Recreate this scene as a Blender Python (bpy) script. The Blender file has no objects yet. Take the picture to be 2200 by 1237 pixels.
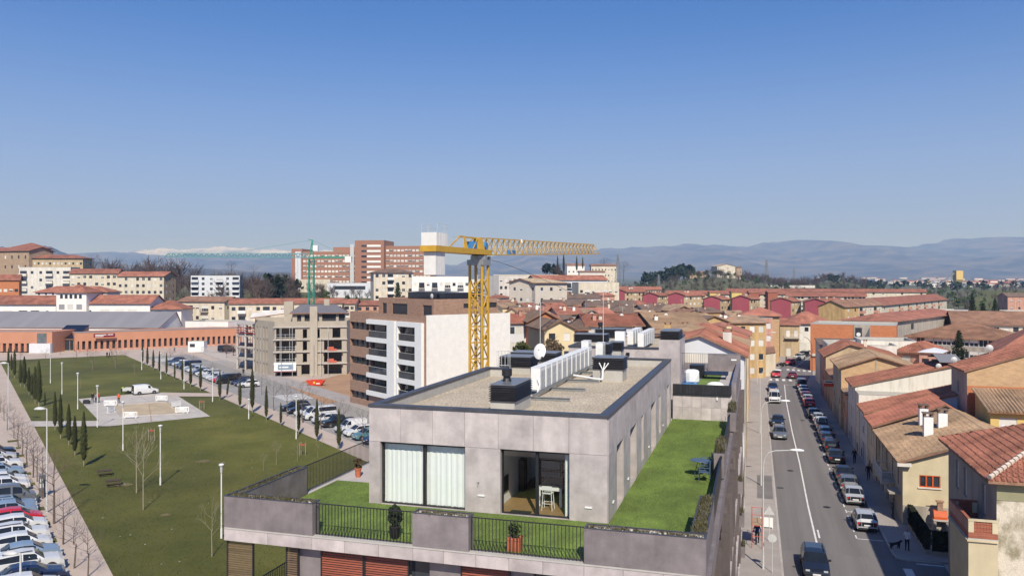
import bpy, bmesh, math, random
from math import radians as R, sin, cos, pi, hypot, atan2
from mathutils import Vector, Matrix
random.seed(7)
scene = bpy.context.scene
COL = scene.collection
# ---------------------------------------------------------------- camera
F, CX, HY, H = 1740.0, 1100.0, 604.0, 20.5      # focal length, image centre, horizon row (2200 px wide frame), eye height
cam_d = bpy.data.cameras.new('camera'); cam = bpy.data.objects.new('camera', cam_d); COL.objects.link(cam)
cam.location = (0, 0, H); cam.rotation_euler = (R(90), 0, 0)
cam_d.sensor_width = 36; cam_d.lens = 36*F/2200; cam_d.shift_y = -(618.5-HY)/2200
cam_d.clip_start = 0.5; cam_d.clip_end = 90000
scene.camera = cam
# ---------------------------------------------------------------- sky, sun, exposure
SUN_EL, SUN_AZ = 43.0, 173.0                     # sun behind the camera, a little to its right
world = bpy.data.worlds.new('World'); scene.world = world; world.use_nodes = True
wn = world.node_tree.nodes; wl = world.node_tree.links
bg = wn['Background']; sky = wn.new('ShaderNodeTexSky'); sky.sky_type = 'NISHITA'; sky.sun_disc = False
sky.sun_elevation = R(SUN_EL); sky.sun_rotation = R(SUN_AZ); sky.altitude = 400
sky.air_density = 1.0; sky.dust_density = 0.3; sky.ozone_density = 5.0
tcw = wn.new('ShaderNodeTexCoord'); lift = wn.new('ShaderNodeVectorMath'); lift.operation = 'ADD'; lift.inputs[1].default_value = (0, 0, 0.14); wl.new(tcw.outputs['Generated'], lift.inputs[0])
nrm = wn.new('ShaderNodeVectorMath'); nrm.operation = 'NORMALIZE'; wl.new(lift.outputs[0], nrm.inputs[0]); wl.new(nrm.outputs[0], sky.inputs[0])
hs = wn.new('ShaderNodeHueSaturation'); hs.inputs['Saturation'].default_value = 1.22; hs.inputs['Hue'].default_value = 0.51; wl.new(sky.outputs[0], hs.inputs['Color']); sx = wn.new('ShaderNodeSeparateXYZ'); wl.new(tcw.outputs['Generated'], sx.inputs[0]); mrz = wn.new('ShaderNodeMapRange'); mrz.interpolation_type = 'SMOOTHSTEP'; mrz.inputs['From Min'].default_value = 0.0; mrz.inputs['From Max'].default_value = 0.34; mrz.inputs['To Min'].default_value = 0.85; mrz.inputs['To Max'].default_value = 0.0; wl.new(sx.outputs[2], mrz.inputs['Value'])
low = wn.new('ShaderNodeMix'); low.data_type = 'RGBA'; low.inputs[7].default_value = (2.45,2.95,4.45,1); wl.new(mrz.outputs[0], low.inputs[0]); wl.new(hs.outputs[0], low.inputs[6]); wl.new(low.outputs[2], bg.inputs[0]); bg.inputs[1].default_value = 0.14
sd = bpy.data.lights.new('sun', 'SUN'); sd.energy = 5.0; sd.angle = R(0.5); sd.color = (1, 0.94, 0.84)
so = bpy.data.objects.new('sun', sd); COL.objects.link(so)
so.rotation_euler = (R(90-SUN_EL), 0, R(180-SUN_AZ))
scene.view_settings.view_transform = 'Standard'; scene.view_settings.look = 'None'
scene.view_settings.exposure = 0.15; scene.view_settings.gamma = 1.0; scene.view_settings.use_curve_mapping = False
scene.render.engine = 'CYCLES'
cy = scene.cycles; cy.max_bounces = 6; cy.diffuse_bounces = 3; cy.glossy_bounces = 3; cy.transmission_bounces = 5
cy.volume_bounces = 0; cy.transparent_max_bounces = 8; cy.use_denoising = True; cy.caustics_reflective = False; cy.caustics_refractive = False
# ---------------------------------------------------------------- frames
AZ = R(16.8)                                     # heading of the street
U = (cos(AZ), -sin(AZ)); V = (sin(AZ), cos(AZ)); C0 = (3.41, 28.93)
def W(u, v, z=0.0): return Vector((C0[0]+u*U[0]+v*V[0], C0[1]+u*U[1]+v*V[1], z))
def uvof(p):
    dx, dy = p[0]-C0[0], p[1]-C0[1]; return dx*U[0]+dy*U[1], dx*V[0]+dy*V[1]
def G(px, py, z=0.0):                            # where a sight line meets the level z
    d = (H-z)*F/(py-HY); return Vector(((px-CX)*d/F, d, z))
def D(px, d, z=0.0): return Vector(((px-CX)*d/F, d, z))
def ZZ(py, d): return H-(py-HY)*d/F
# ---------------------------------------------------------------- objects
def link(o, parent=None):
    COL.objects.link(o)
    if parent is not None: o.parent = parent
    return o
def tag(o, label, cat, group=None):
    o['label'] = label; o['category'] = cat
    if group: o['group'] = group
    return o
def struct(o): o['kind'] = 'structure'; return o
def stuff(o): o['kind'] = 'stuff'; return o
def thing(name, label, cat, loc=(0,0,0), rz=0.0, group=None):
    o = bpy.data.objects.new(name, None); o.empty_display_size = 0.2; link(o)
    o.location = loc; o.rotation_euler = (0, 0, rz); return tag(o, label, cat, group)
def inst(me, name, parent=None, loc=(0,0,0), rz=0.0, sc=None):
    o = link(bpy.data.objects.new(name, me), parent); o.location = loc; o.rotation_euler = (0, 0, rz)
    if sc is not None: o.scale = sc if hasattr(sc, '__len__') else (sc, sc, sc)
    return o
def clone(root, loc, rz, label=None, group=None, sc=None):
    r = root.copy(); COL.objects.link(r); r.location = loc; r.rotation_euler = (0, 0, rz)
    if sc is not None: r.scale = sc if hasattr(sc, '__len__') else (sc, sc, sc)
    if label: r['label'] = label
    if group: r['group'] = group
    for ch in list(root.children):
        c = ch.copy(); COL.objects.link(c); c.parent = r
        for g in ch.children:
            d = g.copy(); COL.objects.link(d); d.parent = c
    return r
class MB:
    def __init__(s): s.v = []; s.f = []; s.m = []
    def quad(s, a, b, c, d, mi=0):
        n = len(s.v); s.v += [tuple(a), tuple(b), tuple(c), tuple(d)]; s.f.append((n, n+1, n+2, n+3)); s.m.append(mi); return s
    def tri(s, a, b, c, mi=0):
        n = len(s.v); s.v += [tuple(a), tuple(b), tuple(c)]; s.f.append((n, n+1, n+2)); s.m.append(mi); return s
    def poly(s, pts, mi=0):
        n = len(s.v); s.v += [tuple(p) for p in pts]; s.f.append(tuple(range(n, n+len(pts)))); s.m.append(mi); return s
    def box(s, x0, x1, y0, y1, z0, z1, mi=0):
        n = len(s.v)
        s.v += [(x0,y0,z0),(x1,y0,z0),(x1,y1,z0),(x0,y1,z0),(x0,y0,z1),(x1,y0,z1),(x1,y1,z1),(x0,y1,z1)]
        s.f += [(n,n+3,n+2,n+1),(n+4,n+5,n+6,n+7),(n,n+1,n+5,n+4),(n+1,n+2,n+6,n+5),(n+2,n+3,n+7,n+6),(n+3,n,n+4,n+7)]
        s.m += [mi]*6; return s
    def prism(s, poly, z0, z1, mi=0):            # poly counter-clockwise (x, y)
        n = len(s.v); k = len(poly)
        s.v += [(p[0], p[1], z0) for p in poly] + [(p[0], p[1], z1) for p in poly]
        s.f.append(tuple(range(n+k-1, n-1, -1))); s.f.append(tuple(range(n+k, n+2*k))); s.m += [mi, mi]
        for i in range(k):
            j = (i+1) % k; s.f.append((n+i, n+j, n+k+j, n+k+i)); s.m.append(mi)
        return s
    def xprism(s, prof, x0, x1, mi=0):           # profile (y, z) swept along x
        n = len(s.v); k = len(prof)
        s.v += [(x0, p[0], p[1]) for p in prof] + [(x1, p[0], p[1]) for p in prof]
        s.f.append(tuple(range(n+k-1, n-1, -1))); s.f.append(tuple(range(n+k, n+2*k))); s.m += [mi, mi]
        for i in range(k):
            j = (i+1) % k; s.f.append((n+i, n+j, n+k+j, n+k+i)); s.m.append(mi)
        return s
    def tube(s, p0, p1, r0, r1=None, k=6, mi=0, cap=True):
        r1 = r0 if r1 is None else r1; p0 = Vector(p0); p1 = Vector(p1); d = (p1-p0)
        if d.length < 1e-6: return s
        d.normalize(); a = d.orthogonal().normalized(); b = d.cross(a); n = len(s.v)
        for p, r in ((p0, r0), (p1, r1)):
            for i in range(k):
                t = 2*pi*i/k; s.v.append(tuple(p+a*(r*cos(t))+b*(r*sin(t))))
        for i in range(k):
            j = (i+1) % k; s.f.append((n+i, n+j, n+k+j, n+k+i)); s.m.append(mi)
        if cap: s.f.append(tuple(range(n+k-1, n-1, -1))); s.f.append(tuple(range(n+k, n+2*k))); s.m += [mi, mi]
        return s
    def bar(s, p0, p1, w, mi=0): return s.tube(p0, p1, w*0.707, None, 4, mi)
    def lathe(s, prof, k=12, c=(0,0), mi=0):     # (r, z) profile, bottom to top
        n = len(s.v)
        for r, z in prof:
            for i in range(k):
                t = 2*pi*i/k; s.v.append((c[0]+r*cos(t), c[1]+r*sin(t), z))
        for q in range(len(prof)-1):
            for i in range(k):
                j = (i+1) % k; s.f.append((n+q*k+i, n+q*k+j, n+(q+1)*k+j, n+(q+1)*k+i)); s.m.append(mi)
        s.f.append(tuple(range(n+k-1, n-1, -1))); s.m.append(mi)
        e = n+(len(prof)-1)*k; s.f.append(tuple(range(e, e+k))); s.m.append(mi); return s
    def wall(s, p0, p1, z0, z1, ops=(), dep=0.2, mi=0, mr=None):
        """a wall face from p0 to p1 (outside on the right hand) with real openings (s0, s1, za, zb) and their reveals"""
        mr = mi if mr is None else mr
        dx, dy = p1[0]-p0[0], p1[1]-p0[1]; Ln = hypot(dx, dy); dx /= Ln; dy /= Ln; nx, ny = -dy, dx   # inward
        def pt(a, z, q=0.0): return (p0[0]+dx*a+nx*q, p0[1]+dy*a+ny*q, z)
        xs = sorted(set([0.0, Ln]+[o[0] for o in ops]+[o[1] for o in ops])); zs = sorted(set([z0, z1]+[o[2] for o in ops]+[o[3] for o in ops]))
        xs = [x for x in xs if -1e-6 <= x <= Ln+1e-6]; zs = [z for z in zs if z0-1e-6 <= z <= z1+1e-6]
        for j in range(len(zs)-1):
            run = None
            for i in range(len(xs)-1):
                xm = (xs[i]+xs[i+1])/2; zm = (zs[j]+zs[j+1])/2
                hole = any(o[0] < xm < o[1] and o[2] < zm < o[3] for o in ops)
                if not hole and run is None: run = xs[i]
                if hole and run is not None: s.quad(pt(run,zs[j]), pt(xs[i],zs[j]), pt(xs[i],zs[j+1]), pt(run,zs[j+1]), mi); run = None
            if run is not None: s.quad(pt(run,zs[j]), pt(Ln,zs[j]), pt(Ln,zs[j+1]), pt(run,zs[j+1]), mi)
        for o in ops:
            a, b, c, d = o[:4]
            s.quad(pt(a,c), pt(a,d), pt(a,d,dep), pt(a,c,dep), mr); s.quad(pt(b,d), pt(b,c), pt(b,c,dep), pt(b,d,dep), mr)
            s.quad(pt(a,d), pt(b,d), pt(b,d,dep), pt(a,d,dep), mr); s.quad(pt(b,c), pt(a,c), pt(a,c,dep), pt(b,c,dep), mr)
        return s
    def mesh(s, name, mats, smooth=False):
        me = bpy.data.meshes.new(name); me.from_pydata(s.v, [], s.f)
        mats = mats if isinstance(mats, (list, tuple)) else [mats]
        for m in mats: me.materials.append(M[m] if isinstance(m, str) else m)
        me.polygons.foreach_set('material_index', s.m)
        if smooth: me.polygons.foreach_set('use_smooth', [True]*len(me.polygons))
        me.update(); return me
    def ob(s, name, mats, parent=None, loc=(0,0,0), rz=0.0, smooth=False):
        return inst(s.mesh(name, mats, smooth), name, parent, loc, rz)
# ---------------------------------------------------------------- materials
M = {}
def mat(name, col, rough=0.85, var=0.12, scale=1.5, bump=0.0, bscale=40.0, metal=0.0, rnd=0.0, spec=0.5, col2=None, stretch=(1,1,1), fine=0.0, thr=None, coat=0.0, over=None):
    m = bpy.data.materials.new(name); m.use_nodes = True; nt = m.node_tree; N = nt.nodes; Lk = nt.links
    b = N['Principled BSDF']; b.inputs['Roughness'].default_value = rough; b.inputs['Metallic'].default_value = metal
    b.inputs['Specular IOR Level'].default_value = spec; b.inputs['Coat Weight'].default_value = coat
    tc = N.new('ShaderNodeTexCoord'); mp = N.new('ShaderNodeMapping'); Lk.new(tc.outputs['Object'], mp.inputs[0]); mp.inputs['Scale'].default_value = stretch
    oi = N.new('ShaderNodeObjectInfo')
    ad = N.new('ShaderNodeVectorMath'); ad.operation = 'MULTIPLY_ADD'; Lk.new(oi.outputs['Random'], ad.inputs[0]); ad.inputs[1].default_value = (37, 53, 71); Lk.new(mp.outputs[0], ad.inputs[2])
    no = N.new('ShaderNodeTexNoise'); no.inputs['Scale'].default_value = scale; no.inputs['Detail'].default_value = 6; no.inputs['Roughness'].default_value = 0.62; Lk.new(ad.outputs[0], no.inputs['Vector'])
    cr = N.new('ShaderNodeMix'); cr.data_type = 'RGBA'
    mr = N.new('ShaderNodeMapRange'); mr.inputs['From Min'].default_value, mr.inputs['From Max'].default_value = thr or (0.3, 0.7); Lk.new(no.outputs['Fac'], mr.inputs['Value'])
    Lk.new(mr.outputs[0], cr.inputs[0])
    c = Vector(col); lo = c*(1-var); hi = c*(1+var) if col2 is None else Vector(col2)
    if col2 is not None: lo = c
    cr.inputs[6].default_value = (*lo, 1); cr.inputs[7].default_value = (*hi, 1)
    out = cr.outputs[2]
    if fine:
        n2 = N.new('ShaderNodeTexNoise'); n2.inputs['Scale'].default_value = bscale; n2.inputs['Detail'].default_value = 3; Lk.new(ad.outputs[0], n2.inputs['Vector'])
        m2 = N.new('ShaderNodeMapRange'); m2.inputs['From Min'].default_value = 0.3; m2.inputs['From Max'].default_value = 0.7; m2.inputs['To Min'].default_value = 1-fine; m2.inputs['To Max'].default_value = 1+fine; Lk.new(n2.outputs['Fac'], m2.inputs['Value'])
        x = N.new('ShaderNodeVectorMath'); x.operation = 'SCALE'; Lk.new(out, x.inputs[0]); Lk.new(m2.outputs[0], x.inputs['Scale']); out = x.outputs[0]
    if over:                                   # a second, differently stretched tone (rain streaks, worn or dry areas)
        mo = N.new('ShaderNodeMapping'); mo.inputs['Scale'].default_value = over[0]; Lk.new(tc.outputs['Object'], mo.inputs[0]); n4 = N.new('ShaderNodeTexNoise'); n4.inputs['Scale'].default_value = 1.0; n4.inputs['Detail'].default_value = 5; Lk.new(mo.outputs[0], n4.inputs['Vector'])
        m4 = N.new('ShaderNodeMapRange'); m4.inputs['From Min'].default_value = 0.38; m4.inputs['From Max'].default_value = 0.66; m4.inputs['To Min'].default_value = 1+over[1]*0.4; m4.inputs['To Max'].default_value = 1-over[1]; Lk.new(n4.outputs['Fac'], m4.inputs['Value'])
        x = N.new('ShaderNodeVectorMath'); x.operation = 'SCALE'; Lk.new(out, x.inputs[0]); Lk.new(m4.outputs[0], x.inputs['Scale']); out = x.outputs[0]
    if rnd:
        m3 = N.new('ShaderNodeMapRange'); m3.inputs['To Min'].default_value = 1-rnd; m3.inputs['To Max'].default_value = 1+rnd; Lk.new(oi.outputs['Random'], m3.inputs['Value'])
        x = N.new('ShaderNodeVectorMath'); x.operation = 'SCALE'; Lk.new(out, x.inputs[0]); Lk.new(m3.outputs[0], x.inputs['Scale']); out = x.outputs[0]
    Lk.new(out, b.inputs['Base Color'])
    if bump:
        bn = N.new('ShaderNodeTexNoise'); bn.inputs['Scale'].default_value = bscale; bn.inputs['Detail'].default_value = 4; Lk.new(ad.outputs[0], bn.inputs['Vector'])
        bp = N.new('ShaderNodeBump'); bp.inputs['Strength'].default_value = bump; bp.inputs['Distance'].default_value = 0.05; Lk.new(bn.outputs['Fac'], bp.inputs['Height']); Lk.new(bp.outputs[0], b.inputs['Normal'])
    M[name] = m; return m
def brickmat(name, c1, c2, mortar, sx=0.5, rough=0.9, var=0.2):
    """fine brickwork too far off to tell single bricks apart: colour and joint grain only"""
    m = mat(name, c1, rough, 0.30, 1.6, 0, 14, fine=0.16, stretch=(1,1,2.2)); nt = m.node_tree; N = nt.nodes; Lk = nt.links; b = N['Principled BSDF']
    tc = N.new('ShaderNodeTexCoord'); sp = N.new('ShaderNodeSeparateXYZ'); Lk.new(tc.outputs['Object'], sp.inputs[0])
    ad = N.new('ShaderNodeMath'); ad.operation = 'ADD'; Lk.new(sp.outputs[0], ad.inputs[0]); Lk.new(sp.outputs[1], ad.inputs[1])
    cb = N.new('ShaderNodeCombineXYZ'); Lk.new(ad.outputs[0], cb.inputs[0]); Lk.new(sp.outputs[2], cb.inputs[1])
    bt = N.new('ShaderNodeTexBrick'); Lk.new(cb.outputs[0], bt.inputs['Vector']); bt.inputs['Color1'].default_value = (*c1, 1); bt.inputs['Color2'].default_value = (*c2, 1); bt.inputs['Mortar'].default_value = (*mortar, 1)
    bt.inputs['Scale'].default_value = 1.0; bt.inputs['Brick Width'].default_value = sx; bt.inputs['Row Height'].default_value = sx*0.28; bt.inputs['Mortar Size'].default_value = sx*0.02; bt.inputs['Bias'].default_value = -0.1
    old = b.inputs['Base Color'].links[0].from_socket
    mx = N.new('ShaderNodeMix'); mx.data_type = 'RGBA'; mx.inputs[0].default_value = 0.45; Lk.new(old, mx.inputs[6]); Lk.new(bt.outputs['Color'], mx.inputs[7]); Lk.new(mx.outputs[2], b.inputs['Base Color'])
    return m
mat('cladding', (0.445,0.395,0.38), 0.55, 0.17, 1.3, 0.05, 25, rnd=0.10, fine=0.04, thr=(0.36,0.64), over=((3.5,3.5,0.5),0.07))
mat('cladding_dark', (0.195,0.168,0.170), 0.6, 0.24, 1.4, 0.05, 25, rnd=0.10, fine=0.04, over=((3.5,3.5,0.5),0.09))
mat('coping', (0.055,0.057,0.068), 0.45, 0.25, 2.5)
mat('black_metal', (0.016,0.016,0.018), 0.45, 0.2, 5)
mat('louvre', (0.022,0.022,0.026), 0.5, 0.3, 3, rnd=0.2)
mat('gravel', (0.44,0.37,0.275), 0.95, 0.16, 0.6, 0.9, 11, fine=0.42)
mat('render_grey', (0.42,0.40,0.36), 0.9, 0.12, 2)
mat('turf', (0.128,0.188,0.032), 0.9, 0.34, 1.1, 0.8, 26, fine=0.34, stretch=(1,0.6,1), over=((0.5,0.35,1),0.20))
mat('hood_grey', (0.15,0.155,0.17), 0.3, 0.15, 3); mat('grass_dry', (0.155,0.125,0.055), 1, 0.3, 1.2, 0.4, 12, fine=0.3)
mat('paving', (0.44,0.40,0.38), 0.85, 0.08, 1.5)
mat('white_paint', (0.78,0.78,0.76), 0.5, 0.05, 2, rnd=0.03)
mat('ac_white', (0.72,0.72,0.70), 0.45, 0.06, 3, rnd=0.04)
mat('grille', (0.40,0.41,0.42), 0.5, 0.2, 6)
mat('steel', (0.30,0.31,0.31), 0.45, 0.15, 4, metal=0.4)
mat('shutter_wood', (0.24,0.062,0.030), 0.6, 0.25, 3, rnd=0.15, stretch=(0.3,1,6))
mat('fin', (0.105,0.085,0.08), 0.65, 0.2, 2, rnd=0.25)
mat('soil', (0.06,0.045,0.03), 1, 0.4, 8)
mat('pebble', (0.5,0.47,0.42), 0.9, 0.35, 14)
mat('terracotta', (0.45,0.13,0.06), 0.8, 0.15, 6)
mat('curtain', (0.86,0.87,0.85), 0.9, 0.03, 2)
mat('wood_floor', (0.30,0.185,0.085), 0.5, 0.25, 3, stretch=(1,6,1))
mat('wall_white', (0.86,0.86,0.84), 0.8, 0.04, 2)
mat('black_plastic', (0.012,0.012,0.013), 0.4, 0.2, 5)
mat('dark_wood', (0.075,0.045,0.025), 0.6, 0.3, 4)
mat('chair_blue', (0.07,0.11,0.17), 0.5, 0.1, 5)
mat('bag_white', (0.70,0.70,0.70), 0.8, 0.1, 3, 0.3, 8)
mat('tarp_blue', (0.04,0.19,0.42), 0.6, 0.2, 4)
mat('asphalt', (0.165,0.152,0.15), 0.95, 0.17, 0.3, 0.3, 60, fine=0.12)
mat('asphalt_street', (0.165,0.152,0.15), 0.95, 0.17, 0.9, 0.3, 60, fine=0.10, stretch=(1.0,0.035,1))
mat('asphalt_pale', (0.27,0.255,0.24), 0.95, 0.10, 0.2, 0.2, 60, fine=0.08)
mat('pavement', (0.33,0.295,0.275), 0.95, 0.12, 0.5, 0.15, 40, fine=0.08)
mat('path', (0.44,0.355,0.295), 0.95, 0.10, 0.3, 0.15, 30, fine=0.08)
mat('kerb', (0.40,0.37,0.345), 0.9, 0.12, 1, rnd=0.05)
mat('marking', (0.66,0.65,0.63), 0.8, 0.18, 2.5)
mat('concrete', (0.43,0.39,0.35), 0.9, 0.12, 0.6, 0.1, 30, rnd=0.04)
mat('grass', (0.068,0.076,0.006), 1, 0.3, 0.14, 0.5, 25, fine=0.3, col2=(0.128,0.120,0.020), thr=(0.35,0.72), over=((0.045,0.045,1),0.28))
mat('dirt', (0.36,0.215,0.125), 1, 0.18, 0.25, 0.3, 20, fine=0.1)
mat('galv', (0.50,0.50,0.49), 0.5, 0.1, 3)
mat('lamp_white', (0.72,0.72,0.70), 0.4, 0.04, 3)
# glass: dark reflecting panes for windows seen from far, clear glass for the near room
def glassmat(name, col, rough=0.06, tr=0.0):
    m = mat(name, col, rough, 0.3, 0.8, rnd=0.35); b = m.node_tree.nodes['Principled BSDF']; b.inputs['Transmission Weight'].default_value = tr; b.inputs['IOR'].default_value = 1.5; return m
glassmat('pane', (0.035,0.042,0.052)); glassmat('pane_grey', (0.13,0.15,0.16))
g = bpy.data.materials.new('clear_glass'); g.use_nodes = True; N = g.node_tree.nodes; Lk = g.node_tree.links; N.remove(N['Principled BSDF'])
tr = N.new('ShaderNodeBsdfTransparent'); tr.inputs[0].default_value = (0.97,0.985,0.98,1); gl = N.new('ShaderNodeBsdfGlossy'); gl.inputs['Roughness'].default_value = 0.02
fr0 = N.new('ShaderNodeLayerWeight'); fr0.inputs[0].default_value = 0.5; fp = N.new('ShaderNodeMath'); fp.operation = 'POWER'; fp.inputs[1].default_value = 4.0; Lk.new(fr0.outputs['Facing'], fp.inputs[0]); fr = N.new('ShaderNodeMath'); fr.operation = 'ADD'; fr.inputs[1].default_value = 0.05; fr.use_clamp = True; Lk.new(fp.outputs[0], fr.inputs[0]); mx = N.new('ShaderNodeMixShader'); Lk.new(fr.outputs[0], mx.inputs[0]); Lk.new(tr.outputs[0], mx.inputs[1]); Lk.new(gl.outputs[0], mx.inputs[2]); Lk.new(mx.outputs[0], N['Material Output'].inputs[0]); M['clear_glass'] = g
mat('frame_white', (0.72,0.71,0.68), 0.6, 0.05, 3); mat('frame_brown', (0.085,0.05,0.032), 0.6, 0.2, 3); mat('frame_dark', (0.03,0.03,0.032), 0.5, 0.2, 3)
mat('blind', (0.60,0.58,0.53), 0.7, 0.06, 3, rnd=0.15); mat('blind_grey', (0.27,0.27,0.28), 0.7, 0.06, 3, rnd=0.15)
# walls and roofs of the town
mat('wall_cream', (0.60,0.53,0.42), 0.9, 0.08, 0.5, rnd=0.05, over=((0.9,0.9,0.12),0.14)); mat('wall_pale', (0.64,0.60,0.54), 0.9, 0.07, 0.5, rnd=0.05, over=((0.9,0.9,0.12),0.14))
mat('wall_bright', (0.76,0.72,0.68), 0.9, 0.06, 0.5); mat('wall_bluegrey', (0.60,0.61,0.64), 0.9, 0.05, 0.5)
mat('wall_ochre', (0.50,0.33,0.15), 0.9, 0.12, 0.6, over=((1.2,1.2,0.15),0.20)); mat('wall_sand', (0.46,0.35,0.22), 0.9, 0.12, 0.6, over=((1.2,1.2,0.15),0.20)); mat('wall_yellow', (0.62,0.45,0.16), 0.9, 0.1, 0.5)
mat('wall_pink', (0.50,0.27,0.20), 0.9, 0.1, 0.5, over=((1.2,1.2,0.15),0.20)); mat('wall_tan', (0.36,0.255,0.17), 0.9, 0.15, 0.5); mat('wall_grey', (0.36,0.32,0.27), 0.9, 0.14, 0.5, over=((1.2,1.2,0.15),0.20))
mat('wall_purple', (0.30,0.065,0.085), 0.9, 0.08, 0.3, rnd=0.06); mat('stain_wall', (0.60,0.54,0.44), 0.95, 0.1, 1.1, 0.2, 20, col2=(0.26,0.23,0.15), thr=(0.46,0.66), fine=0.15, stretch=(1,1,0.8))
mat('wall_shade_olive', (0.27,0.26,0.155), 0.9, 0.12, 0.8); mat('wall_cream2', (0.55,0.47,0.31), 0.9, 0.1, 0.7, fine=0.04, over=((1.2,1.2,0.5),0.09))
mat('wall_white_dirty', (0.68,0.64,0.56), 0.9, 0.12, 0.7, col2=(0.50,0.46,0.38), thr=(0.5,0.75), stretch=(2.5,2.5,0.35))
mat('beige_concrete', (0.385,0.335,0.27), 0.9, 0.10, 0.5, rnd=0.03)
brickmat('brick_brown', (0.29,0.17,0.115), (0.40,0.26,0.18), (0.42,0.35,0.29), 0.6); brickmat('brick_red', (0.30,0.095,0.055), (0.35,0.12,0.07), (0.36,0.2,0.14), 0.8)
brickmat('brick_hospital', (0.30,0.145,0.095), (0.36,0.18,0.12), (0.36,0.22,0.16), 0.8); brickmat('brick_orange', (0.46,0.16,0.065), (0.50,0.20,0.09), (0.46,0.27,0.16), 0.5); brickmat('brick_tan', (0.46,0.295,0.155), (0.55,0.37,0.215), (0.54,0.44,0.32), 0.5)
mat('wall_butter', (0.62,0.51,0.31), 0.9, 0.08, 0.5); mat('wall_beige', (0.52,0.465,0.39), 0.9, 0.08, 0.5)
mat('brick_school', (0.46,0.215,0.13), 0.9, 0.08, 0.3)
mat('tile_red', (0.30,0.118,0.074), 0.9, 0.36, 0.6, 0.35, 6, fine=0.2, stretch=(1,1,1), over=((0.22,0.22,0.4),0.24), rnd=0.12); mat('tile_brown', (0.26,0.14,0.088), 0.92, 0.3, 0.5, 0.3, 6, fine=0.2, over=((0.22,0.22,0.4),0.24), rnd=0.12); mat('tile_dusty', (0.33,0.22,0.135), 0.93, 0.28, 0.6, 0.3, 6, fine=0.22, over=((0.22,0.22,0.4),0.24), rnd=0.12)
mat('tile_pink', (0.34,0.13,0.085), 0.92, 0.25, 0.5, 0.3, 6, fine=0.18, over=((0.22,0.22,0.4),0.24), rnd=0.12); mat('tile_dark', (0.155,0.105,0.078), 0.93, 0.3, 0.5, 0.3, 6, fine=0.2)
mat('tile_white', (0.55,0.46,0.38), 0.9, 0.2, 2); mat('roof_grey', (0.21,0.205,0.215), 0.7, 0.10, 0.2, stretch=(1,0.2,0.2)); mat('roof_slate', (0.145,0.14,0.155), 0.7, 0.1, 0.4)
mat('solar', (0.012,0.013,0.018), 0.2, 0.2, 1)
# vegetation
mat('cypress', (0.042,0.052,0.013), 1, 0.4, 0.8, rnd=0.25); mat('cypress_core', (0.035,0.030,0.012), 1, 0.3, 1); mat('leaf', (0.052,0.075,0.018), 1, 0.35, 0.8, rnd=0.3); mat('leaf_light', (0.095,0.11,0.03), 1, 0.3, 0.8, rnd=0.2); mat('leaf_dark', (0.018,0.032,0.012), 1, 0.35, 0.8, rnd=0.25)
mat('leaf_dry', (0.115,0.082,0.045), 1, 0.3, 0.8, rnd=0.2); mat('bark', (0.12,0.09,0.07), 1, 0.25, 3, rnd=0.2); mat('bark_pale', (0.27,0.235,0.17), 1, 0.2, 3); mat('twig', (0.115,0.082,0.066), 1, 0.25, 1, rnd=0.2)
# paint
for nm, c in dict(white=(0.62,0.62,0.62), silver=(0.42,0.43,0.45), grey=(0.12,0.125,0.135), black=(0.012,0.012,0.014), navy=(0.012,0.02,0.06), blue=(0.055,0.085,0.14), red=(0.5,0.012,0.02), maroon=(0.17,0.01,0.02), teal=(0.10,0.20,0.22), sky=(0.20,0.27,0.36), brown=(0.10,0.07,0.06)).items():
    mat('car_'+nm, c, 0.28, 0.03, 2, coat=0.6)
mat('tyre', (0.012,0.012,0.012), 0.9, 0.2, 5); mat('rim', (0.35,0.35,0.36), 0.35, 0.1, 5, metal=0.6); mat('car_glass', (0.014,0.017,0.021), 0.07, 0.2, 2); mat('trim', (0.018,0.018,0.019), 0.7, 0.1, 3)
mat('head_light', (0.42,0.44,0.46), 0.1, 0.05, 4); mat('tail_light', (0.40,0.012,0.012), 0.2, 0.05, 4); mat('plate', (0.7,0.7,0.68), 0.5, 0.03, 3)
mat('crane_yellow', (0.52,0.30,0.025), 0.55, 0.14, 2, fine=0.06); mat('crane_white', (0.70,0.68,0.64), 0.85, 0.07, 1, rnd=0.04); mat('crane_green', (0.03,0.24,0.17), 0.6, 0.12, 2); mat('crane_teal', (0.10,0.25,0.27), 0.6, 0.12, 2)
mat('skip_red', (0.56,0.045,0.015), 0.6, 0.1, 2); mat('orange_net', (0.42,0.09,0.05), 0.8, 0.15, 3); mat('prop_red', (0.32,0.04,0.03), 0.7, 0.2, 3)
mat('yellow_door', (0.62,0.45,0.035), 0.6, 0.06, 2); mat('shutter_orange', (0.52,0.085,0.012), 0.6, 0.1, 3)
# ================================================================ near apartment building with penthouse terrace
T = 11.86
B = thing('apartment_building', 'grey panelled apartment building with penthouse and lawn terrace in the foreground', 'building', W(0,0), -AZ)
def part(name, mats, mb, parent=None, **k): return mb.ob(name, mats, parent or B, **k)
def panel_row(y, segs, z0, z1, m='cladding', th=0.03, gap=0.006):
    for a, b in segs: part('cladding_panel', m, MB().box(a+gap, b-gap, y-th, y, z0+gap, z1-gap))
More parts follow.
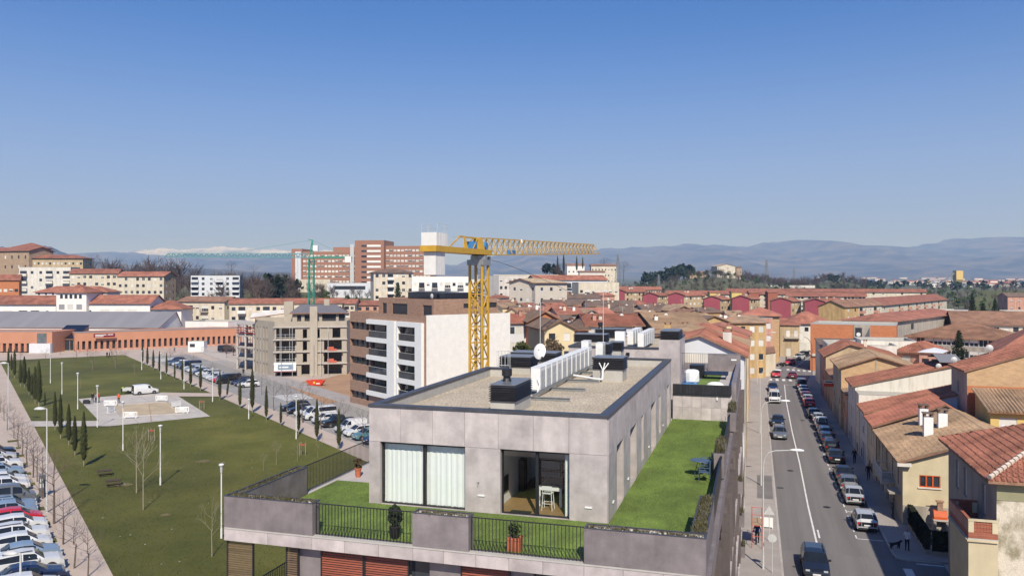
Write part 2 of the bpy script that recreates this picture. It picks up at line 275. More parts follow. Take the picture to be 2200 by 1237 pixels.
# penthouse core walls (behind the panels)
ZT = T+3.74
W1, W2 = (-8.91,-5.40), (-4.01,-1.39)
mb = MB()
mb.wall((-9.38,0.0),(0,0.0), T-0.02, ZT, [(W1[0]+9.38,W1[1]+9.38,T,T+2.41),(W2[0]+9.38,W2[1]+9.38,T,T+2.41)], 0.26, 0)
OPS = [(1.85,3.45),(5.25,7.1),(8.7,9.5),(12.3,14.25),(15.6,16.5),(19.85,21.3)]
mb.wall((0,0.0),(0,22.1), T-0.02, ZT, [(a,b,T+(0.0 if b-a>1.2 else 0.35),T+2.41) for a,b in OPS], 0.3, 0)
mb.wall((0,22.1),(-8.6,22.1), T-0.02, ZT); mb.wall((-8.6,22.1),(-8.6,14.4), T-0.02, ZT); mb.wall((-8.6,14.4),(-9.38,14.4), T-0.02, ZT); mb.wall((-9.38,14.4),(-9.38,0), T-0.02, ZT)
part('wall', 'cladding', mb)
seam = [-9.38,-8.03,-6.72,-5.41,-4.09,-2.74,-1.40,-0.0]
panel_row(-0.004, list(zip(seam[:-1],seam[1:])), T+2.42, ZT)
panel_row(-0.004, [(-9.38,W1[0]),(W1[1],W2[0]),(W2[1],0.0)], T, T+2.42)
vs = [0.0,1.85,3.45,5.25,7.1,8.7,9.5,10.9,12.3,14.25,15.6,16.5,18.2,19.85,21.3,22.1]
for a, b in zip(vs[:-1], vs[1:]):
    part('cladding_panel', 'cladding', MB().box(0.004,0.034,a+0.006,b-0.006,T+2.42,ZT))
    op = next((o for o in OPS if abs(o[0]-a) < 1e-6), None)
    if op is None: part('cladding_panel', 'cladding', MB().box(0.004,0.034,a+0.006,b-0.006,T,T+2.414))
    elif b-a < 1.2: part('cladding_panel', 'cladding', MB().box(0.004,0.034,a+0.006,b-0.006,T,T+0.34))
for i, (a, b) in enumerate(OPS):
    z0 = T+(0.0 if b-a > 1.2 else 0.35); w = b-a
    d = part('door' if w > 1.2 else 'window', 'black_metal', MB().box(-0.30,-0.25,a,a+0.06,z0,T+2.41).box(-0.30,-0.25,b-0.06,b,z0,T+2.41).box(-0.30,-0.25,a+0.06,b-0.06,T+2.34,T+2.41).box(-0.30,-0.25,a+0.06,b-0.06,z0,z0+0.06))
    part('pane', 'pane', MB().box(-0.285,-0.270,a+0.06,b-0.06,z0+0.06,T+2.34), d)
# coping round the roof
for x0,x1,y0,y1 in ((-9.42,0.06,-0.06,0.32),(-0.32,0.06,0.32,22.14),(-9.42,-9.06,0.32,14.44),(-9.06,-8.24,14.08,14.44),(-8.62,-8.24,14.44,22.14),(-8.24,-0.32,21.8,22.14)):
    k = max(1, round(max(x1-x0, y1-y0)/2.4))
    for i in range(k):
        if x1-x0 > y1-y0: a, b = x0+(x1-x0)*i/k, x0+(x1-x0)*(i+1)/k; q = MB().box(a+0.004,b-0.004,y0,y1,ZT,ZT+0.11)
        else: a, b = y0+(y1-y0)*i/k, y0+(y1-y0)*(i+1)/k; q = MB().box(x0,x1,a+0.004,b-0.004,ZT,ZT+0.11)
        part('coping_stone', 'coping', q)
mb = MB(); ZG = T+3.36                                     # inner parapet upstand
for a, b in (((-9.08,0.30),(-0.30,0.30)),((-0.30,0.30),(-0.30,21.82)),((-0.30,21.82),(-8.26,21.82)),((-8.26,21.82),(-8.26,14.10)),((-8.26,14.10),(-9.08,14.10)),((-9.08,14.10),(-9.08,0.30))):
    mb.quad((*b,ZG-0.05),(*a,ZG-0.05),(*a,ZT),(*b,ZT))
part('parapet', 'render_grey', mb)
stuff(part('roof_gravel', 'gravel', MB().prism([(-9.10,0.28),(-0.28,0.28),(-0.28,21.84),(-8.24,21.84),(-8.24,14.12),(-9.10,14.12)], ZG-0.25, ZG)))
# loose stones on the gravel so that it is not a flat sheet
rg = random.Random(3); mb = MB()
for i in range(5200):
    x = rg.uniform(-8.2,-0.36); y = 0.4+21.2*rg.random()**1.5; r = rg.uniform(0.012,0.034); z = ZG-0.004; a = rg.uniform(0,6.3)
    p = [(x+r*cos(a+t)*rg.uniform(.7,1.3), y+r*sin(a+t)*rg.uniform(.7,1.3), z) for t in (0,2.1,4.2)]; top = (x,y,z+r*0.9)
    for k in range(3): mb.tri(p[k],p[(k+1)%3],top)
stuff(part('roof_gravel', 'gravel', mb))
# window frames, panes and curtains
for a, b, m0 in ((W1[0],W1[1],-7.12),(W2[0],W2[1],-2.64)):
    mb = MB(); y0, y1 = 0.16, 0.24
    mb.box(a,a+0.06,y0,y1,T,T+2.41).box(b-0.06,b,y0,y1,T,T+2.41).box(a+0.06,b-0.06,y0,y1,T+2.33,T+2.41).box(a+0.06,b-0.06,y0,y1,T,T+0.05).box(m0-0.055,m0+0.055,y0-0.03,y1+0.002,T+0.05,T+2.33)
    f = part('window_frame', 'black_metal', mb)
    part('pane', 'clear_glass', MB().box(a+0.06,m0-0.055,0.195,0.205,T+0.05,T+2.33), f); part('pane', 'clear_glass', MB().box(m0+0.055,b-0.06,0.195,0.205,T+0.05,T+2.33), f)
def curtain(x0, x1, y, label, amp=0.02, n=None):
    mb = MB(); n = n or int((x1-x0)/0.022); rr = random.Random(int(x0*100)); ph = 0; pts = []
    for i in range(n+1):
        x = x0+(x1-x0)*i/n; ph += rr.choice((0.15,0.3,0.9,1.3)); pts.append((x, y+amp*sin(ph), rr.uniform(0.02,0.05)))
    for p, q in zip(pts[:-1], pts[1:]):
        mb.quad((p[0],p[1],T+p[2]),(q[0],q[1],T+q[2]),(q[0],y+(q[1]-y)*0.6,T+2.38),(p[0],y+(p[1]-y)*0.6,T+2.38))
    o = mb.ob('curtain', 'curtain', None, W(0,0), -AZ, smooth=True); return tag(o, label, 'curtain', 'curtains behind the penthouse windows')
curtain(-8.86,-7.15,0.33,'pale full-length curtain behind the left pane of the wide penthouse window')
curtain(-7.09,-5.43,0.33,'pale full-length curtain behind the right pane of the wide penthouse window')
curtain(-1.64,-1.42,0.34,'narrow gathered white curtain beside the dining table', 0.06, 30)
# the room behind the second window
mb = MB()
mb.quad((-4.30,0.27,T),(-4.30,5.4,T),(-4.30,5.4,T+2.6),(-4.30,0.27,T+2.6)); mb.quad((-4.30,5.4,T),(-0.35,5.4,T),(-0.35,5.4,T+2.6),(-4.30,5.4,T+2.6))
mb.quad((-0.35,5.4,T),(-0.35,0.27,T),(-0.35,0.27,T+2.6),(-0.35,5.4,T+2.6)); mb.quad((-4.30,0.27,T+2.6),(-4.30,5.4,T+2.6),(-0.35,5.4,T+2.6),(-0.35,0.27,T+2.6))
part('interior_wall', 'wall_white', mb)
for i in range(16): part('floor_board', 'wood_floor', MB().box(-4.28+i*0.245,-4.28+(i+1)*0.245-0.004,0.27,5.38,T-0.02,T+0.012))
part('interior_wall', 'wall_white', MB().quad((-9.1,0.9,T),(-4.32,0.9,T),(-4.32,0.9,T+2.6),(-9.1,0.9,T+2.6)))
def room(name, label, cat, mats, mb, loc=(0,0), rz=0): return tag(mb.ob(name, mats, None, W(loc[0],loc[1],T+0.012), -AZ+rz), label, cat)
t = thing('dining_table', 'white dining table with grey slatted top inside the penthouse', 'table', W(-2.48,2.3,T+0.012), -AZ)
for i in range(7): MB().box(-0.44+i*0.127,-0.44+i*0.127+0.115,-0.85,0.85,0.70,0.735).ob('table_top', 'roof_grey', t)
MB().box(-0.46,0.46,-0.88,-0.85,0.62,0.74).box(-0.46,0.46,0.85,0.88,0.62,0.74).box(-0.46,-0.44,-0.85,0.85,0.62,0.74).box(0.445,0.465,-0.85,0.85,0.62,0.74).ob('apron', 'white_paint', t)
for sx in (-1,1):
    for sy in (-1,1): MB().box(sx*0.42-0.05,sx*0.42+0.05,sy*0.82-0.05,sy*0.82+0.05,0,0.62).ob('leg', 'white_paint', t)
t = thing('kitchen_stool', 'pale slim stool with backrest in front of the dining table', 'stool', W(-2.46,1.08,T+0.012), -AZ)
for sx in (-1,1):
    for sy in (-1,1): MB().tube((sx*0.20,sy*0.19,0),(sx*0.16,sy*0.15,0.62),0.016).ob('leg', 'ac_white', t)
MB().box(-0.19,0.19,-0.17,0.17,0.62,0.645).ob('seat', 'ac_white', t); MB().box(-0.19,0.19,-0.19,-0.17,0.78,0.92).tube((-0.17,-0.18,0.64),(-0.17,-0.18,0.92),0.012).tube((0.17,-0.18,0.64),(0.17,-0.18,0.92),0.012).ob('backrest', 'ac_white', t)
MB().tube((-0.19,-0.18,0.25),(0.19,-0.18,0.25),0.011).tube((-0.19,0.18,0.25),(0.19,0.18,0.25),0.011).tube((-0.19,-0.18,0.25),(-0.19,0.18,0.25),0.011).tube((0.19,-0.18,0.25),(0.19,0.18,0.25),0.011).ob('foot_rail', 'ac_white', t)
room('wall_fireplace', 'black glass fireplace panel set in the white side wall of the room', 'fireplace', 'black_plastic', MB().box(-4.295,-4.25,0.75,1.75,0.45,1.05).box(-4.25,-4.235,0.72,0.75,0.42,1.08).box(-4.25,-4.235,1.75,1.78,0.42,1.08))
room('tall_cabinet', 'narrow dark wooden cabinet against the white side wall of the room', 'cabinet', 'dark_wood', MB().box(-4.28,-4.04,3.3,3.75,0,1.25).box(-4.29,-4.03,3.28,3.77,1.25,1.28).box(-4.04,-4.03,3.5,3.52,0.1,1.15))
room('plant_pot', 'round black plant pot on the wooden floor beside the cabinet', 'pot', 'black_plastic', MB().lathe([(0.17,0),(0.25,0.45),(0.27,0.46),(0.27,0.52),(0.23,0.52)],14), (-3.45,3.6))
t = thing('media_shelf', 'black open shelf frame along the back wall of the penthouse room', 'shelf', W(-2.9,5.1,T+0.012), -AZ)
for x in (-0.95,0.0,0.95): MB().box(x-0.02,x+0.02,-0.2,0.2,0,0.95).ob('upright', 'black_metal', t)
for z in (0.08,0.5,0.95): MB().box(-0.98,0.98,-0.21,0.21,z,z+0.035).ob('shelf_board', 'black_metal', t)
t = thing('television', 'black flat television hanging on the back wall of the room', 'television', W(-2.6,5.34,T+1.45), -AZ)
MB().box(-0.62,0.62,-0.03,0.05,0,0.72).ob('case', 'black_plastic', t); MB().box(-0.60,0.60,-0.036,-0.031,0.02,0.70).ob('screen', 'pane', t)
room('bookcase', 'tall dark bookcase in the right corner of the penthouse room', 'bookcase', 'dark_wood', MB().box(-1.7,-0.5,5.02,5.05,0,0.05).box(-1.7,-1.67,5.05,5.38,0,2.0).box(-0.53,-0.5,5.05,5.38,0,2.0).box(-1.67,-0.53,5.35,5.38,0.05,2.0).box(-1.67,-0.53,5.05,5.35,0.05,0.08).box(-1.67,-0.53,5.05,5.35,0.5,0.53).box(-1.67,-0.53,5.05,5.35,1.0,1.03).box(-1.67,-0.53,5.05,5.35,1.5,1.53).box(-1.67,-0.53,5.05,5.35,1.97,2.0))
room('floor_mat', 'dark mat lying inside the sliding window', 'mat', 'trim', MB().box(-3.75,-2.95,0.32,0.62,0,0.012))
for x, z in ((-4.75,0.62),(-0.68,0.5)): part('wall_light', 'white_paint', MB().box(x-0.13,x+0.13,-0.075,-0.036,T+z,T+z+0.05))
for y in (0.85,4.5,11.2,17.4): part('wall_light', 'white_paint', MB().box(0.036,0.075,y,y+0.22,T+0.5,T+0.56))
part('water_tap', 'steel', MB().tube((-4.85,-0.036,T+1.12),(-4.85,-0.12,T+1.12),0.014).tube((-4.85,-0.12,T+1.12),(-4.85,-0.12,T+1.03),0.012).box(-4.90,-4.80,-0.10,-0.09,T+1.14,T+1.155))
# terrace: slab, fascia, lawn, paving
part('terrace_slab', 'concrete', MB().box(-12.76,3.62,-4.30,24.6,T-0.42,T-0.03))
stuff(part('terrace_lawn', 'turf', MB().prism([(-12.36,-4.04),(3.46,-4.04),(3.46,23.0),(0.04,23.0),(0.04,-0.002),(-9.42,-0.002),(-9.42,2.85),(-12.36,2.85)], T-0.03, T)))
for i in range(5):
    for j in range(8): part('paving_slab', 'paving', MB().box(-12.36+i*0.588,-12.36+(i+1)*0.588-0.006,2.85+j*1.4,2.85+(j+1)*1.4-0.006,T-0.03,T+0.004))
fs = [-12.82,-11.06,-9.33,-8.10,-6.85,-5.62,-4.55,-3.45,-2.35,-1.25,0.05,1.25,2.45,3.68]
for a, b in zip(fs[:-1], fs[1:]): part('cladding_panel', 'cladding', MB().box(a+0.006,b-0.006,-4.36,-4.31,T-0.44,T-0.035))
part('coping_stone', 'render_grey', MB().box(-12.80,3.66,-4.38,-4.04,T-0.03,T+0.015))
for j in range(12): part('cladding_panel', 'cladding', MB().box(-12.83,-12.77,-4.30+j*1.6,-4.30+(j+1)*1.6-0.01,T-0.44,T-0.035))
# grass blades of the terrace lawn near the front
rg = random.Random(5); mb = MB()
def blades(mb, n, x0, x1, y0, y1):
    for i in range(n):
        x = rg.uniform(x0,x1); y = rg.uniform(y0,y1); a = rg.uniform(0,6.28); h = rg.uniform(0.02,0.05); w = 0.012
        mb.tri((x-w*cos(a),y-w*sin(a),T-0.002),(x+w*cos(a),y+w*sin(a),T-0.002),(x+rg.uniform(-.02,.02),y+rg.uniform(-.02,.02),T+h))
blades(mb, 9000,-12.3,3.4,-4.0,-0.1); blades(mb, 16000,0.08,3.4,-0.1,22.9); blades(mb, 1800,-12.3,-9.5,-0.1,2.8)
stuff(part('grass_blades', 'turf', mb))
# parapet planters
mat('shrub_dry', (0.085,0.075,0.03), 1, 0.4, 3); mat('shrub_grey', (0.13,0.12,0.085), 1, 0.35, 3)
def tuft(mb, x, y, z, r, h, n, rr, mi=0):
    for i in range(n):
        a = rr.uniform(0,6.28); q = r*rr.random()**0.5; px, py = x+q*cos(a), y+q*sin(a); b = rr.uniform(0,6.28); hh = h*rr.uniform(0.4,1); w = rr.uniform(0.012,0.03)
        ox, oy = rr.uniform(-.07,.07), rr.uniform(-.07,.07)
        mb.quad((px,py,z),(px+w*cos(b),py+w*sin(b),z),(px+ox+w*cos(b),py+oy+w*sin(b),z+hh),(px+ox,py+oy,z+hh),mi)
def planter(x0, x1, y0, y1, z0, z1, seams_x=(), seed=1, dense=1.0, stones=True, hplant=0.18):
    th = 0.04; p = part('planter', 'cladding_dark', MB().box(x0,x1,y0,y0+th,z0,z1).box(x0,x1,y1-th,y1,z0,z1).box(x0,x0+th,y0+th,y1-th,z0,z1).box(x1-th,x1,y0+th,y1-th,z0,z1).box(x0+th,x1-th,y0+th,y1-th,z0,z0+0.05))
    part('planter_rim', 'coping', MB().box(x0-0.012,x1+0.012,y0-0.012,y0+th+0.012,z1,z1+0.018).box(x0-0.012,x1+0.012,y1-th-0.012,y1+0.012,z1,z1+0.018).box(x0-0.012,x0+th+0.012,y0+th+0.012,y1-th-0.012,z1,z1+0.018).box(x1-th-0.012,x1+0.012,y0+th+0.012,y1-th-0.012,z1,z1+0.018), p)
    part('soil', 'soil', MB().box(x0+th,x1-th,y0+th,y1-th,z1-0.2,z1-0.07), p)
    rr = random.Random(seed); mb = MB(); area = (x1-x0)*(y1-y0)
    for i in range(int(70*area*dense)+3): tuft(mb, rr.uniform(x0+.08,x1-.08), rr.uniform(y0+.08,y1-.08), z1-0.08, 0.09, hplant*rr.uniform(0.5,1.5), 9, rr, rr.choice((0,0,1)))
    stuff(part('plants', ['shrub_dry','shrub_grey'], mb, p))
    if stones:
        mb = MB()
        for i in range(int(60*area)+4):
            x, y, r = rr.uniform(x0+.06,x1-.06), rr.uniform(y0+.06,y1-.06), rr.uniform(0.03,0.07); mb.lathe([(r*.6,z1-.08),(r,z1-.06),(r*.7,z1-.03)],6,(x,y))
        stuff(part('pebbles', 'pebble', mb, p))
    return p
zp0, zp1 = T+0.0, T+1.10
planter(-12.82,-9.32,-4.35,-3.86,zp0,zp1,seed=1,hplant=0.14); planter(-12.82,-12.38,-3.85,0.42,zp0,zp1,seed=2,dense=1.5,stones=False,hplant=0.10)
planter(-5.64,-3.70,-4.35,-3.86,zp0,zp1,seed=3,hplant=0.1); planter(0.05,3.68,-4.35,-3.86,zp0,zp1,seed=4,hplant=0.1)
planter(3.20,3.68,-3.85,0.53,zp0,zp1,seed=5,dense=2.2,stones=False,hplant=0.16); planter(3.30,3.74,8.0,10.9,zp0,zp1,seed=6,dense=2,stones=False,hplant=0.35); planter(3.48,3.95,19.6,21.7,zp0,zp1,seed=7,dense=2,stones=False,hplant=0.4)
def railing(p0, p1, z, h=1.08, step=0.12, parent=None, r=0.014):
    d = Vector((p1[0]-p0[0],p1[1]-p0[1],0)); L = d.length; d /= L; n = max(2,int(round(L/step))); mb = MB()
    for i in range(n+1):
        q = (p0[0]+d.x*L*i/n, p0[1]+d.y*L*i/n); mb.tube((*q,z),(*q,z+h),r,None,4)
    mb.tube((*p0,z+h),(*p1,z+h),0.022,None,4); mb.tube((*p0,z+0.06),(*p1,z+0.06),0.018,None,4)
    return mb.ob('railing', 'black_metal', parent or B)
railing((-9.28,-4.17),(-5.68,-4.17),T); railing((-3.66,-4.17),(0.02,-4.17),T); railing((-12.6,0.45),(-12.6,14.2),T,r=0.011)
for a, b in ((0.56,7.97),(10.93,19.57)): part('side_screen', 'black_metal', MB().box(3.60,3.63,a,b,T,T+0.95).box(3.57,3.66,a,b,T+0.95,T+0.99))
# lower front storey under the fascia: wall, slatted shutters, dark windows, corner balcony
z1 = T-0.44; z0 = T-3.3
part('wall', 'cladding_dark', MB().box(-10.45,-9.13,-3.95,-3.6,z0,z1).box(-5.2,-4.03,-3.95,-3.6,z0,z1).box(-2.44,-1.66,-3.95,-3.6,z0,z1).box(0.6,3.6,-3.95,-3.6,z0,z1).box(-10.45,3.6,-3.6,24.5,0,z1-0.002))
part('window', 'pane', MB().box(-5.9,-5.2,-3.8,-3.75,z0,z1)); part('window', 'pane', MB().box(-1.66,0.6,-3.8,-3.75,z0,z1))
def slat_screen(x0, x1, y, zt, n, m, parent_name='shutter', pitch=0.078):
    s = part(parent_name, 'black_metal', MB().box(x0-0.05,x0,y-0.02,y+0.05,zt-n*pitch-0.1,zt).box(x1,x1+0.05,y-0.02,y+0.05,zt-n*pitch-0.1,zt))
    me = MB().box(0,x1-x0,-0.012,0.012,0,0.05).mesh('slat', m)
    for i in range(n):
        o = inst(me, 'slat', s, (x0,y,zt-0.065-i*pitch)); o.rotation_euler = (R(-22),0,0)
for a, b in ((-9.12,-7.59),(-7.47,-5.94),(-4.02,-2.45)): slat_screen(a, b, -4.05, z1-0.005, 34, 'shutter_wood')
mat('slat_brown', (0.12,0.075,0.04), 0.7, 0.2, 4, rnd=0.2)
slat_screen(-12.75,-11.76,-4.22,z1-0.005,34,'slat_brown','slatted_screen'); slat_screen(-10.45,-10.05,-4.1,z1-0.005,34,'slat_brown','slatted_screen')
railing((-12.55,-3.6),(-12.55,6.0),z0-0.2,1.15,0.12); part('balcony_slab', 'concrete', MB().box(-12.76,-10.45,-4.3,14,z0-0.42,z0-0.2))
railing((-11.7,-4.15),(-10.5,-4.15),z0-0.2,1.15,0.12)
part('column', 'cladding_dark', MB().box(-12.7,-12.4,7.5,7.8,0,z1))
# street facade: floor edges, fins, planters, screens
rf = random.Random(11)
for k in range(4):
    zt = T-0.44-k*3.25
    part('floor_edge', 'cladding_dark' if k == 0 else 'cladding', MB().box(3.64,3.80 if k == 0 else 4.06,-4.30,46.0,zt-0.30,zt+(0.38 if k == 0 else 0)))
    if k < 3:
        v = -4.2
        while v < 45.5:
            w = rf.choice((0.12,0.12,0.12,0.2,0.6)); z = zt-0.30; uo = 3.66+rf.choice((0.0,0.06,0.16)); 
            part('fin', 'fin' if w < 0.3 else 'slat_brown', MB().box(uo,uo+(0.26 if w < 0.3 else 0.05),v,v+w,z-2.945,z-0.002)); v += w+rf.uniform(0.25,1.3)
        for j in range(2):
            a = 1+k*4+j*19.1+rf.uniform(-1,1); q = part('planter_box', 'cladding_dark', MB().box(4.03,4.34,a,a+1.4,zt-3.25,zt-2.55))
            mb = MB(); [tuft(mb, 4.18+rf.uniform(-.1,.1), a+0.1+1.2*rf.random(), zt-2.58, 0.1, 0.35, 10, rf) for _ in range(8)]; stuff(part('plants', ['shrub_dry'], mb, q))
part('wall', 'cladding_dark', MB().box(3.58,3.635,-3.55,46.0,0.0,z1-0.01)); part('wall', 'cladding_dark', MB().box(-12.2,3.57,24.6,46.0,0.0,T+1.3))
# second terrace, white divider wall, stair tower, second roof block
for i in range(6):
    for j in range(2): part('cladding_panel', 'cladding', MB().box(0.06+i*0.585,0.06+(i+1)*0.585-0.008,23.0,23.06,T+0.004+j*0.77,T+0.004+(j+1)*0.77-0.008))
part('wall', 'wall_white', MB().box(0.04,3.56,23.07,23.2,T-0.03,T+1.54)); part('wall_light', 'white_paint', MB().box(2.72,2.80,22.93,22.995,T+1.28,T+1.46))
part('sheet_edge', 'black_metal', MB().box(0.05,3.60,22.9,23.25,T+1.545,T+1.60))
for i in range(18): part('cladding_sheet', 'louvre', MB().box(0.06+i*0.196,0.06+i*0.196+0.17,22.98,23.02,T+1.605,T+2.18)); 
part('sheet_edge', 'louvre', MB().box(0.05,3.60,23.022,23.06,T+1.6,T+2.2))
part('terrace_slab', 'paving', MB().box(0.4,3.65,23.2,37.5,T+1.3,T+1.6)); part('terrace_strip', 'turf', MB().box(1.25,2.6,26.5,36.4,T+1.6,T+1.62))
part('planter', 'cladding_dark', MB().box(1.45,3.9,36.8,37.3,T+1.6,T+2.9).box(1.43,3.92,36.78,37.32,T+2.9,T+2.93)); part('wall_light', 'white_paint', MB().box(3.2,3.6,36.76,36.797,T+2.45,T+2.56))
part('parapet', 'cladding_dark', MB().box(3.62,3.9,23.2,36.7,T+1.2,T+2.35)); railing((-1.0,37.3),(1.4,37.3),T+1.6,1.3,0.14)
part('stair_tower', 'cladding', MB().box(-0.95,0.38,24.2,25.4,T+0.5,T+4.86)); 
part('wall', 'cladding', MB().wall((-8.3,30.3),(-1.1,30.3),T+0.5,T+3.74).wall((-1.1,30.3),(-1.1,46.0),T+0.5,T+3.74).wall((-8.3,46),(-8.3,30.3),T+0.5,T+3.74))
part('coping_stone', 'coping', MB().box(-8.34,-1.06,30.24,30.6,T+3.74,T+3.86).box(-1.42,-1.06,30.6,46,T+3.74,T+3.86).box(-8.34,-7.98,30.6,46,T+3.74,T+3.86).box(-7.98,-1.42,45.7,46,T+3.74,T+3.86))
part('roof_gravel', 'gravel', MB().box(-8.28,-1.12,30.32,45.98,T+3.3,T+3.42))
part('wall_light', 'black_plastic', MB().box(-4.0,-3.75,30.15,30.298,T+3.25,T+3.45))
# things on the terraces
def potted(label, loc, sc, leaf, potm, square=False, ball=False, ph=0.36):
    t = thing('potted_plant', label, 'plant', W(loc[0],loc[1],T), -AZ); rr = random.Random(int(loc[0]*7+50))
    if square: MB().xprism([(-0.19*sc,0),(0.19*sc,0),(0.25*sc,ph),(0.27*sc,ph),(0.27*sc,ph+0.05),(-0.27*sc,ph+0.05),(-0.27*sc,ph),(-0.25*sc,ph)],-0.25*sc,0.25*sc).ob('pot', potm, t)
    else: MB().lathe([(0.13*sc,0),(0.19*sc,ph),(0.21*sc,ph),(0.21*sc,ph+0.05),(0.17*sc,ph+0.05)],12).ob('pot', potm, t)
    MB().lathe([(0.16*sc,ph+0.02),(0.16*sc,ph+0.055)],10).ob('soil', 'soil', t)
    MB().tube((0,0,ph),(0.01,0,ph+0.35),0.015,0.01,5).ob('stem', 'bark', t)
    mb = MB(); z = ph+0.05
    for i in range(420 if ball else 90):
        if ball: a, b = rr.uniform(0,6.28), rr.uniform(-1.4,1.5); q = 0.225*rr.random()**0.4; c = Vector((q*cos(a)*cos(b), q*sin(a)*cos(b), z+0.36+1.45*q*sin(b)))
        else: a = rr.uniform(0,6.28); q = 0.22*sc*rr.random(); c = Vector((q*cos(a), q*sin(a), z+rr.uniform(0.02,0.5*sc)))
        n = Vector((rr.uniform(-1,1),rr.uniform(-1,1),rr.uniform(-1,1))).normalized(); x = n.orthogonal()*0.035; y = n.cross(x)*1.6
        mb.quad(c-x-y,c+x-y,c+x+y,c-x+y)
    mb.ob('foliage', leaf, t); return t
potted('clipped round dark shrub in black pot behind the front railing', (-6.55,-3.72), 1.0, 'leaf_dark', 'black_plastic', ball=True)
potted('square terracotta pot with small green shrub behind the front railing', (-2.35,-3.72), 0.85, 'leaf', 'terracotta', square=True, ph=0.38)
potted('larger terracotta pot with dry plant beside the left side railing', (-11.0,4.4), 0.95, 'leaf_dry', 'terracotta', square=True)
potted('smaller terracotta pot with sprig beside the left side railing', (-11.75,3.6), 0.75, 'leaf_dry', 'terracotta')
def patio_chair(label, u, v, rz):
    t = thing('patio_chair', label, 'chair', W(u,v,T), -AZ+rz, 'blue grey chairs on the terrace lawn')
    MB().box(-0.24,0.24,-0.24,0.24,0.42,0.45).ob('seat', 'chair_blue', t); MB().box(-0.24,0.24,0.22,0.25,0.45,0.86).ob('backrest', 'chair_blue', t)
    for sx in (-1,1):
        for sy in (-1,1): MB().tube((sx*0.22,sy*0.22,0),(sx*0.22,sy*0.22,0.43),0.014).ob('leg', 'chair_blue', t)
        MB().box(sx*0.24-0.02,sx*0.24+0.02,-0.24,0.24,0.62,0.645).tube((sx*0.24,-0.22,0.44),(sx*0.24,-0.22,0.62),0.012).ob('armrest', 'chair_blue', t)
patio_chair('blue grey patio chair nearest to the camera beside the terrace planter', 2.95, 7.2, R(-90)); patio_chair('blue grey patio chair on the far side of the small terrace table', 2.95, 9.0, R(-80))
t = thing('patio_table', 'round pale blue patio table on the terrace lawn', 'table', W(2.7,8.1,T), -AZ); MB().lathe([(0.42,0.70),(0.43,0.715),(0.42,0.73)],20).ob('table_top', 'chair_blue', t)
for a in (0.5,2.6,4.7): MB().tube((0.3*cos(a),0.3*sin(a),0),(0.1*cos(a),0.1*sin(a),0.7),0.014).ob('leg', 'chair_blue', t)
def bag(label, u, v, s, z, sq=1.0, flat=False):
    mb = MB(); rr = random.Random(int(u*31)); k = 14; rows = [(0.86,0),(1.0,0.12),(1.03,0.5),(1.0,0.85),(0.8,1.0),(0.45,0.93)] if not flat else [(0.9,0),(1.0,0.1),(0.85,0.4),(0.5,0.62),(0.15,0.6)]
    n = len(mb.v)
    for r, h in rows:
        for i in range(k):
            a = 2*pi*i/k; q = r*s*(1+0.12*abs(sin(2*a)))*rr.uniform(0.93,1.06); mb.v.append((q*cos(a)*sq, q*sin(a), h*s*(1.7 if not flat else 0.9)*rr.uniform(0.96,1.04)))
    for j in range(len(rows)-1):
        for i in range(k): mb.f.append((n+j*k+i,n+j*k+(i+1)%k,n+(j+1)*k+(i+1)%k,n+(j+1)*k+i)); mb.m.append(0)
    e = n+(len(rows)-1)*k; mb.f.append(tuple(range(e,e+k))); mb.m.append(0)
    return tag(mb.ob('builders_bag', 'bag_white', None, W(u,v,z), -AZ), label, 'bag')
bag('tall full white builders bag standing on a blue tarp on the upper terrace', 0.78, 28.9, 0.50, T+1.61); bag('smaller white builders bag behind the tall one on the blue tarp', 0.75, 30.3, 0.42, T+1.61)
bag('slumped white sack lying on the turf strip of the upper terrace', 2.45, 27.4, 0.42, T+1.63, 1.3, True)
tag(MB().box(-0.75,0.62,-0.7,2.6,0,0.008).ob('ground_sheet', 'tarp_blue', None, W(0.95,28.6,T+1.601), -AZ), 'blue tarp spread under the white builders bags', 'tarp')
tag(MB().box(-0.5,0.5,-0.6,0.6,0,0.9).box(-0.52,0.52,-0.62,0.62,0.9,0.93).box(-0.5,-0.46,-0.64,-0.601,0.1,0.8).ob('storage_box', 'black_plastic', None, W(0.95,32.0,T+1.61), -AZ), 'black storage box behind the white bags on the upper terrace', 'box')
o = tag(MB().box(-0.85,0.85,-0.6,0.6,0,0.05).tube((-0.7,0.5,-0.35),(-0.7,0.5,0),0.02).tube((0.7,0.5,-0.35),(0.7,0.5,0),0.02).tube((-0.7,-0.5,-0.18),(-0.7,-0.5,0),0.02).tube((0.7,-0.5,-0.18),(0.7,-0.5,0),0.02).ob('sun_lounger', 'black_plastic', None, W(2.3,31.6,T+1.98), -AZ), 'flat black lounger on the turf strip of the upper terrace', 'lounger'); o.rotation_euler = (R(6),0,-AZ)
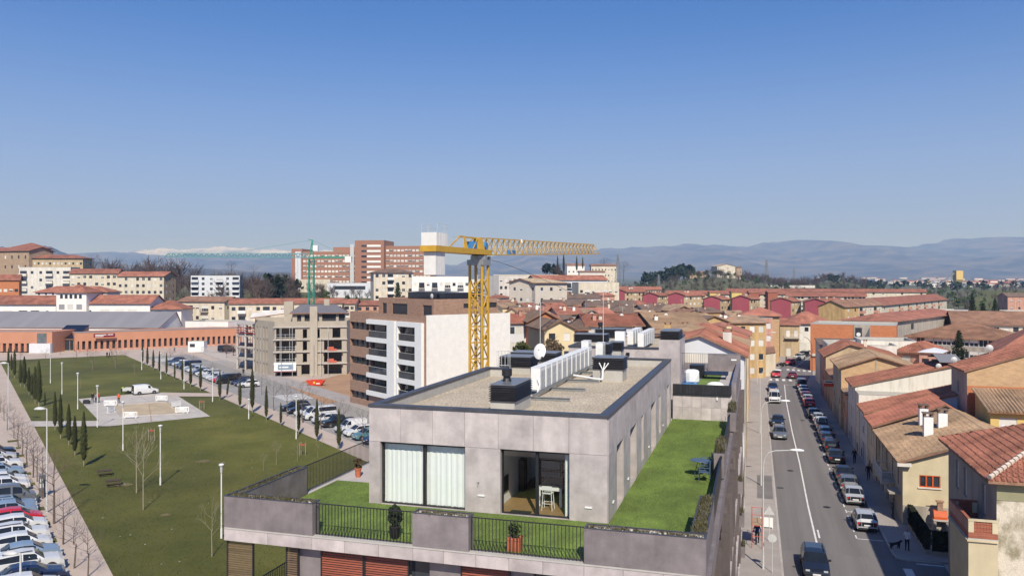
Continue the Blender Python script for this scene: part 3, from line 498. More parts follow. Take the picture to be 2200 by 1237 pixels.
# ---------------------------------------------------------------- equipment on the roof
def vent(label, u0, u1, v0, v1, zb, zl, zt, base='render_grey', cowl=False):
    t = thing('roof_vent', label, 'vent', W((u0+u1)/2,(v0+v1)/2,zb), -AZ, 'louvred vents on the roof'); hx, hy = (u1-u0)/2, (v1-v0)/2
    if zl > zb: MB().box(-hx,hx,-hy,hy,0,zl-zb).ob('base', base, t)
    n = max(3,int(round((zt-zl)/0.095))); st = (zt-zl)/n; mb = MB()
    mb.box(-hx+0.04,hx-0.04,-hy+0.04,hy-0.04,zl-zb+0.002,zt-zb-0.01)
    me = None
    for i in range(n):
        z = zl-zb+i*st; a, b, c = hx+0.07, hy+0.07, 0.03
        q = MB(); lo = [(-a,-b,z),(a,-b,z),(a,b,z),(-a,b,z)]; hi = [(-hx+c,-hy+c,z+st*0.85),(hx-c,-hy+c,z+st*0.85),(hx-c,hy-c,z+st*0.85),(-hx+c,hy-c,z+st*0.85)]
        for k in range(4): q.quad(lo[k],lo[(k+1)%4],hi[(k+1)%4],hi[k])
        q.quad(lo[3],lo[2],lo[1],lo[0]); q.ob('louvre_blade', 'louvre', t)
    mb.box(-hx-0.03,hx+0.03,-hy-0.03,hy+0.03,zt-zb-0.008,zt-zb+0.025).ob('hood', 'hood_grey', t)
    if cowl: MB().lathe([(0.20,zt-zb+0.02),(0.15,zt-zb+0.14),(0.15,zt-zb+0.22),(0.21,zt-zb+0.24),(0.21,zt-zb+0.52),(0.17,zt-zb+0.53)],16,(-hx+0.32,0.0)).ob('chimney_pot', 'black_metal', t, smooth=False)
    return t
vent('large louvred roof vent with round black chimney pot near the front parapet', -5.05,-4.05,1.95,4.35,ZG,T+3.88,T+4.52,cowl=True)
vent('louvred roof vent on concrete base right of the air conditioning row', -3.2,-1.62,13.6,15.0,ZG,T+4.0,T+4.6)
vent('wide louvred roof vent in front of the satellite dish', -9.0,-7.2,15.6,17.2,ZG-0.3,T+3.76,T+4.32); vent('louvred roof vent behind the satellite dish', -9.4,-6.55,19.0,20.6,ZG-0.3,T+3.75,T+4.27)
vent('slim louvred shaft at the far end of the air conditioning row', -4.75,-4.05,23.2,24.4,T+2.0,T+3.95,T+4.58); vent('slim louvred shaft behind the far end of the air conditioning row', -4.5,-3.7,26.0,27.2,T+2.0,T+3.95,T+4.5)
vent('long low louvred vent on the second roof block', -8.6,-6.1,33.5,35.0,ZG,T+3.95,T+4.5); vent('black louvred vent at the back of the second roof block', -8.0,-5.6,39.0,40.5,ZG,T+3.9,T+4.6,cowl=True); vent('louvred vent on top of the stair tower', -0.85,0.28,24.3,26.9,T+4.86,T+4.87,T+5.42)
def make_ac():
    t = thing('air_conditioner', 'x', 'air conditioner', (0,0,0), 0, 'air conditioning units in a row on the near roof')
    MB().box(-0.225,0.225,-0.47,0.47,0.06,1.08).box(-0.235,0.235,-0.48,0.48,1.08,1.10).ob('case', 'ac_white', t)
    g = MB()
    for i in range(12): g.box(0.226,0.240,-0.42,0.36,0.14+i*0.068,0.14+i*0.068+0.03)
    for i in range(5): g.box(0.240,0.248,-0.42+i*0.187,-0.42+i*0.187+0.02,0.13,0.96)
    g.ob('fan_grille', 'grille', t); q = MB(); k = 20
    for zc in (0.38,0.74): q.poly([(0.2265,-0.03+0.155*cos(2*pi*i/k),zc+0.155*sin(2*pi*i/k)) for i in range(k)])
    q.ob('fan_opening', 'grille', t); MB().box(-0.2,0.2,-0.46,-0.38,0,0.06).box(-0.2,0.2,0.38,0.46,0,0.06).ob('foot', 'steel', t)
    return t
ORD = ['first','second','third','fourth','fifth','sixth','seventh','eighth','ninth','tenth','eleventh','twelfth','thirteenth','fourteenth','fifteenth','sixteenth','seventeenth','eighteenth','nineteenth','twentieth','twenty-first','twenty-second','twenty-third','twenty-fourth','twenty-fifth','twenty-sixth','twenty-seventh','twenty-eighth','twenty-ninth','thirtieth']
ac = make_ac()
for i in range(11):
    lab = '%s white air conditioner from the near end of the roof row' % ORD[i]; p = W(-4.72+(0.0 if i < 10 else 0.02), 8.1+i*1.125, ZG+0.18)
    if i == 0: ac.location = p; ac.rotation_euler = (0,0,-AZ); ac['label'] = lab
    else: clone(ac, p, -AZ, lab)
t = clone(ac, W(-5.1,21.2,ZG+0.45), -AZ, 'taller air conditioner box standing above the far end of the row', 'raised air conditioning boxes', (1,1,1.02)); t = clone(ac, W(-4.5,22.8,ZG+0.25), -AZ, 'single white air conditioner standing past the far end of the row', 'raised air conditioning boxes')
for i in range(6): clone(ac, W(-3.2+0.0*i,32.6+i*1.15,ZG+0.30), -AZ, '%s air conditioner from the near end of the second roof row' % ORD[i], 'air conditioning units on the second roof block')
for i in range(4): clone(ac, W(-4.1,33.4+i*1.3,ZG+0.42), -AZ, '%s air conditioner of the left row on the second roof block' % ORD[i], 'left air conditioning units on the second roof block')
tag(MB().box(-0.35,0.35,-0.3,0.3,0,1.3).box(-0.37,0.37,-0.32,0.32,1.3,1.33).ob('roof_cabinet', 'wall_white', None, W(-4.65,31.6,ZG+0.2), -AZ), 'plain white cabinet beside the second roof air conditioners', 'cabinet')
def ibeam(label, u, v, L, z):
    tag(MB().box(0,L,-0.06,0.06,0,0.015).box(0,L,-0.008,0.008,0.015,0.125).box(0,L,-0.06,0.06,0.125,0.14).ob('steel_beam', 'steel', None, W(u,v,z), -AZ), label, 'beam', 'steel beams under the air conditioners')
for i, v in enumerate((6.1,9.45,12.9,16.6,18.6)): ibeam('%s cross beam from the front lying on the roof gravel' % ORD[i], -5.0, v, 2.25, ZG+0.01)
tag(MB().box(-0.05,0.05,0,14.4,0,0.012).box(-0.007,0.007,0,14.4,0.012,0.1).ob('steel_rail', 'steel', None, W(-4.42,6.0,ZG+0.152), -AZ), 'long steel rail along the front feet of the air conditioner row', 'rail')
tag(MB().box(-0.05,0.05,0,14.4,0,0.012).box(-0.007,0.007,0,14.4,0.012,0.1).ob('steel_rail', 'steel', None, W(-5.0,6.0,ZG+0.152), -AZ), 'long steel rail under the back feet of the air conditioner row', 'rail')
mb = MB(); pts = [(-4.2,13.4,0.3),(-2.9,13.2,0.16),(-2.62,13.2,0.16),(-2.6,13.3,0.7)]
for a, b in zip(pts[:-1],pts[1:]): mb.tube(a,b,0.055,None,8)
for a in (-0.25,0.05,0.25): mb.tube((-2.6,13.3,0.6),(-2.6+a,13.55,0.98),0.03,None,6)
tag(mb.ob('pipe_bundle', 'ac_white', None, W(0,0,ZG), -AZ), 'white insulated pipes rising into the vent right of the row', 'pipes')
mb = MB(); [mb.tube(a,b,0.035,None,6) for a, b in (((-4.55,7.3,0.15),(-4.5,7.55,0.5)),((-4.5,7.55,0.5),(-4.62,7.6,0.75)),((-4.62,7.25,0.05),(-4.55,7.3,0.15)))]
tag(mb.ob('pipe_bundle', 'ac_white', None, W(0,0,ZG), -AZ), 'white pipe bending down at the near end of the row', 'pipes')
t = thing('satellite_dish', 'white oval satellite dish on a short post behind the wide vent', 'satellite dish', W(-6.45,14.9,ZG), -AZ)
mb = MB(); k, rings = 24, 5
for j in range(rings+1):
    r = 0.40*j/rings
    for i in range(k): a = 2*pi*i/k; mb.v.append((r*0.93*cos(a), 0.10*(r/0.40)**2-0.10, r*1.12*sin(a)))
for j in range(rings):
    for i in range(k): mb.f.append((j*k+i,j*k+(i+1)%k,(j+1)*k+(i+1)%k,(j+1)*k+i)); mb.m.append(0)
d = mb.ob('dish', 'lamp_white', t, (0,0,1.38), 0, True); d.rotation_euler = (R(-14),0,R(-12)); MB().tube((0,0.05,0),(0,0.05,1.35),0.03).box(-0.07,0.07,-0.08,0.12,1.2,1.5).tube((0,0,1.0),(0.28,-0.55,1.05),0.015).ob('post', 'steel', t); MB().box(0.24,0.32,-0.62,-0.5,1.03,1.15).ob('receiver', 'black_plastic', t)
def mast(label, u, v, z, h, arms):
    t = thing('antenna_mast', label, 'antenna', W(u,v,z), -AZ); MB().tube((0,0,0),(0,0,h),0.028,0.02,6).ob('pole', 'galv', t)
    for zz, L, n in arms:
        mb = MB().tube((-L/2,0,zz),(L/2,0,zz),0.012,None,4)
        for i in range(n): x = -L/2+L*i/(n-1); mb.tube((x,-0.16,zz),(x,0.16,zz),0.007,None,4)
        mb.ob('aerial', 'galv', t)
mast('tall slim antenna mast rising behind the far end of the roof row', -5.0, 26.5, T+2.0, 6.6, ((6.5,0.5,4),)); mast('antenna mast with small aerial left of the satellite dish', -7.9, 20.5, T+3.0, 5.2, ((5.0,0.7,6),(4.3,0.5,3)))
t = thing('roof_ladder', 'steel safety cage ladder at the left edge of the roof', 'ladder', W(-8.5,14.7,T+2.2), -AZ)
for i in range(7): a = pi*i/6; MB().tube((0.38*cos(a),0.3*sin(a),0.4),(0.38*cos(a),0.3*sin(a),2.5),0.016,None,5).ob('bar', 'galv', t)
for z in (0.9,1.7,2.5):
    mb = MB(); pp = [(0.38*cos(pi*i/10),0.3*sin(pi*i/10),z) for i in range(11)]; [mb.tube(a,b,0.018,None,5) for a, b in zip(pp[:-1],pp[1:])]; mb.ob('hoop', 'galv', t)
# ================================================================ buildings: walls with real openings, windows, roofs
_WC = {}
def window_mesh(w, h, st):
    key = (round(w,2), round(h,2), st)
    if key in _WC: return _WC[key]
    fm = {'w':'frame_white','n':'frame_brown','d':'frame_dark','o':'shutter_orange'}[st[0]]; kind = st[1:] or 'g'; mb = MB(); f = 0.06; y0, y1 = 0.06, 0.11
    mb.box(0,f,y0,y1,0,h,0).box(w-f,w,y0,y1,0,h,0).box(f,w-f,y0,y1,0,f,0).box(f,w-f,y0,y1,h-f,h,0)
    if w > 0.8:
        for k in range(1, int(round(w/0.75))): x = w*k/int(round(w/0.75)); mb.box(x-0.035,x+0.035,y0+0.004,y1,f,h-f,0)
    mb.quad((f,y1-0.01,f),(w-f,y1-0.01,f),(w-f,y1-0.01,h-f),(f,y1-0.01,h-f),1)
    b = {'B':1.0,'H':0.5,'T':0.25}.get(kind, 0)
    if b: mb.box(0.02,w-0.02,y0-0.03,y0-0.005,h-(h-0.02)*b,h-0.01,2)
    pane = 'pane_grey' if kind == 'c' else 'pane'
    _WC[key] = mb.mesh('window', [fm, pane, 'blind_grey' if st[0] == 'd' else 'blind']); return _WC[key]
def put_windows(parent, p0, p1, ops, dep=0.14, name='window'):
    ang = atan2(p1[1]-p0[1], p1[0]-p0[0]); ux, uy = cos(ang), sin(ang)
    for o in ops:
        st = o[4] if len(o) > 4 else 'wg'
        if st == '-': continue
        inst(window_mesh(o[1]-o[0], o[3]-o[2], st), 'door' if o[2] < 0.15 and o[3]-o[2] > 1.9 and len(o) > 5 else name, parent, (p0[0]+ux*o[0]-uy*(dep-0.12), p0[1]+uy*o[0]+ux*(dep-0.12), o[2]), ang)
RW = random.Random(21)
def grid(L, floors, n, ww, wh, z0=0.0, fh=2.9, sill=1.0, sts=('wg','wB','wH','wT'), m=1.0, skip=0.0, jit=0.0):
    """rows of evenly spaced openings"""
    out = []
    for k in range(floors):
        for i in range(n):
            if RW.random() < skip: continue
            c = m+(L-2*m)*(i+0.5)/n; out.append((c-ww/2, c+ww/2, z0+k*fh+sill, z0+k*fh+sill+wh, RW.choice(sts)))
    return out
def slab3(mb, poly, t, mi=0, mb_i=None):
    mb_i = mi if mb_i is None else mb_i; lo = [(p[0],p[1],p[2]-t) for p in poly]; mb.poly(poly, mi); mb.poly(lo[::-1], mb_i); k = len(poly)
    for i in range(k): j = (i+1) % k; mb.quad(lo[i], lo[j], poly[j], poly[i], mb_i)
def tiles_on(mb, a, b, c, d, pitch=0.30, course=0.42, rr=None, mi=0):
    """half round tiles laid on the plane a-b (eave) to d-c (ridge)"""
    a, b, c, d = map(Vector, (a, b, c, d)); rr = rr or random.Random(1); eave = (b-a); L = eave.length; e = eave/L
    sl = ((d-a)+(c-b))/2; sl = sl-e*sl.dot(e); n = e.cross(sl).normalized(); SL = sl.length; s = sl/SL
    la = (d-a).dot(e); lb = (c-a).dot(e)
    ny = int(SL/course)
    for j in range(ny):
        t0, t1 = j*course/SL, min(1.0, (j+1.12)*course/SL); x0 = la*t0; x1 = L+(lb-L)*t0; nx = int((x1-x0)/pitch)
        for i in range(nx):
            x = x0+(i+0.5)*pitch+rr.uniform(-.02,.02); w = pitch*0.36; h0, h1 = 0.075+rr.uniform(0,.02), 0.045
            q = a+e*x+s*(SL*t0+rr.uniform(-.03,.03)); r = a+e*(x+0.0)+s*(SL*t1)
            p = [q-e*w+n*0.012, q-e*w*0.5+n*h0, q+e*w*0.5+n*h0, q+e*w+n*0.012]; o = [r-e*w*0.85+n*0.012, r-e*w*0.42+n*h1, r+e*w*0.42+n*h1, r+e*w*0.85+n*0.012]
            for k in range(3): mb.quad(p[k],p[k+1],o[k+1],o[k],mi)
            mb.quad(p[0],p[3],p[2],p[1],mi)
def roof_part(parent, planes, m, t=0.16, tiles=False, edge='tile_brown', seed=1, trim=None):
    mb = MB()
    for pl in planes: slab3(mb, pl, t, 0, 1)
    r = mb.ob('roof', [m, edge], parent)
    if tiles:
        q = MB(); rr = random.Random(seed)
        for pl in planes:
            if len(pl) == 4: tiles_on(q, *pl, rr=rr)
            elif len(pl) == 3: tiles_on(q, pl[0], pl[1], pl[2], pl[2], rr=rr)
        stuff(q.ob('roof_tiles', m, r))
    return r
def gable_planes(w, d, h, rise, ov, ridge='x', off=0.5):
    if ridge == 'x':
        ym = d*off; s1 = rise/ym; s2 = rise/(d-ym); zr = h+rise
        return [[(-ov,-ov,h-s1*ov),(w+ov,-ov,h-s1*ov),(w+ov,ym,zr),(-ov,ym,zr)], [(w+ov,d+ov,h-s2*ov),(-ov,d+ov,h-s2*ov),(-ov,ym,zr),(w+ov,ym,zr)]]
    xm = w*off; s1 = rise/xm; s2 = rise/(w-xm); zr = h+rise
    return [[(-ov,d+ov,h-s1*ov),(-ov,-ov,h-s1*ov),(xm,-ov,zr),(xm,d+ov,zr)], [(w+ov,-ov,h-s2*ov),(w+ov,d+ov,h-s2*ov),(xm,d+ov,zr),(xm,-ov,zr)]]
def hip_planes(w, d, h, rise, ov):
    m = min(w, d)/2; s = rise/m; z = h-s*ov; zr = h+rise; a, b, c, e = (-ov,-ov,z), (w+ov,-ov,z), (w+ov,d+ov,z), (-ov,d+ov,z)
    if w >= d: p, q = (m,d/2,zr), (w-m,d/2,zr); return [[a,b,q,p],[c,e,p,q],[e,a,p],[b,c,q]] if w > d+0.01 else [[a,b,p],[b,c,p],[c,e,p],[e,a,p]]
    p, q = (w/2,m,zr), (w/2,d-m,zr); return [[a,b,p],[b,c,q,p],[c,e,q],[e,a,p,q]]
def bld(name, label, cat, A, rz, w, d, h, wall='wall_cream', roof='flat', rm='tile_red', rise=1.8, ov=0.4, z0=0.0, F=(), Rt=(), Lf=(), Bk=(), group=None, tiles=False, off=0.5, dep=0.14, wallF=None, wallR=None, wallL=None, par=0.5, deck='render_grey', t=None, seed=1, edge='tile_brown', split=False):
    """A = front left corner on the ground (world x, y); front looks along local -y"""
    t = t or thing(name, label, cat, (A[0], A[1], z0), rz, group)
    side = {'F':((0,0),(w,0),F,wallF),'R':((w,0),(w,d),Rt,wallR),'B':((w,d),(0,d),Bk,None),'L':((0,d),(0,0),Lf,wallL)}
    hh = h+(par if roof == 'flat' else 0); groups = {}
    for k, (p0, p1, ops, wm) in side.items():
        mb = groups.setdefault(wm or wall, MB()); L = hypot(p1[0]-p0[0], p1[1]-p0[1])
        ops = [o for o in ops if o[0] > 0.02 and o[1] < L-0.02 and o[3] < hh-0.02]
        top = hh
        if roof == 'sx': mb.wall(p0, p1, 0, h, ops, dep)
        elif roof == 'sy': mb.wall(p0, p1, 0, h, ops, dep)
        else: mb.wall(p0, p1, 0, top, ops, dep)
        if roof == 'gx' and k in 'RL': mb.tri((*p0,h),(*p1,h),(p0[0],d*off,h+rise))
        if roof == 'gy' and k in 'FB': mb.tri((*p0,h),(*p1,h),(w*off,p0[1],h+rise))
        if roof == 'sx':
            if k in 'F': mb.tri((0,0,h),(w,0,h),(w,0,h+rise))
            if k in 'B': mb.tri((w,d,h),(0,d,h),(w,d,h+rise))
            if k in 'R': mb.quad((w,0,h),(w,d,h),(w,d,h+rise),(w,0,h+rise))
        if roof == 'sy':
            if k == 'B': mb.quad((w,d,h),(0,d,h),(0,d,h+rise),(w,d,h+rise))
            if k == 'R': mb.tri((w,0,h),(w,d,h),(w,d,h+rise))
            if k == 'L': mb.tri((0,d,h),(0,0,h),(0,d,h+rise))
        put_windows(t, p0, p1, ops, dep)
    for wm, mb in groups.items(): mb.ob('wall', wm, t)
    if roof == 'flat':
        MB().quad((0.02,0.02,h),(w-0.02,0.02,h),(w-0.02,d-0.02,h),(0.02,d-0.02,h)).ob('roof', deck, t)
        q = 0.22; MB().box(-0.03,w+0.03,-0.03,q,hh,hh+0.08).box(-0.03,w+0.03,d-q,d+0.03,hh,hh+0.08).box(-0.03,q,q,d-q,hh,hh+0.08).box(w-q,w+0.03,q,d-q,hh,hh+0.08).ob('coping', 'render_grey', t)
        MB().quad((w,q,h),(0,q,h),(0,q,hh),(w,q,hh)).quad((0,d-q,h),(w,d-q,h),(w,d-q,hh),(0,d-q,hh)).quad((q,0,h),(q,d,h),(q,d,hh),(q,0,hh)).quad((w-q,d,h),(w-q,0,h),(w-q,0,hh),(w-q,d,hh)).ob('parapet', deck, t)
    elif roof == 'gx': roof_part(t, gable_planes(w,d,h+0.17,rise,ov,'x',off), rm, 0.16, tiles, edge, seed)
    elif roof == 'gy': roof_part(t, gable_planes(w,d,h+0.17,rise,ov,'y',off), rm, 0.16, tiles, edge, seed)
    elif roof == 'hip': roof_part(t, hip_planes(w,d,h+0.17,rise,ov), rm, 0.16, tiles, edge, seed)
    elif roof == 'sx': s = rise/w; roof_part(t, [[(-ov,d+0.2,h-s*ov+0.17),(-ov,-0.2,h-s*ov+0.17),(w,-0.2,h+rise+0.17),(w,d+0.2,h+rise+0.17)]], rm, 0.16, tiles, edge, seed)
    elif roof == 'sy': s = rise/d; roof_part(t, [[(-0.2,-ov,h-s*ov+0.17),(w+0.2,-ov,h-s*ov+0.17),(w+0.2,d,h+rise+0.17),(-0.2,d,h+rise+0.17)]], rm, 0.16, tiles, edge, seed)
    return t
def chimney(t, x, y, z0, h=1.1, s=0.5, m='wall_cream', cap='tile_brown'):
    c = MB().box(x-s/2,x+s/2,y-s/2,y+s/2,z0,z0+h).ob('chimney', m, t)
    MB().box(x-s/2,x-s/2+0.1,y-s/2,y+s/2,z0+h,z0+h+0.22).box(x+s/2-0.1,x+s/2,y-s/2,y+s/2,z0+h,z0+h+0.22).box(x-s*0.65,x+s*0.65,y-s*0.65,y+s*0.65,z0+h+0.22,z0+h+0.29).ob('chimney_cap', cap, c)
def dish(t, x, y, z, r=0.4, rz=0.0):
    r *= 0.85; z -= 0.45
    mb = MB(); k = 12
    for j in range(4):
        q = r*j/3
        for i in range(k): a = 2*pi*i/k; mb.v.append((q*cos(a), 0.35*r*(q/r)**2-0.35*r, q*sin(a)))
    for j in range(3):
        for i in range(k): mb.f.append((j*k+i,j*k+(i+1)%k,(j+1)*k+(i+1)%k,(j+1)*k+i)); mb.m.append(0)
    mb.tube((0,0,0),(0,0.1,-1.0),0.03,None,5); o = mb.ob('satellite_dish', 'galv', t, (x,y,z+1.0), rz, True); return o
def balcony(t, x0, x1, z, dep=1.2, m='wall_pale', rail='solid', h=1.0, y=0.0, slab='concrete'):
    b = MB().box(x0,x1,y-dep,y-0.005,z-0.18,z).ob('balcony', slab, t)
    if rail == 'solid': MB().box(x0,x1,y-dep-0.06,y-dep,z-0.18,z+h).box(x0-0.06,x0,y-dep-0.06,y-0.01,z-0.18,z+h).box(x1,x1+0.06,y-dep-0.06,y-0.01,z-0.18,z+h).ob('parapet', m, b)
    elif rail == 'bars':
        mb = MB(); n = int((x1-x0)/0.16)
        for i in range(n+1): x = x0+(x1-x0)*i/n; mb.box(x-0.012,x+0.012,y-dep-0.012,y-dep+0.012,z,z+h)
        mb.box(x0,x1,y-dep-0.02,y-dep+0.02,z+h,z+h+0.04); 
        for x in (x0,x1): mb.box(x-0.015,x+0.015,y-dep,y,z+h,z+h+0.04).box(x-0.015,x+0.015,y-dep/2,y-dep/2+0.02,z,z+h)
        mb.ob('railing', 'frame_dark' if m == 'wall_pale' else m, b)
    elif rail == 'glass': MB().box(x0,x1,y-dep,y-dep+0.02,z,z+h).ob('glass_panel', 'pane_grey', b); MB().box(x0,x1,y-dep-0.02,y-dep+0.04,z+h,z+h+0.04).ob('hand_rail', 'galv', b)
    return b
def face(pxL, dL, pxR, dR): # corner, heading and length of a front seen between two columns
    a, b = D(pxL, dL), D(pxR, dR); return (a.x, a.y), atan2(b.y-a.y, b.x-a.x), (b-a).length
# a window between a pair of near planes: where a sight line meets a plane of the street frame
CU = -(C0[0]*U[0]+C0[1]*U[1]); CV = -(C0[0]*V[0]+C0[1]*V[1])     # the camera in street coordinates
def on_u(px, u): r = (px-CX)/F; Y = (u-CU)/(r*U[0]+U[1]); return uvof((r*Y, Y))[1], Y
def on_v(px, v): r = (px-CX)/F; Y = (v-CV)/(r*V[0]+V[1]); return uvof((r*Y, Y))[0], Y
# ================================================================ vehicles
CARS = {  # length, width, wheel radius, stations (y fraction, belt, top)
 'hatchback': (4.0,1.74,0.31,[(-.5,.50,.52),(-.49,.86,.88),(-.45,.94,1.10),(-.36,.95,1.42),(-.10,.93,1.49),(.08,.92,1.42),(.25,.90,.95),(.44,.74,.78),(.49,.62,.64),(.5,.45,.47)]),
 'saloon': (4.45,1.76,0.31,[(-.5,.50,.52),(-.49,.84,.88),(-.36,.95,.99),(-.23,.95,1.38),(-.05,.94,1.44),(.09,.92,1.37),(.24,.90,.94),(.44,.74,.77),(.49,.60,.62),(.5,.45,.47)]),
 'estate': (4.55,1.77,0.31,[(-.5,.50,.52),(-.495,.88,.90),(-.46,.95,1.12),(-.40,.95,1.43),(-.08,.94,1.49),(.09,.92,1.42),(.24,.90,.94),(.44,.75,.78),(.49,.62,.64),(.5,.45,.47)]),
 'suv': (4.4,1.84,0.35,[(-.5,.55,.57),(-.495,.98,1.0),(-.46,1.05,1.22),(-.40,1.06,1.58),(-.08,1.05,1.66),(.08,1.04,1.58),(.22,1.02,1.06),(.43,.92,.96),(.49,.76,.78),(.5,.5,.52)]),
 'van': (4.25,1.80,0.31,[(-.5,.50,.52),(-.498,.98,1.0),(-.49,1.05,1.72),(-.46,1.05,1.80),(.0,1.05,1.82),(.14,1.03,1.70),(.28,.99,1.03),(.44,.84,.88),(.49,.70,.72),(.5,.45,.47)]),
 'minibus': (4.9,1.92,0.33,[(-.5,.52,.54),(-.498,1.0,1.02),(-.49,1.12,1.85),(-.45,1.12,1.95),(.10,1.12,1.96),(.22,1.10,1.86),(.38,1.04,1.10),(.46,.92,.96),(.495,.72,.74),(.5,.45,.47)]),
 'pickup': (4.9,1.82,0.36,[(-.5,.55,.57),(-.499,.95,.97),(-.16,.98,1.0),(-.13,1.02,1.62),(.05,1.02,1.70),(.14,1.01,1.64),(.24,.99,1.03),(.43,.90,.94),(.49,.75,.77),(.5,.5,.52)])}
_CC = {}
def car_parts(kind, col):
    if (kind, col) in _CC: return _CC[(kind, col)]
    L, w, wr, st = CARS[kind]; hw = w/2; body = MB(); glass = MB(); secs = []
    for yf, be, to in st:
        end = max(0.0, abs(yf)-0.40)/0.10; tw = hw*(1-0.13*end**2); gh = to-be > 0.2; zb = 0.24+0.06*end
        rw = tw*(0.80 if gh else 0.93); tz = to; y = yf*L
        half = [(tw*0.93,zb),(tw*1.0,min(be*0.62,be-0.02)),(tw*0.985,be),(rw,max(be+0.004,tz-0.06) if gh else be+0.006),(rw*0.62,tz)]
        secs.append([Vector((-x,y,z)) for x, z in half]+[Vector((x,y,z)) for x, z in reversed(half)])
    def pane(a, b, c, d, ins=0.09):
        q = [a,b,c,d]; ctr = (a+b+c+d)/4; n = (c-a).cross(d-b)
        if n.length < 1e-6: return
        n.normalize()
        if n.dot(ctr-Vector((0,0,0.8))) < 0: n = -n
        glass.quad(*[p.lerp(ctr, ins)+n*0.006 for p in q])
    for i in range(len(secs)-1):
        A_, B_ = secs[i], secs[i+1]; ga = st[i][2]-st[i][1]; gb = st[i+1][2]-st[i+1][1]
        for k in range(9): body.quad(A_[k],A_[k+1],B_[k+1],B_[k])
        if abs(st[i+1][2]-st[i][2]) > 0.25 and not (ga > 0.3 and gb > 0.3):
            pane(A_[4],A_[5],B_[5],B_[4],0.05); pane(A_[3],A_[4],B_[4],B_[3],0.05); pane(A_[5],A_[6],B_[6],B_[5],0.05)
    gi = [i for i in range(len(st)) if st[i][2]-st[i][1] > 0.3]                # one continuous band of side glass
    for sgn in (0,1):
        bi, ti = ((2,3),(7,6))[sgn]; rows = []
        for i in ([gi[0]-1]+gi+[gi[-1]+1]):
            if i < 0 or i >= len(st): continue
            b_, t_ = secs[i][bi], secs[i][ti]
            if i not in gi: j = gi[0] if i < gi[0] else gi[-1]; b_ = secs[j][bi].lerp(b_, 0.55); t_ = secs[j][ti].lerp(secs[i][ti], 0.50)
            if kind == 'van' and i < gi[-1]: continue
            rows.append((b_.lerp(t_,0.10), b_.lerp(t_,0.88)))
        if kind == 'van': rows = [(secs[gi[-2]][bi].lerp(secs[gi[-1]][bi],0.5).lerp(secs[gi[-2]][ti].lerp(secs[gi[-1]][ti],0.5),0.10), secs[gi[-2]][bi].lerp(secs[gi[-1]][bi],0.5).lerp(secs[gi[-2]][ti].lerp(secs[gi[-1]][ti],0.5),0.88))]+rows
        o_ = Vector((-0.008 if sgn == 0 else 0.008,0,0.004)); mid = len(rows)//2
        for i in range(len(rows)-1):
            p_, q_ = rows[i], rows[i+1]; e_ = 0.06 if i+1 == mid and len(rows) > 3 else 0.0
            glass.quad(p_[0]+o_, q_[0].lerp(p_[0],e_)+o_, q_[1].lerp(p_[1],e_)+o_, p_[1]+o_)
    body.poly(secs[0]); body.poly(secs[-1][::-1]); 
    for i in range(len(secs)-1): body.quad(secs[i][0],secs[i+1][0],secs[i+1][9],secs[i][9])
    out = [('body', body.mesh('body','car_'+col,True), (0,0,0))]
    me = out[0][1]; me.shade_flat() if False else None
    out.append(('window', glass.mesh('window','car_glass'), (0,0,0)))
    wm = MB(); k = 16
    def disc(x, r, mi): wm.poly([(x,r*cos(2*pi*i/k),r*sin(2*pi*i/k)) for i in range(k)], mi)
    for s in (-1,1):
        pass
    wm.tube((-0.10,0,0),(0.10,0,0),wr,None,k,0); disc(0.103,wr*0.66,1); disc(-0.103,wr*0.66,1)
    for j in range(5):
        a = 2*pi*j/5
        for x in (0.106,-0.106): wm.quad((x,wr*.1*cos(a+1.57),wr*.1*sin(a+1.57)),(x,wr*.1*cos(a-1.57),wr*.1*sin(a-1.57)),(x,wr*.6*cos(a-.12),wr*.6*sin(a-.12)),(x,wr*.6*cos(a+.12),wr*.6*sin(a+.12)),2)
    wme = wm.mesh('wheel',['tyre','trim','rim']); ax = {'van':(-.29,.31),'minibus':(-.29,.33),'pickup':(-.30,.31)}.get(kind,(-.29,.31))
    arch = MB()
    for f in ax:
        for s in (-1,1):
            out.append(('wheel', wme, (s*(hw-0.085), f*L, wr))); arch.poly([(s*(hw+0.003), f*L+(wr+.05)*cos(2*pi*i/k), max(0.2,wr+(wr+.05)*sin(2*pi*i/k))) for i in range(k)])
    out.append(('wheel_arch', arch.mesh('wheel_arch','trim'), (0,0,0)))
    zl = st[-3][1]-0.06; hl = MB().box(-0.14,0.14,-0.05,0.05,-0.05,0.05).mesh('headlight','head_light'); y = st[-2][0]*L-0.03
    for s in (-1,1): out.append(('headlight', hl, (s*hw*0.66, y, zl)))
    tl = MB().box(-0.09,0.09,-0.04,0.04,-0.13 if kind in ('van','minibus') else -0.09,0.13 if kind in ('van','minibus') else 0.09).mesh('tail_light','tail_light'); y = st[1][0]*L+0.01
    for s in (-1,1): out.append(('tail_light', tl, (s*hw*0.74, y, st[1][1]-0.10)))
    mi = MB().box(-0.09,0.09,-0.05,0.05,-0.06,0.07).mesh('mirror','car_'+col)
    ym = next(st[i][0] for i in range(len(st)-1,0,-1) if st[i][2]-st[i][1] > 0.3)*L+0.22
    for s in (-1,1): out.append(('mirror', mi, (s*(hw+0.07), ym, st[5][1]+0.06)))
    pl = MB().box(-0.26,0.26,-0.012,0.012,-0.055,0.055).mesh('number_plate','plate')
    out.append(('number_plate', pl, (0,-L/2-0.006,0.62))); out.append(('number_plate', pl, (0,L/2+0.006,0.45)))
    bm_ = MB().box(-hw*0.82,hw*0.82,L/2-0.03,L/2+0.004,0.26,0.40).box(-hw*0.82,hw*0.82,-L/2-0.004,-L/2+0.03,0.26,0.42).mesh('bumper','trim'); out.append(('bumper', bm_, (0,0,0)))
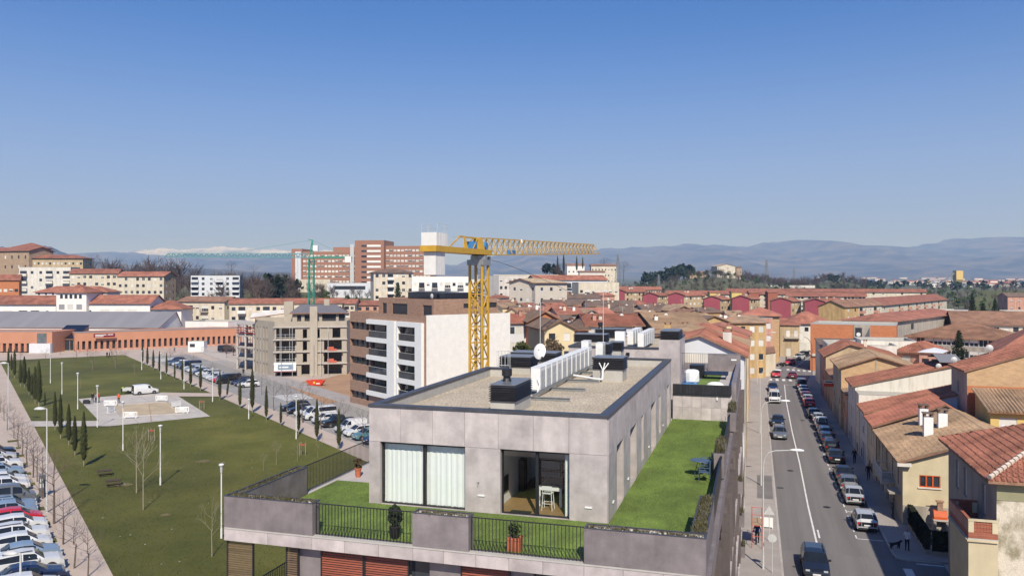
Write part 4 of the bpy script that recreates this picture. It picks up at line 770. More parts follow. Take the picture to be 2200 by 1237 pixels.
    if kind == 'pickup': out.append(('load_bed', MB().box(-hw*.86,hw*.86,-L*.49,-L*.17,1.003,1.02,0).mesh('load_bed','trim'), (0,0,0)))
    if kind in ('suv','estate'): out.append(('roof_rail', MB().box(-hw*.70,-hw*.66,-L*.36,L*.05,st[4][2]-0.02,st[4][2]+0.03).box(hw*.66,hw*.70,-L*.36,L*.05,st[4][2]-0.02,st[4][2]+0.03).mesh('roof_rail','trim'), (0,0,0)))
    _CC[(kind, col)] = out; return out
def car(kind, col, p, heading, label, group):
    """heading = world direction of travel, radians from +y clockwise negative"""
    t = thing({'van':'parked_van','minibus':'parked_van','pickup':'pickup_truck'}.get(kind,'parked_car'), label, {'van':'van','minibus':'van','pickup':'pickup truck'}.get(kind,'car'), (p[0],p[1],p[2] if len(p) > 2 else 0), heading, group)
    for n, me, loc in car_parts(kind, col): inst(me, n, t, loc)
    return t
# ================================================================ ground, street, pavements, markings
def strip(pts_l, pts_r, z, name, m, th=None, kind='structure'):
    mb = MB(); n = len(pts_l)
    for i in range(n-1):
        a, b, c, d = [Vector((*q[:2], z)) for q in (pts_l[i],pts_r[i],pts_r[i+1],pts_l[i+1])]; mb.quad(a,b,c,d)
        if th:
            dz = Vector((0,0,th)); mb.quad(a-dz,a,d,d-dz); mb.quad(b,b-dz,c-dz,c)
    if th:
        for i in (0,n-1):
            a, b = Vector((*pts_l[i][:2],z)), Vector((*pts_r[i][:2],z)); dz = Vector((0,0,th)); mb.quad(a-dz,b-dz,b,a) if i == 0 else mb.quad(b-dz,a-dz,a,b)
    o = mb.ob(name, m)
    if kind: o['kind'] = kind
    return o
def Wl(lst): return [W(u,v) for u, v in lst]
LK = [(6.9,-80),(6.85,30),(6.8,60),(6.75,105),(6.8,128),(7.2,142),(8.0,154),(9.5,168),(12.0,186),(15.2,206),(19,225),(26,250)]     # left kerb
RK = [(18.1,-80),(18.0,35.6),(14.9,36.6),(14.85,60),(14.4,105),(14.2,128),(14.6,142),(16.0,154),(17.6,168),(20.0,186),(23.4,206),(27,225),(34,250)]
mbr = MB(); poly = Wl(LK)+Wl(RK)[::-1]
a_l = Wl([(6.9,-80),(6.9,36.6)]); a_r = Wl([(18.1,-80),(18.1,36.6)])
def street_strip(l, r):
    mb = MB()
    for i in range(len(l)-1): mb.quad((*l[i],0),(*r[i],0),(*r[i+1],0),(*l[i+1],0))
    return struct(mb.ob('street','asphalt_street',None,W(0,0,0.008),-AZ))
street_strip([(6.9,-80),(6.85,36.6)],[(18.05,-80),(18.05,36.6)]); street_strip([(6.85,36.6),(6.8,60)]+LK[3:],[(14.9,36.6),(14.85,60)]+RK[4:])
def kerbs(pts, off, name='kerb', step=1.0, z=0.13):
    """kerb stones along a polyline, one object each where they are near"""
    ps = [Vector((p.x,p.y,0)) for p in pts]; par = struct(MB().tube((0,0,-0.5),(0,0,-0.49),0.01).ob(name, 'kerb'))
    L = [0]; 
    for a, b in zip(ps[:-1],ps[1:]): L.append(L[-1]+(b-a).length)
    def at(s):
        for i in range(len(ps)-1):
            if s <= L[i+1]: t = (s-L[i])/(L[i+1]-L[i]); return ps[i].lerp(ps[i+1], t)
        return ps[-1]
    s = 0; me = None; n = 0
    while s+step <= L[-1] and n < 160:
        a, b = at(s), at(s+step); d = (b-a); ang = atan2(d.y,d.x)
        if me is None: me = MB().box(0.006,step-0.006,-0.08,0.08,0,z).mesh('kerb_stone','kerb')
        inst(me, 'kerb_stone', par, (a.x,a.y,0.0), ang); s += step; n += 1
    return par
kerbs(Wl([(6.85,26),(6.8,60),(6.75,105),(6.8,128),(7.2,142),(8.0,154),(9.5,168),(12.0,186)]), 0)
kerbs(Wl([(17.9,36.4),(15.2,36.5),(14.9,37.0),(14.85,60),(14.4,105),(14.2,128),(14.6,142),(16.0,154),(17.6,168)]), 0)
strip(Wl([(3.6,-80)]+[(3.6,30),(3.6,60),(3.4,105),(3.2,128),(2.5,150),(3.5,168),(6,186),(10,206),(14,225)]), Wl([(6.8,-80)]+[(u-0.07,v) for u, v in LK[1:5]]+[(7.1,142+0.0),(9.4,168),(11.9,186),(15.1,206),(18.9,225)]), 0.115, 'pavement', 'pavement', 0.115)
strip(Wl([(14.98,36.7),(14.93,60),(14.48,105),(14.28,128),(14.68,142),(16.08,154),(17.7,168),(20.1,186),(23.5,206)]), Wl([(20.0,36.7),(17.2,60),(17,105),(17,128),(17.5,142),(19,154),(21,168),(24,186),(28,206)]), 0.115, 'pavement', 'pavement', 0.115)
def mark(u0, u1, v0, v1, label, z=0.014, skew=0.0):
    o = MB().quad((u0,v0,0),(u1,v0,0),(u1+skew,v1,0),(u0+skew,v1,0)).ob('road_marking', 'marking', None, W(0,0,z), -AZ); return struct(o)
cl = [(9.62,36),(9.6,50),(9.75,68),(9.75,89),(9.95,118),(10.4,140.5)]
for a, b in zip(cl[:-1],cl[1:]): mark(a[0]-0.07,a[0]+0.07,a[1],b[1],'', skew=b[0]-a[0])
for i in range(5): mark(9.85,9.99,22+i*4.6,24.2+i*4.6,'')
mark(10.4,13.2,140.45,140.6,''); 
for i in range(26): mark(12.70,12.80,41+i*1.9,42.0+i*1.9,'')
for v in (41.0,49.0,93.0,): mark(12.7,14.7,v,v+0.12,'')
for i in range(4): o = mark(7.6+i*1.3,8.2+i*1.3,147.0,150.4,'')
for i in range(6): o = mark(11.8+i*1.15,12.4+i*1.15,168.5-i*0.55,171.3-i*0.55,'')
for i in range(3): mark(15.1+i*1.25,15.7+i*1.25,31.5-i*2.0,34.8-i*2.0,'')
mark(16.2,18.0,36.0,36.2,''); mark(15.9,16.2,147.5,149.5,'')
far = [(13.3,172),(16.3,190),(19.5,208)]
for a, b in zip(far[:-1],far[1:]): mark(a[0]-0.07,a[0]+0.07,a[1],b[1],'',skew=b[0]-a[0])
for i, (u,v) in enumerate(((8.6,64),(11.2,50),(8.9,90),(11.6,98))): tag(MB().lathe([(0.34,0),(0.34,0.008),(0.30,0.012)],16).ob('manhole_cover','trim',None,W(u,v,0.0105),-AZ),['round manhole cover in the left lane nearest the camera','round manhole cover in the right lane nearest the camera','round manhole cover in the left lane farther along the street','round manhole cover in the right lane farther along the street'][i],'manhole cover')
# darker repair patch and drain covers
struct(MB().quad((5.15,51,0),(6.6,51,0),(6.6,60.5,0),(5.15,60.5,0)).ob('pavement_patch','asphalt',None,W(0,0,0.122),-AZ))
for u, v in ((7.35,56),(7.3,84),(14.2,70)): tag(MB().box(-0.3,0.3,-0.2,0.2,0,0.012).box(-0.25,0.25,-0.02,0.02,0.012,0.016).ob('drain_cover','trim',None,W(u,v,0.008),-AZ), {56:'iron drain grate in the gutter by the pavement patch',84:'iron drain grate in the gutter beyond the grey parked car',70:'iron drain grate by the right hand parking bays'}[int(v)], 'drain cover')
# ---------------------------------------------------------------- cars in the street
GL, GR = 'cars along the left kerb of the street', 'cars parked along the right kerb of the street'
HT, HA = -AZ+pi, -AZ                            # towards the camera / away
car('estate','black',W(9.05,32.6,0.008),HT,'black estate car with roof rails driving towards the camera in the left lane','cars driving in the street')
for k, c, v, lab in (('estate','grey',83.5,'grey estate car nearest of those parked on the left kerb'),('saloon','black',93.0,'black car parked between the grey estate and the white van'),('minibus','white',116.2,'white van parked on the left kerb facing the camera'),('hatchback','navy',131.2,'dark car parked right behind the white van')): car(k,c,W(8.0,v,0.008),HT,lab,GL)
RC = [('hatchback','silver',44.8,'silver hatchback nearest of the cars parked on the right kerb'),('saloon','silver',53.2,'silver saloon parked just ahead of the nearest silver hatchback'),('hatchback','grey',57.6,'second dark grey hatchback ahead of the silver saloon'),('saloon','black',62.0,'black car with bright tail light ahead of the grey hatchback'),('saloon','black',70.6,'black saloon with white plate beside a walking person'),('hatchback','black',76.6,'small black hatchback ahead of the black saloon'),('hatchback','navy',81.6,'dark hatchback just behind the blue estate car'),('estate','blue',86.0,'dark blue estate car parked right behind the white pickup'),('pickup','white',91.6,'white pickup truck with open load bed on the right kerb'),('hatchback','silver',97.2,'silver hatchback half hidden ahead of the white pickup'),('hatchback','grey',101.6,'dark grey hatchback with lit roof ahead of the silver one'),('hatchback','red',112.4,'bright red hatchback parked under the hanging shop sign'),('hatchback','silver',116.8,'silver hatchback parked right ahead of the bright red one'),('hatchback','maroon',121.0,'dark maroon hatchback in the shade ahead of the silver ones'),('saloon','silver',125.6,'light silver saloon in the shaded row of parked cars'),('hatchback','white',130.0,'white hatchback near the far end of the shaded row'),('minibus','navy',136.4,'navy blue van at the far end of the shaded row')]
for k, c, v, lab in RC: car(k,c,W(13.75 if v < 100 else 13.35,v,0.008),HA,lab,GR)
car('hatchback','red',G(1667,809),HT,'red car on the street coming over the near zebra crossing','cars driving in the street'); car('hatchback','maroon',G(1702,812),HA,'dark red car in the shade driving away over the zebra crossing','cars driving in the street')
p = G(1697,783); car('hatchback','red',(p.x,p.y,0.008),HT-R(18),'red car parked beside the motorcycles at the bend','cars near the bend of the street'); p = G(1717,772); car('suv','white',(p.x,p.y,0.008),HT-R(24),'white car at the bend in front of the blue garage doors','cars near the bend of the street'); p = G(1726,765); car('hatchback','black',(p.x,p.y,0.008),HT-R(30),'black car between the two white cars at the bend','cars near the bend of the street'); p = G(1735,763); car('estate','white',(p.x,p.y,0.008),HA-R(30),'white car farthest along the bend of the street','cars near the bend of the street')
# ---------------------------------------------------------------- street lamps
def street_lamp(label, p, rz, h=9.0, arm=1.9, group='street lamps along the left pavement'):
    t = thing('street_lamp', label, 'street lamp', p, rz, group); MB().tube((0,0,0),(0,0,0.9),0.085,0.08,8).tube((0,0,0.9),(0,0,h-1.2),0.065,0.045,8).ob('pole','galv',t)
    mb = MB(); q = [(0,0,h-1.2),(0.08,0,h-0.6),(0.35,0,h-0.15),(0.8,0,h+0.02),(arm,0,h+0.12)]; [mb.tube(a,b,0.04,0.035,6) for a, b in zip(q[:-1],q[1:])]; mb.ob('arm','galv',t)
    hd = MB(); k = 10; secs = [(arm-0.1,0.07,0.05),(arm+0.12,0.17,0.11),(arm+0.5,0.20,0.13),(arm+0.78,0.13,0.08),(arm+0.84,0.04,0.03)]; n = 0
    for x, ry, rzz in secs:
        for i in range(k): a = 2*pi*i/k; hd.v.append((x, ry*cos(a), h+0.13+rzz*sin(a)*(1 if sin(a) > 0 else 0.45)))
    for j in range(len(secs)-1):
        for i in range(k): hd.f.append((j*k+i,j*k+(i+1)%k,(j+1)*k+(i+1)%k,(j+1)*k+i)); hd.m.append(0)
    hd.ob('lamp_head','lamp_white',t,smooth=True); return t
for i, (px, py, d) in enumerate(((1697,1057,None),(1681,929,None),(1663,857,None))):
    u = 5.55; v = [31.5,56.0,85.0][i]
    street_lamp(['street lamp nearest to the camera on the left pavement','middle street lamp of three on the left pavement','farthest street lamp of three along the left pavement'][i], W(u,v,0.115), -AZ, 8.4)
street_lamp('slim lamp beyond the corner shop front on the left', W(5.2,140,0.115), -AZ, 9.0); street_lamp('lamp at the start of the bend on the left pavement', W(6.4,158,0.115), -AZ, 9.0)
t = thing('street_lamp','curved dark street lamp beside the far zebra crossing','street lamp',W(16.6,158,0.115),-AZ+pi); MB().tube((0,0,0),(0,0,6.0),0.07,0.06,8).ob('pole','frame_dark',t); mb = MB(); q = [(0,0,6.0),(0.25,0,7.2),(0.9,0,8.0),(1.7,0,8.4)]; [mb.tube(a,b,0.05,None,6) for a, b in zip(q[:-1],q[1:])]; mb.ob('arm','frame_dark',t); MB().box(1.6,2.3,-0.12,0.12,8.35,8.45).ob('lamp_head','lamp_white',t)
def sign(label, p, rz, kind):
    t = thing('road_sign', label, 'road sign', p, rz); MB().tube((0,0,0),(0,0,2.75),0.028,None,6).ob('post','galv',t); k = 20
    if kind == 'round': MB().tube((0,-0.045,2.45),(0,-0.03,2.45),0.30,None,k).ob('plate','galv',t)
    else: MB().poly([(-0.42,-0.04,2.1),(0.42,-0.04,2.1),(0,-0.04,2.82)]).poly([(0.42,-0.025,2.1),(-0.42,-0.025,2.1),(0,-0.025,2.82)]).quad((-0.42,-0.025,2.1),(-0.42,-0.04,2.1),(0,-0.04,2.82),(0,-0.025,2.82)).quad((0.42,-0.04,2.1),(0.42,-0.025,2.1),(0,-0.025,2.82),(0,-0.04,2.82)).ob('plate','galv',t)
sign('grey back of a triangular road sign on the left pavement', W(6.05,38.0,0.115), -AZ, 'tri'); sign('grey back of a round road sign on the left pavement', W(6.15,30.8,0.115), -AZ, 'round')
# red scaffold frame at the foot of the building
t = thing('red_scaffold','red steel scaffold frame standing on the left pavement','scaffold',W(4.75,36.0,0.115),-AZ)
for x in (0,0.75):
    for y in (0,2.1): MB().tube((x,y,0),(x,y,2.6),0.025,None,6).ob('upright','skip_red',t)
for z in (0.9,1.7,2.55):
    for a, b in (((0,0,z),(0.75,0,z)),((0,2.1,z),(0.75,2.1,z)),((0,0,z),(0,2.1,z)),((0.75,0,z),(0.75,2.1,z))): MB().tube(a,b,0.02,None,5).ob('cross_bar','skip_red',t)
MB().box(-0.05,0.8,0.1,2.0,1.72,1.76).ob('deck','wall_tan',t)
tag(MB().box(-0.5,0.5,-0.02,0.02,0.1,0.9).box(-0.48,-0.44,-0.2,0.2,0,0.1).box(0.44,0.48,-0.2,0.2,0,0.1).ob('site_barrier','white_paint',None,W(5.9,41.5,0.115),-AZ),'white board barrier behind the red scaffold frame','barrier')
# ================================================================ houses on the right of the street
def HB(label, u0, u1, v0, v1, h, **k): return bld(k.pop('name','house'), label, 'house', W(u0,v0), -AZ, u1-u0, v1-v0, h, group=k.pop('group',None), **k)
# nearest: old house with hipped tile roof, lit stained wall and dark street wall
ops = [(2.2,3.1,3.4,5.4,'nB'),(4.4,5.3,3.4,5.4,'nB'),(8.6,9.5,3.2,5.2,'nB'),(1.5,2.6,0.3,2.4,'nB'),(4.6,5.8,0.1,2.4,'nB'),(8.2,9.3,0.1,2.4,'nB'),(2.2,3.1,6.4,8.3,'nB'),(4.4,5.3,6.4,8.3,'nB'),(9.0,9.8,6.4,8.3,'nB')]
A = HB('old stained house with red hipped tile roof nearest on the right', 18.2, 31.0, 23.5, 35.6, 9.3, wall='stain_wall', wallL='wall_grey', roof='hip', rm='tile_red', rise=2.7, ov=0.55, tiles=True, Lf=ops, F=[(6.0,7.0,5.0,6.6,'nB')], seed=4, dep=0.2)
MB().box(0.0,12.8,-0.03,-0.004,8.05,9.1).ob('eave_shade_band','wall_shade_olive',A)  # shadow at the top of the lit wall, painted as an olive band
mb = MB(); rr = random.Random(2)                                  # mortared hip
for i in range(24):
    t0 = i/24; p = Vector((-0.5,-0.5,9.3)).lerp(Vector((6.05,6.05,12.15)), t0); q = Vector((-0.5,-0.5,9.3)).lerp(Vector((6.05,6.05,12.15)), t0+1/26); mb.tube(p+Vector((0,0,0.12)),q+Vector((0,0,0.10)),0.16,0.12,6)
mb.ob('hip_tiles','tile_white',A)
# balcony annex with brick balustrade and yellow door
X = bld('annex','low cream annex with brick balustrade and yellow door beside the stained house','house',W(16.7,23.2),-AZ,1.49,4.6,5.75,wall='wall_cream2',roof='flat',par=0.02,F=[(0.45,1.15,0.1,2.35,'-')],Lf=[(0.5,1.4,0.1,2.4,'nB'),(2.2,3.6,0.1,2.4,'nB')])
MB().box(0.47,1.13,0.06,0.10,0.1,2.33).ob('door','yellow_door',X); mb = MB(); mb.box(0.30,0.448,-0.05,-0.002,0.1,2.5).box(1.152,1.30,-0.05,-0.002,0.1,2.5).box(0.448,1.152,-0.05,-0.002,2.352,2.5); mb.ob('door_surround','brick_red',X)
MB().box(-0.09,1.49,-0.12,0.0,5.68,5.78).box(-0.12,0,0.0,4.6,5.68,5.78).ob('cornice','wall_cream2',X)
for a, b, c, d in ((0.0,1.49,0.0,0.16),(0.0,0.16,0.162,4.6),(0.162,1.49,4.44,4.6)): 
    MB().box(a,b,c,d,5.86,6.18).ob('brick_course','brick_red',X); MB().box(a-0.02,b,c-0.02,d+0.02,6.82,6.92).ob('balustrade_cap','brick_red' if c > 0.1 else 'wall_cream2',X)
    if b-a > 1:
        MB().box(a,a+0.28,c,d,6.18,6.82).box(b-0.28,b,c,d,6.18,6.82).ob('balustrade_pier','wall_cream2',X); mb = MB()
        for i in range(6):
            x = a+0.28+(b-a-0.56)*(i+0.5)/6
            for z in (6.30,6.50,6.70): mb.tube((x,c+0.04,z),(x,d-0.04,z),0.075,None,6)
        mb.box(a+0.28,b-0.28,c+0.07,d-0.07,6.18,6.82); stuff(mb.ob('pierced_bricks','brick_red',X))
    else: MB().box(a,b,c,d,6.18,6.82).ob('balustrade_pier','wall_pink',X)
# wrought iron ladder figure low on the stained wall
t = thing('folding_ladder','dark metal step ladder leaning at the foot of the stained wall','ladder',W(19.6,22.6),-AZ); 
for s in (-1,1): MB().tube((s*0.5,0,0),(s*0.1,0.25,2.3),0.025,None,5).ob('rail','frame_dark',t)
for i in range(5): MB().tube((-0.42+i*.07,0.04+i*.05,0.35+i*.42),(0.42-i*.07,0.04+i*.05,0.35+i*.42),0.018,None,5).ob('rung','frame_dark',t)
# beige house with orange window, garden and chimneys
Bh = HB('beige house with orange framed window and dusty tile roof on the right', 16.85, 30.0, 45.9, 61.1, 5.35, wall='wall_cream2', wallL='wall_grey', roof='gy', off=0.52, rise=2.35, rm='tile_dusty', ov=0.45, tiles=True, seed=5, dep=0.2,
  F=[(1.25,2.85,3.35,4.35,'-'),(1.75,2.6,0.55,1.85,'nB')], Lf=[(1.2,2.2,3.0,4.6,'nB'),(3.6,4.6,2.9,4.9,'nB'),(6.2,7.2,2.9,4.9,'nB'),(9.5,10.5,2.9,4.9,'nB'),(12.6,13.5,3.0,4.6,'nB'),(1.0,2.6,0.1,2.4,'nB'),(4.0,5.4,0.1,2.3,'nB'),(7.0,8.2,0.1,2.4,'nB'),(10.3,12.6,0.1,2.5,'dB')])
f = MB().box(1.25,2.85,0.02,0.09,3.35,3.43).box(1.25,2.85,0.02,0.09,4.27,4.35).box(1.25,1.33,0.02,0.09,3.43,4.27).box(2.77,2.85,0.02,0.09,3.43,4.27).box(1.73,1.85,0.0,0.08,3.43,4.27).box(2.22,2.34,0.0,0.08,3.43,4.27).ob('window','shutter_orange',Bh); MB().quad((1.33,0.1,3.43),(2.77,0.1,3.43),(2.77,0.1,4.27),(1.33,0.1,4.27)).ob('pane','pane',f); MB().box(1.15,2.95,-0.10,0.0,3.24,3.33).ob('sill','wall_pale',Bh)
MB().box(0.0,12.9,-0.05,-0.003,0.0,1.75).ob('plinth','wall_grey',Bh); MB().box(1.65,2.7,-0.10,-0.052,0.42,0.52).ob('sill','wall_pale',Bh)
MB().box(-0.48,0.6,-0.48,0.0,5.05,5.32).ob('eave_return','wall_pale',Bh)
b = MB().box(-1.15,0.0,3.6,8.4,2.55,2.75).ob('balcony','wall_grey',Bh); mb = MB()
for i in range(20): mb.box(-1.13,-1.10,3.65+i*0.245,3.68+i*0.245,2.75,3.6)
mb.box(-1.15,-1.08,3.6,8.4,3.6,3.66).box(-1.15,0,3.6,3.66,3.6,3.66).box(-1.15,0,8.34,8.4,3.6,3.66).ob('railing','galv',b); MB().box(-0.9,0,1.0,3.2,2.35,2.5).ob('canopy','wall_grey',Bh)
for x, y, z, hh in ((3.1,6.5,6.35,1.9),(4.6,8.2,6.9,1.5),(3.6,11.4,6.6,1.7)):
    c = MB().box(x-.38,x+.38,y-.38,y+.38,z-0.6,z+hh).ob('chimney','white_paint',Bh); MB().box(x-.38,x-.2,y-.38,y+.38,z+hh,z+hh+.3).box(x+.2,x+.38,y-.38,y+.38,z+hh,z+hh+.3).box(x-.46,x+.46,y-.46,y+.46,z+hh+.3,z+hh+.38).ob('chimney_cap','tile_dark',c)
MB().box(-0.45,7.0,15.05,15.2,5.6,5.78).ob('verge','wall_pale',Bh) if False else None
# garden in front of it: hedge wall, paved yard, brick barbecue, bare shrubs
mat('hedge', (0.022,0.027,0.012), 1, 0.4, 3, 0.6, 20)
struct(MB().box(17.3,27,38.0,45.85,0.0,0.06).ob('garden_yard','paving',None,W(0,0),-AZ))
def hedge(label, u0, u1, v0, v1, h):
    t = thing('garden_hedge', label, 'hedge', W((u0+u1)/2,(v0+v1)/2), -AZ); hx, hy = (u1-u0)/2, (v1-v0)/2; MB().box(-hx,hx,-hy,hy,0,0.45).ob('wall','wall_grey',t); rr = random.Random(int(v0*3)); mb = MB().box(-hx+.05,hx-.05,-hy+.05,hy-.05,0.45,h-0.08)
    for i in range(int(900*(hx+hy))):
        x, y, z = rr.uniform(-hx,hx), rr.uniform(-hy,hy), rr.uniform(0.45,h)
        if rr.random() < 0.7:
            if hx < hy: x = rr.choice((-hx,hx))+rr.uniform(-.05,.05)
            else: y = rr.choice((-hy,hy))+rr.uniform(-.05,.05)
        else: z = h-rr.random()*0.08
        a = rr.uniform(0,6.3); s = 0.05; mb.quad((x-s*cos(a),y-s*sin(a),z-s),(x+s*cos(a),y+s*sin(a),z-s*.6),(x+s*cos(a),y+s*sin(a),z+s),(x-s*cos(a),y-s*sin(a),z+s*.6))
    mb.ob('leaves','hedge',t)
hedge('dark clipped hedge along the pavement in front of the beige house', 17.2, 17.55, 38.3, 45.6, 1.9); hedge('dark clipped hedge along the side lane of the beige house garden', 17.6, 25.0, 38.0, 38.35, 1.9)
t = thing('barbecue','brick garden barbecue with chimney against the beige house','barbecue',W(19.5,44.9,0.06),-AZ); MB().box(-0.55,-0.35,-0.35,0.35,0,0.9).box(0.35,0.55,-0.35,0.35,0,0.9).box(-0.35,0.35,0.2,0.35,0,0.9).ob('base','wall_grey',t); MB().box(-0.58,0.58,-0.4,0.38,0.9,1.0).ob('worktop','concrete',t); MB().xprism([(0.36,1.0),(-0.2,1.0),(-0.2,1.2),(0.0,1.65),(0.36,1.65)],-0.5,0.5).ob('hood','shutter_orange',t); MB().box(-0.2,0.2,0.02,0.36,1.65,2.35).box(-0.28,0.28,-0.04,0.42,2.35,2.45).ob('chimney','brick_brown',t)
# red and dusty roofs farther along the row
def street_windows(L, floors=2, n=3, w=0.95): return grid(L, 1, n, 0.95, 1.7, 2.9, 2.9, 0.3, ('nB','nH','wB','nB'), 0.8)+grid(L, 1, n, 1.2, 2.2, 0.0, 2.9, 0.12, ('nB','dB','nH'), 0.8)
Ch = HB('house with pinkish tile roof just beyond the three white chimneys', 16.75, 27.0, 61.12, 67.6, 5.7, wall='wall_tan', wallL='wall_cream', roof='gy', off=0.62, rise=2.4, rm='tile_pink', ov=0.4, tiles=True, seed=6, Lf=street_windows(6.5)); MB().box(-0.4,6.3,-0.14,0.10,5.62,5.70).ob('flashing','wall_pale',Ch); MB().xprism([(3.2,7.4),(4.6,7.4),(4.6,7.5),(3.2,7.5)],4.4,6.3).ob('roof_light','pane_grey',Ch)
Dh = HB('house with red ribbed roof and low parapet before the white wall', 16.7, 27.0, 67.65, 74.2, 6.0, wall='wall_bluegrey', roof='sx', rise=2.7, rm='tile_red', ov=0.35, tiles=True, seed=7, Lf=street_windows(6.5))
Eh = HB('low house with white roof terrace in front of the white wall', 16.6, 27.0, 74.25, 77.4, 6.3, wall='wall_white_dirty', roof='flat', par=0.9, Lf=street_windows(3.1,n=1)); MB().box(6.5,10.3,0.1,2.9,7.2,7.25).ob('terrace_roof','tile_dusty',Eh)
Wh = HB('long white house with dirty lit side wall and narrow red roof', 16.55, 28.4, 77.45, 85.2, 7.75, wall='wall_white_dirty', wallL='wall_bluegrey', roof='sx', rise=2.95, rm='tile_red', ov=0.4, tiles=True, seed=8, Lf=street_windows(7.7)+grid(7.7,1,2,0.9,1.5,5.6,2.9,0.3,('nB',),0.8)); dish(Wh, 9.2, 0.3, 9.9, 0.38)
MB().xprism([(0.3,10.9),(4.2,11.5),(7.6,10.9),(7.6,10.97),(4.2,11.6),(0.3,10.97)],9.3,11.8).ob('roof_sheet','roof_grey',Wh)
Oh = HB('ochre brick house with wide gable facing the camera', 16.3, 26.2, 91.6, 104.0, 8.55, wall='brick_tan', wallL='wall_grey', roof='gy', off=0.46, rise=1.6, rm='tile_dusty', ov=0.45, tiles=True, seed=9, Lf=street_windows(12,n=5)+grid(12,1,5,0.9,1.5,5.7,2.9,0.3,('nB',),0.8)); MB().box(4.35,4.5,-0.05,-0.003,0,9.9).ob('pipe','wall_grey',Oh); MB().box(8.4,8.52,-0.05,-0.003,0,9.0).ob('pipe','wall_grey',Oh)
Oh2 = HB('lower house with flat grey roof between the ochre gable and the white wall', 16.5, 26.0, 85.3, 91.5, 5.6, wall='wall_sand', wallL='wall_pink', roof='sx', rise=1.2, rm='tile_dusty', ov=0.3, Lf=street_windows(6.1))
Fh = HB('brown plastered house with red roof beyond the ochre gable', 16.3, 27.2, 117.5, 128.5, 8.0, wall='wall_sand', wallL='wall_pink', roof='gy', off=0.35, rise=1.9, rm='tile_red', ov=0.5, tiles=True, seed=10, Lf=street_windows(10.9,n=4)); chimney(Fh, 6.5, 3, 9.2, 1.1); 
Fh2 = HB('low dark house between the brown plastered house and the ochre gable', 16.4, 25.0, 104.1, 117.4, 5.6, wall='wall_tan', roof='sx', rise=1.5, rm='tile_brown', ov=0.3, Lf=street_windows(13,n=5))
Gh = HB('pale low building with flat roofs behind the brown plastered house', 17.5, 29.0, 129.0, 141.0, 8.3, wall='wall_pale', roof='flat', par=0.7, Lf=street_windows(11,n=4)); 
# shop signs hanging over the pavement
t = thing('shop_sign','white and red shop sign sticking out over the right pavement','sign',W(16.3,103.2,5.0),-AZ); MB().box(-1.35,0,-0.06,0.06,0,0.45).ob('upper_board','wall_pale',t); MB().box(-1.35,0,-0.06,0.06,-0.5,-0.03).ob('lower_board','skip_red',t); MB().box(-1.2,-0.15,-0.07,-0.062,0.14,0.30).ob('lettering','car_navy',t)
# buildings behind the first row
Kh = HB('yellow house with curved barrel tile roof behind the white chimneys', 26.2, 36.0, 57.4, 63.0, 8.3, wall='wall_yellow', roof='sy', rise=1.3, rm='tile_dusty', ov=0.6, tiles=True, seed=11, F=[(0.7,2.2,6.2,7.7,'wB'),(3.3,6.0,6.0,7.9,'dg')]); dish(Kh, 0.9, -0.7, 6.2, 0.5)
mb = MB(); [mb.tube((-0.3+i*0.33,-0.65,8.35),(-0.3+i*0.33,5.4,9.72),0.12,0.11,6) for i in range(31)]; stuff(mb.ob('barrel_tiles','tile_dusty',Kh))
Hh = HB('tall ochre and orange brick house with red roof on the right edge', 25.6, 38.0, 63.6, 70.5, 11.3, wall='brick_tan', wallL='wall_grey', roof='sx', rise=4.2, rm='tile_red', ov=0.3, tiles=True, seed=12, Lf=[(2.5,3.4,8.6,10.0,'wg')]); MB().box(0.02,12.4,-0.03,-0.003,6.5,9.9).ob('brick_patch','brick_orange',Hh); dish(Hh, 3.5, 6.0, 12.75, 0.45); dish(Hh, 0.2, 6.6, 11.35, 0.4)
Jh = HB('lower house with pink roof terrace between the beige and the tall brick house', 27.2, 34.0, 63.05, 63.55, 6.4, wall='brick_tan', roof='flat', par=0.2) if False else None
Ih = HB('single storey back building with pale red roof behind the white chimneys', 27.1, 36, 48.0, 57.3, 5.6, wall='wall_sand', roof='sx', rise=0.6, rm='tile_pink', ov=0.2)
# ---------------------------------------------------------------- buildings left of the street beyond the near block
def LB(label, u0, u1, v0, v1, h, **k): return bld(k.pop('name','house'), label, k.pop('cat','house'), W(u0,v0), -AZ, u1-u0, v1-v0, h, group=k.pop('group',None), **k)
WG = LB('white gabled house with red roof right behind the near building', -6.2, 4.05, 46.8, 58.0, 13.75, wall='wall_bluegrey', wallR='wall_cream', roof='gy', off=0.62, rise=1.75, rm='tile_red', ov=0.35, tiles=True, seed=13, F=[(5.0,6.0,12.3,13.3,'d-'[:1]+'g'),(7.2,7.9,12.4,13.6,'dg'),(5.6,6.2,9.6,11.0,'wg')], Rt=grid(11,4,3,1.1,1.9,0.6,3.2,0.5,('nB','wB'),1.0)); chimney(WG, 8.6, 5.5, 14.4, 1.2, 0.8, 'wall_pale')
MB().box(4.7,7.0,-0.08,-0.004,0,13.9).ob('wall_strip','wall_pale',WG)
L1 = LB('long ochre house with patched tile roofs behind the white gable', -11, 4.0, 60, 74, 13.2, wall='wall_sand', roof='gy', off=0.55, rise=1.9, rm='tile_dusty', ov=0.4, tiles=True, seed=14, Rt=grid(14,4,4,1.0,1.6,0.6,3.1,0.6,('nB',),1.0)); chimney(L1, 6.5, 4, 14.5, 1.1, 0.7, 'wall_ochre'); chimney(L1, 3, 3, 14.0, 1.2, 0.6, 'wall_pale')
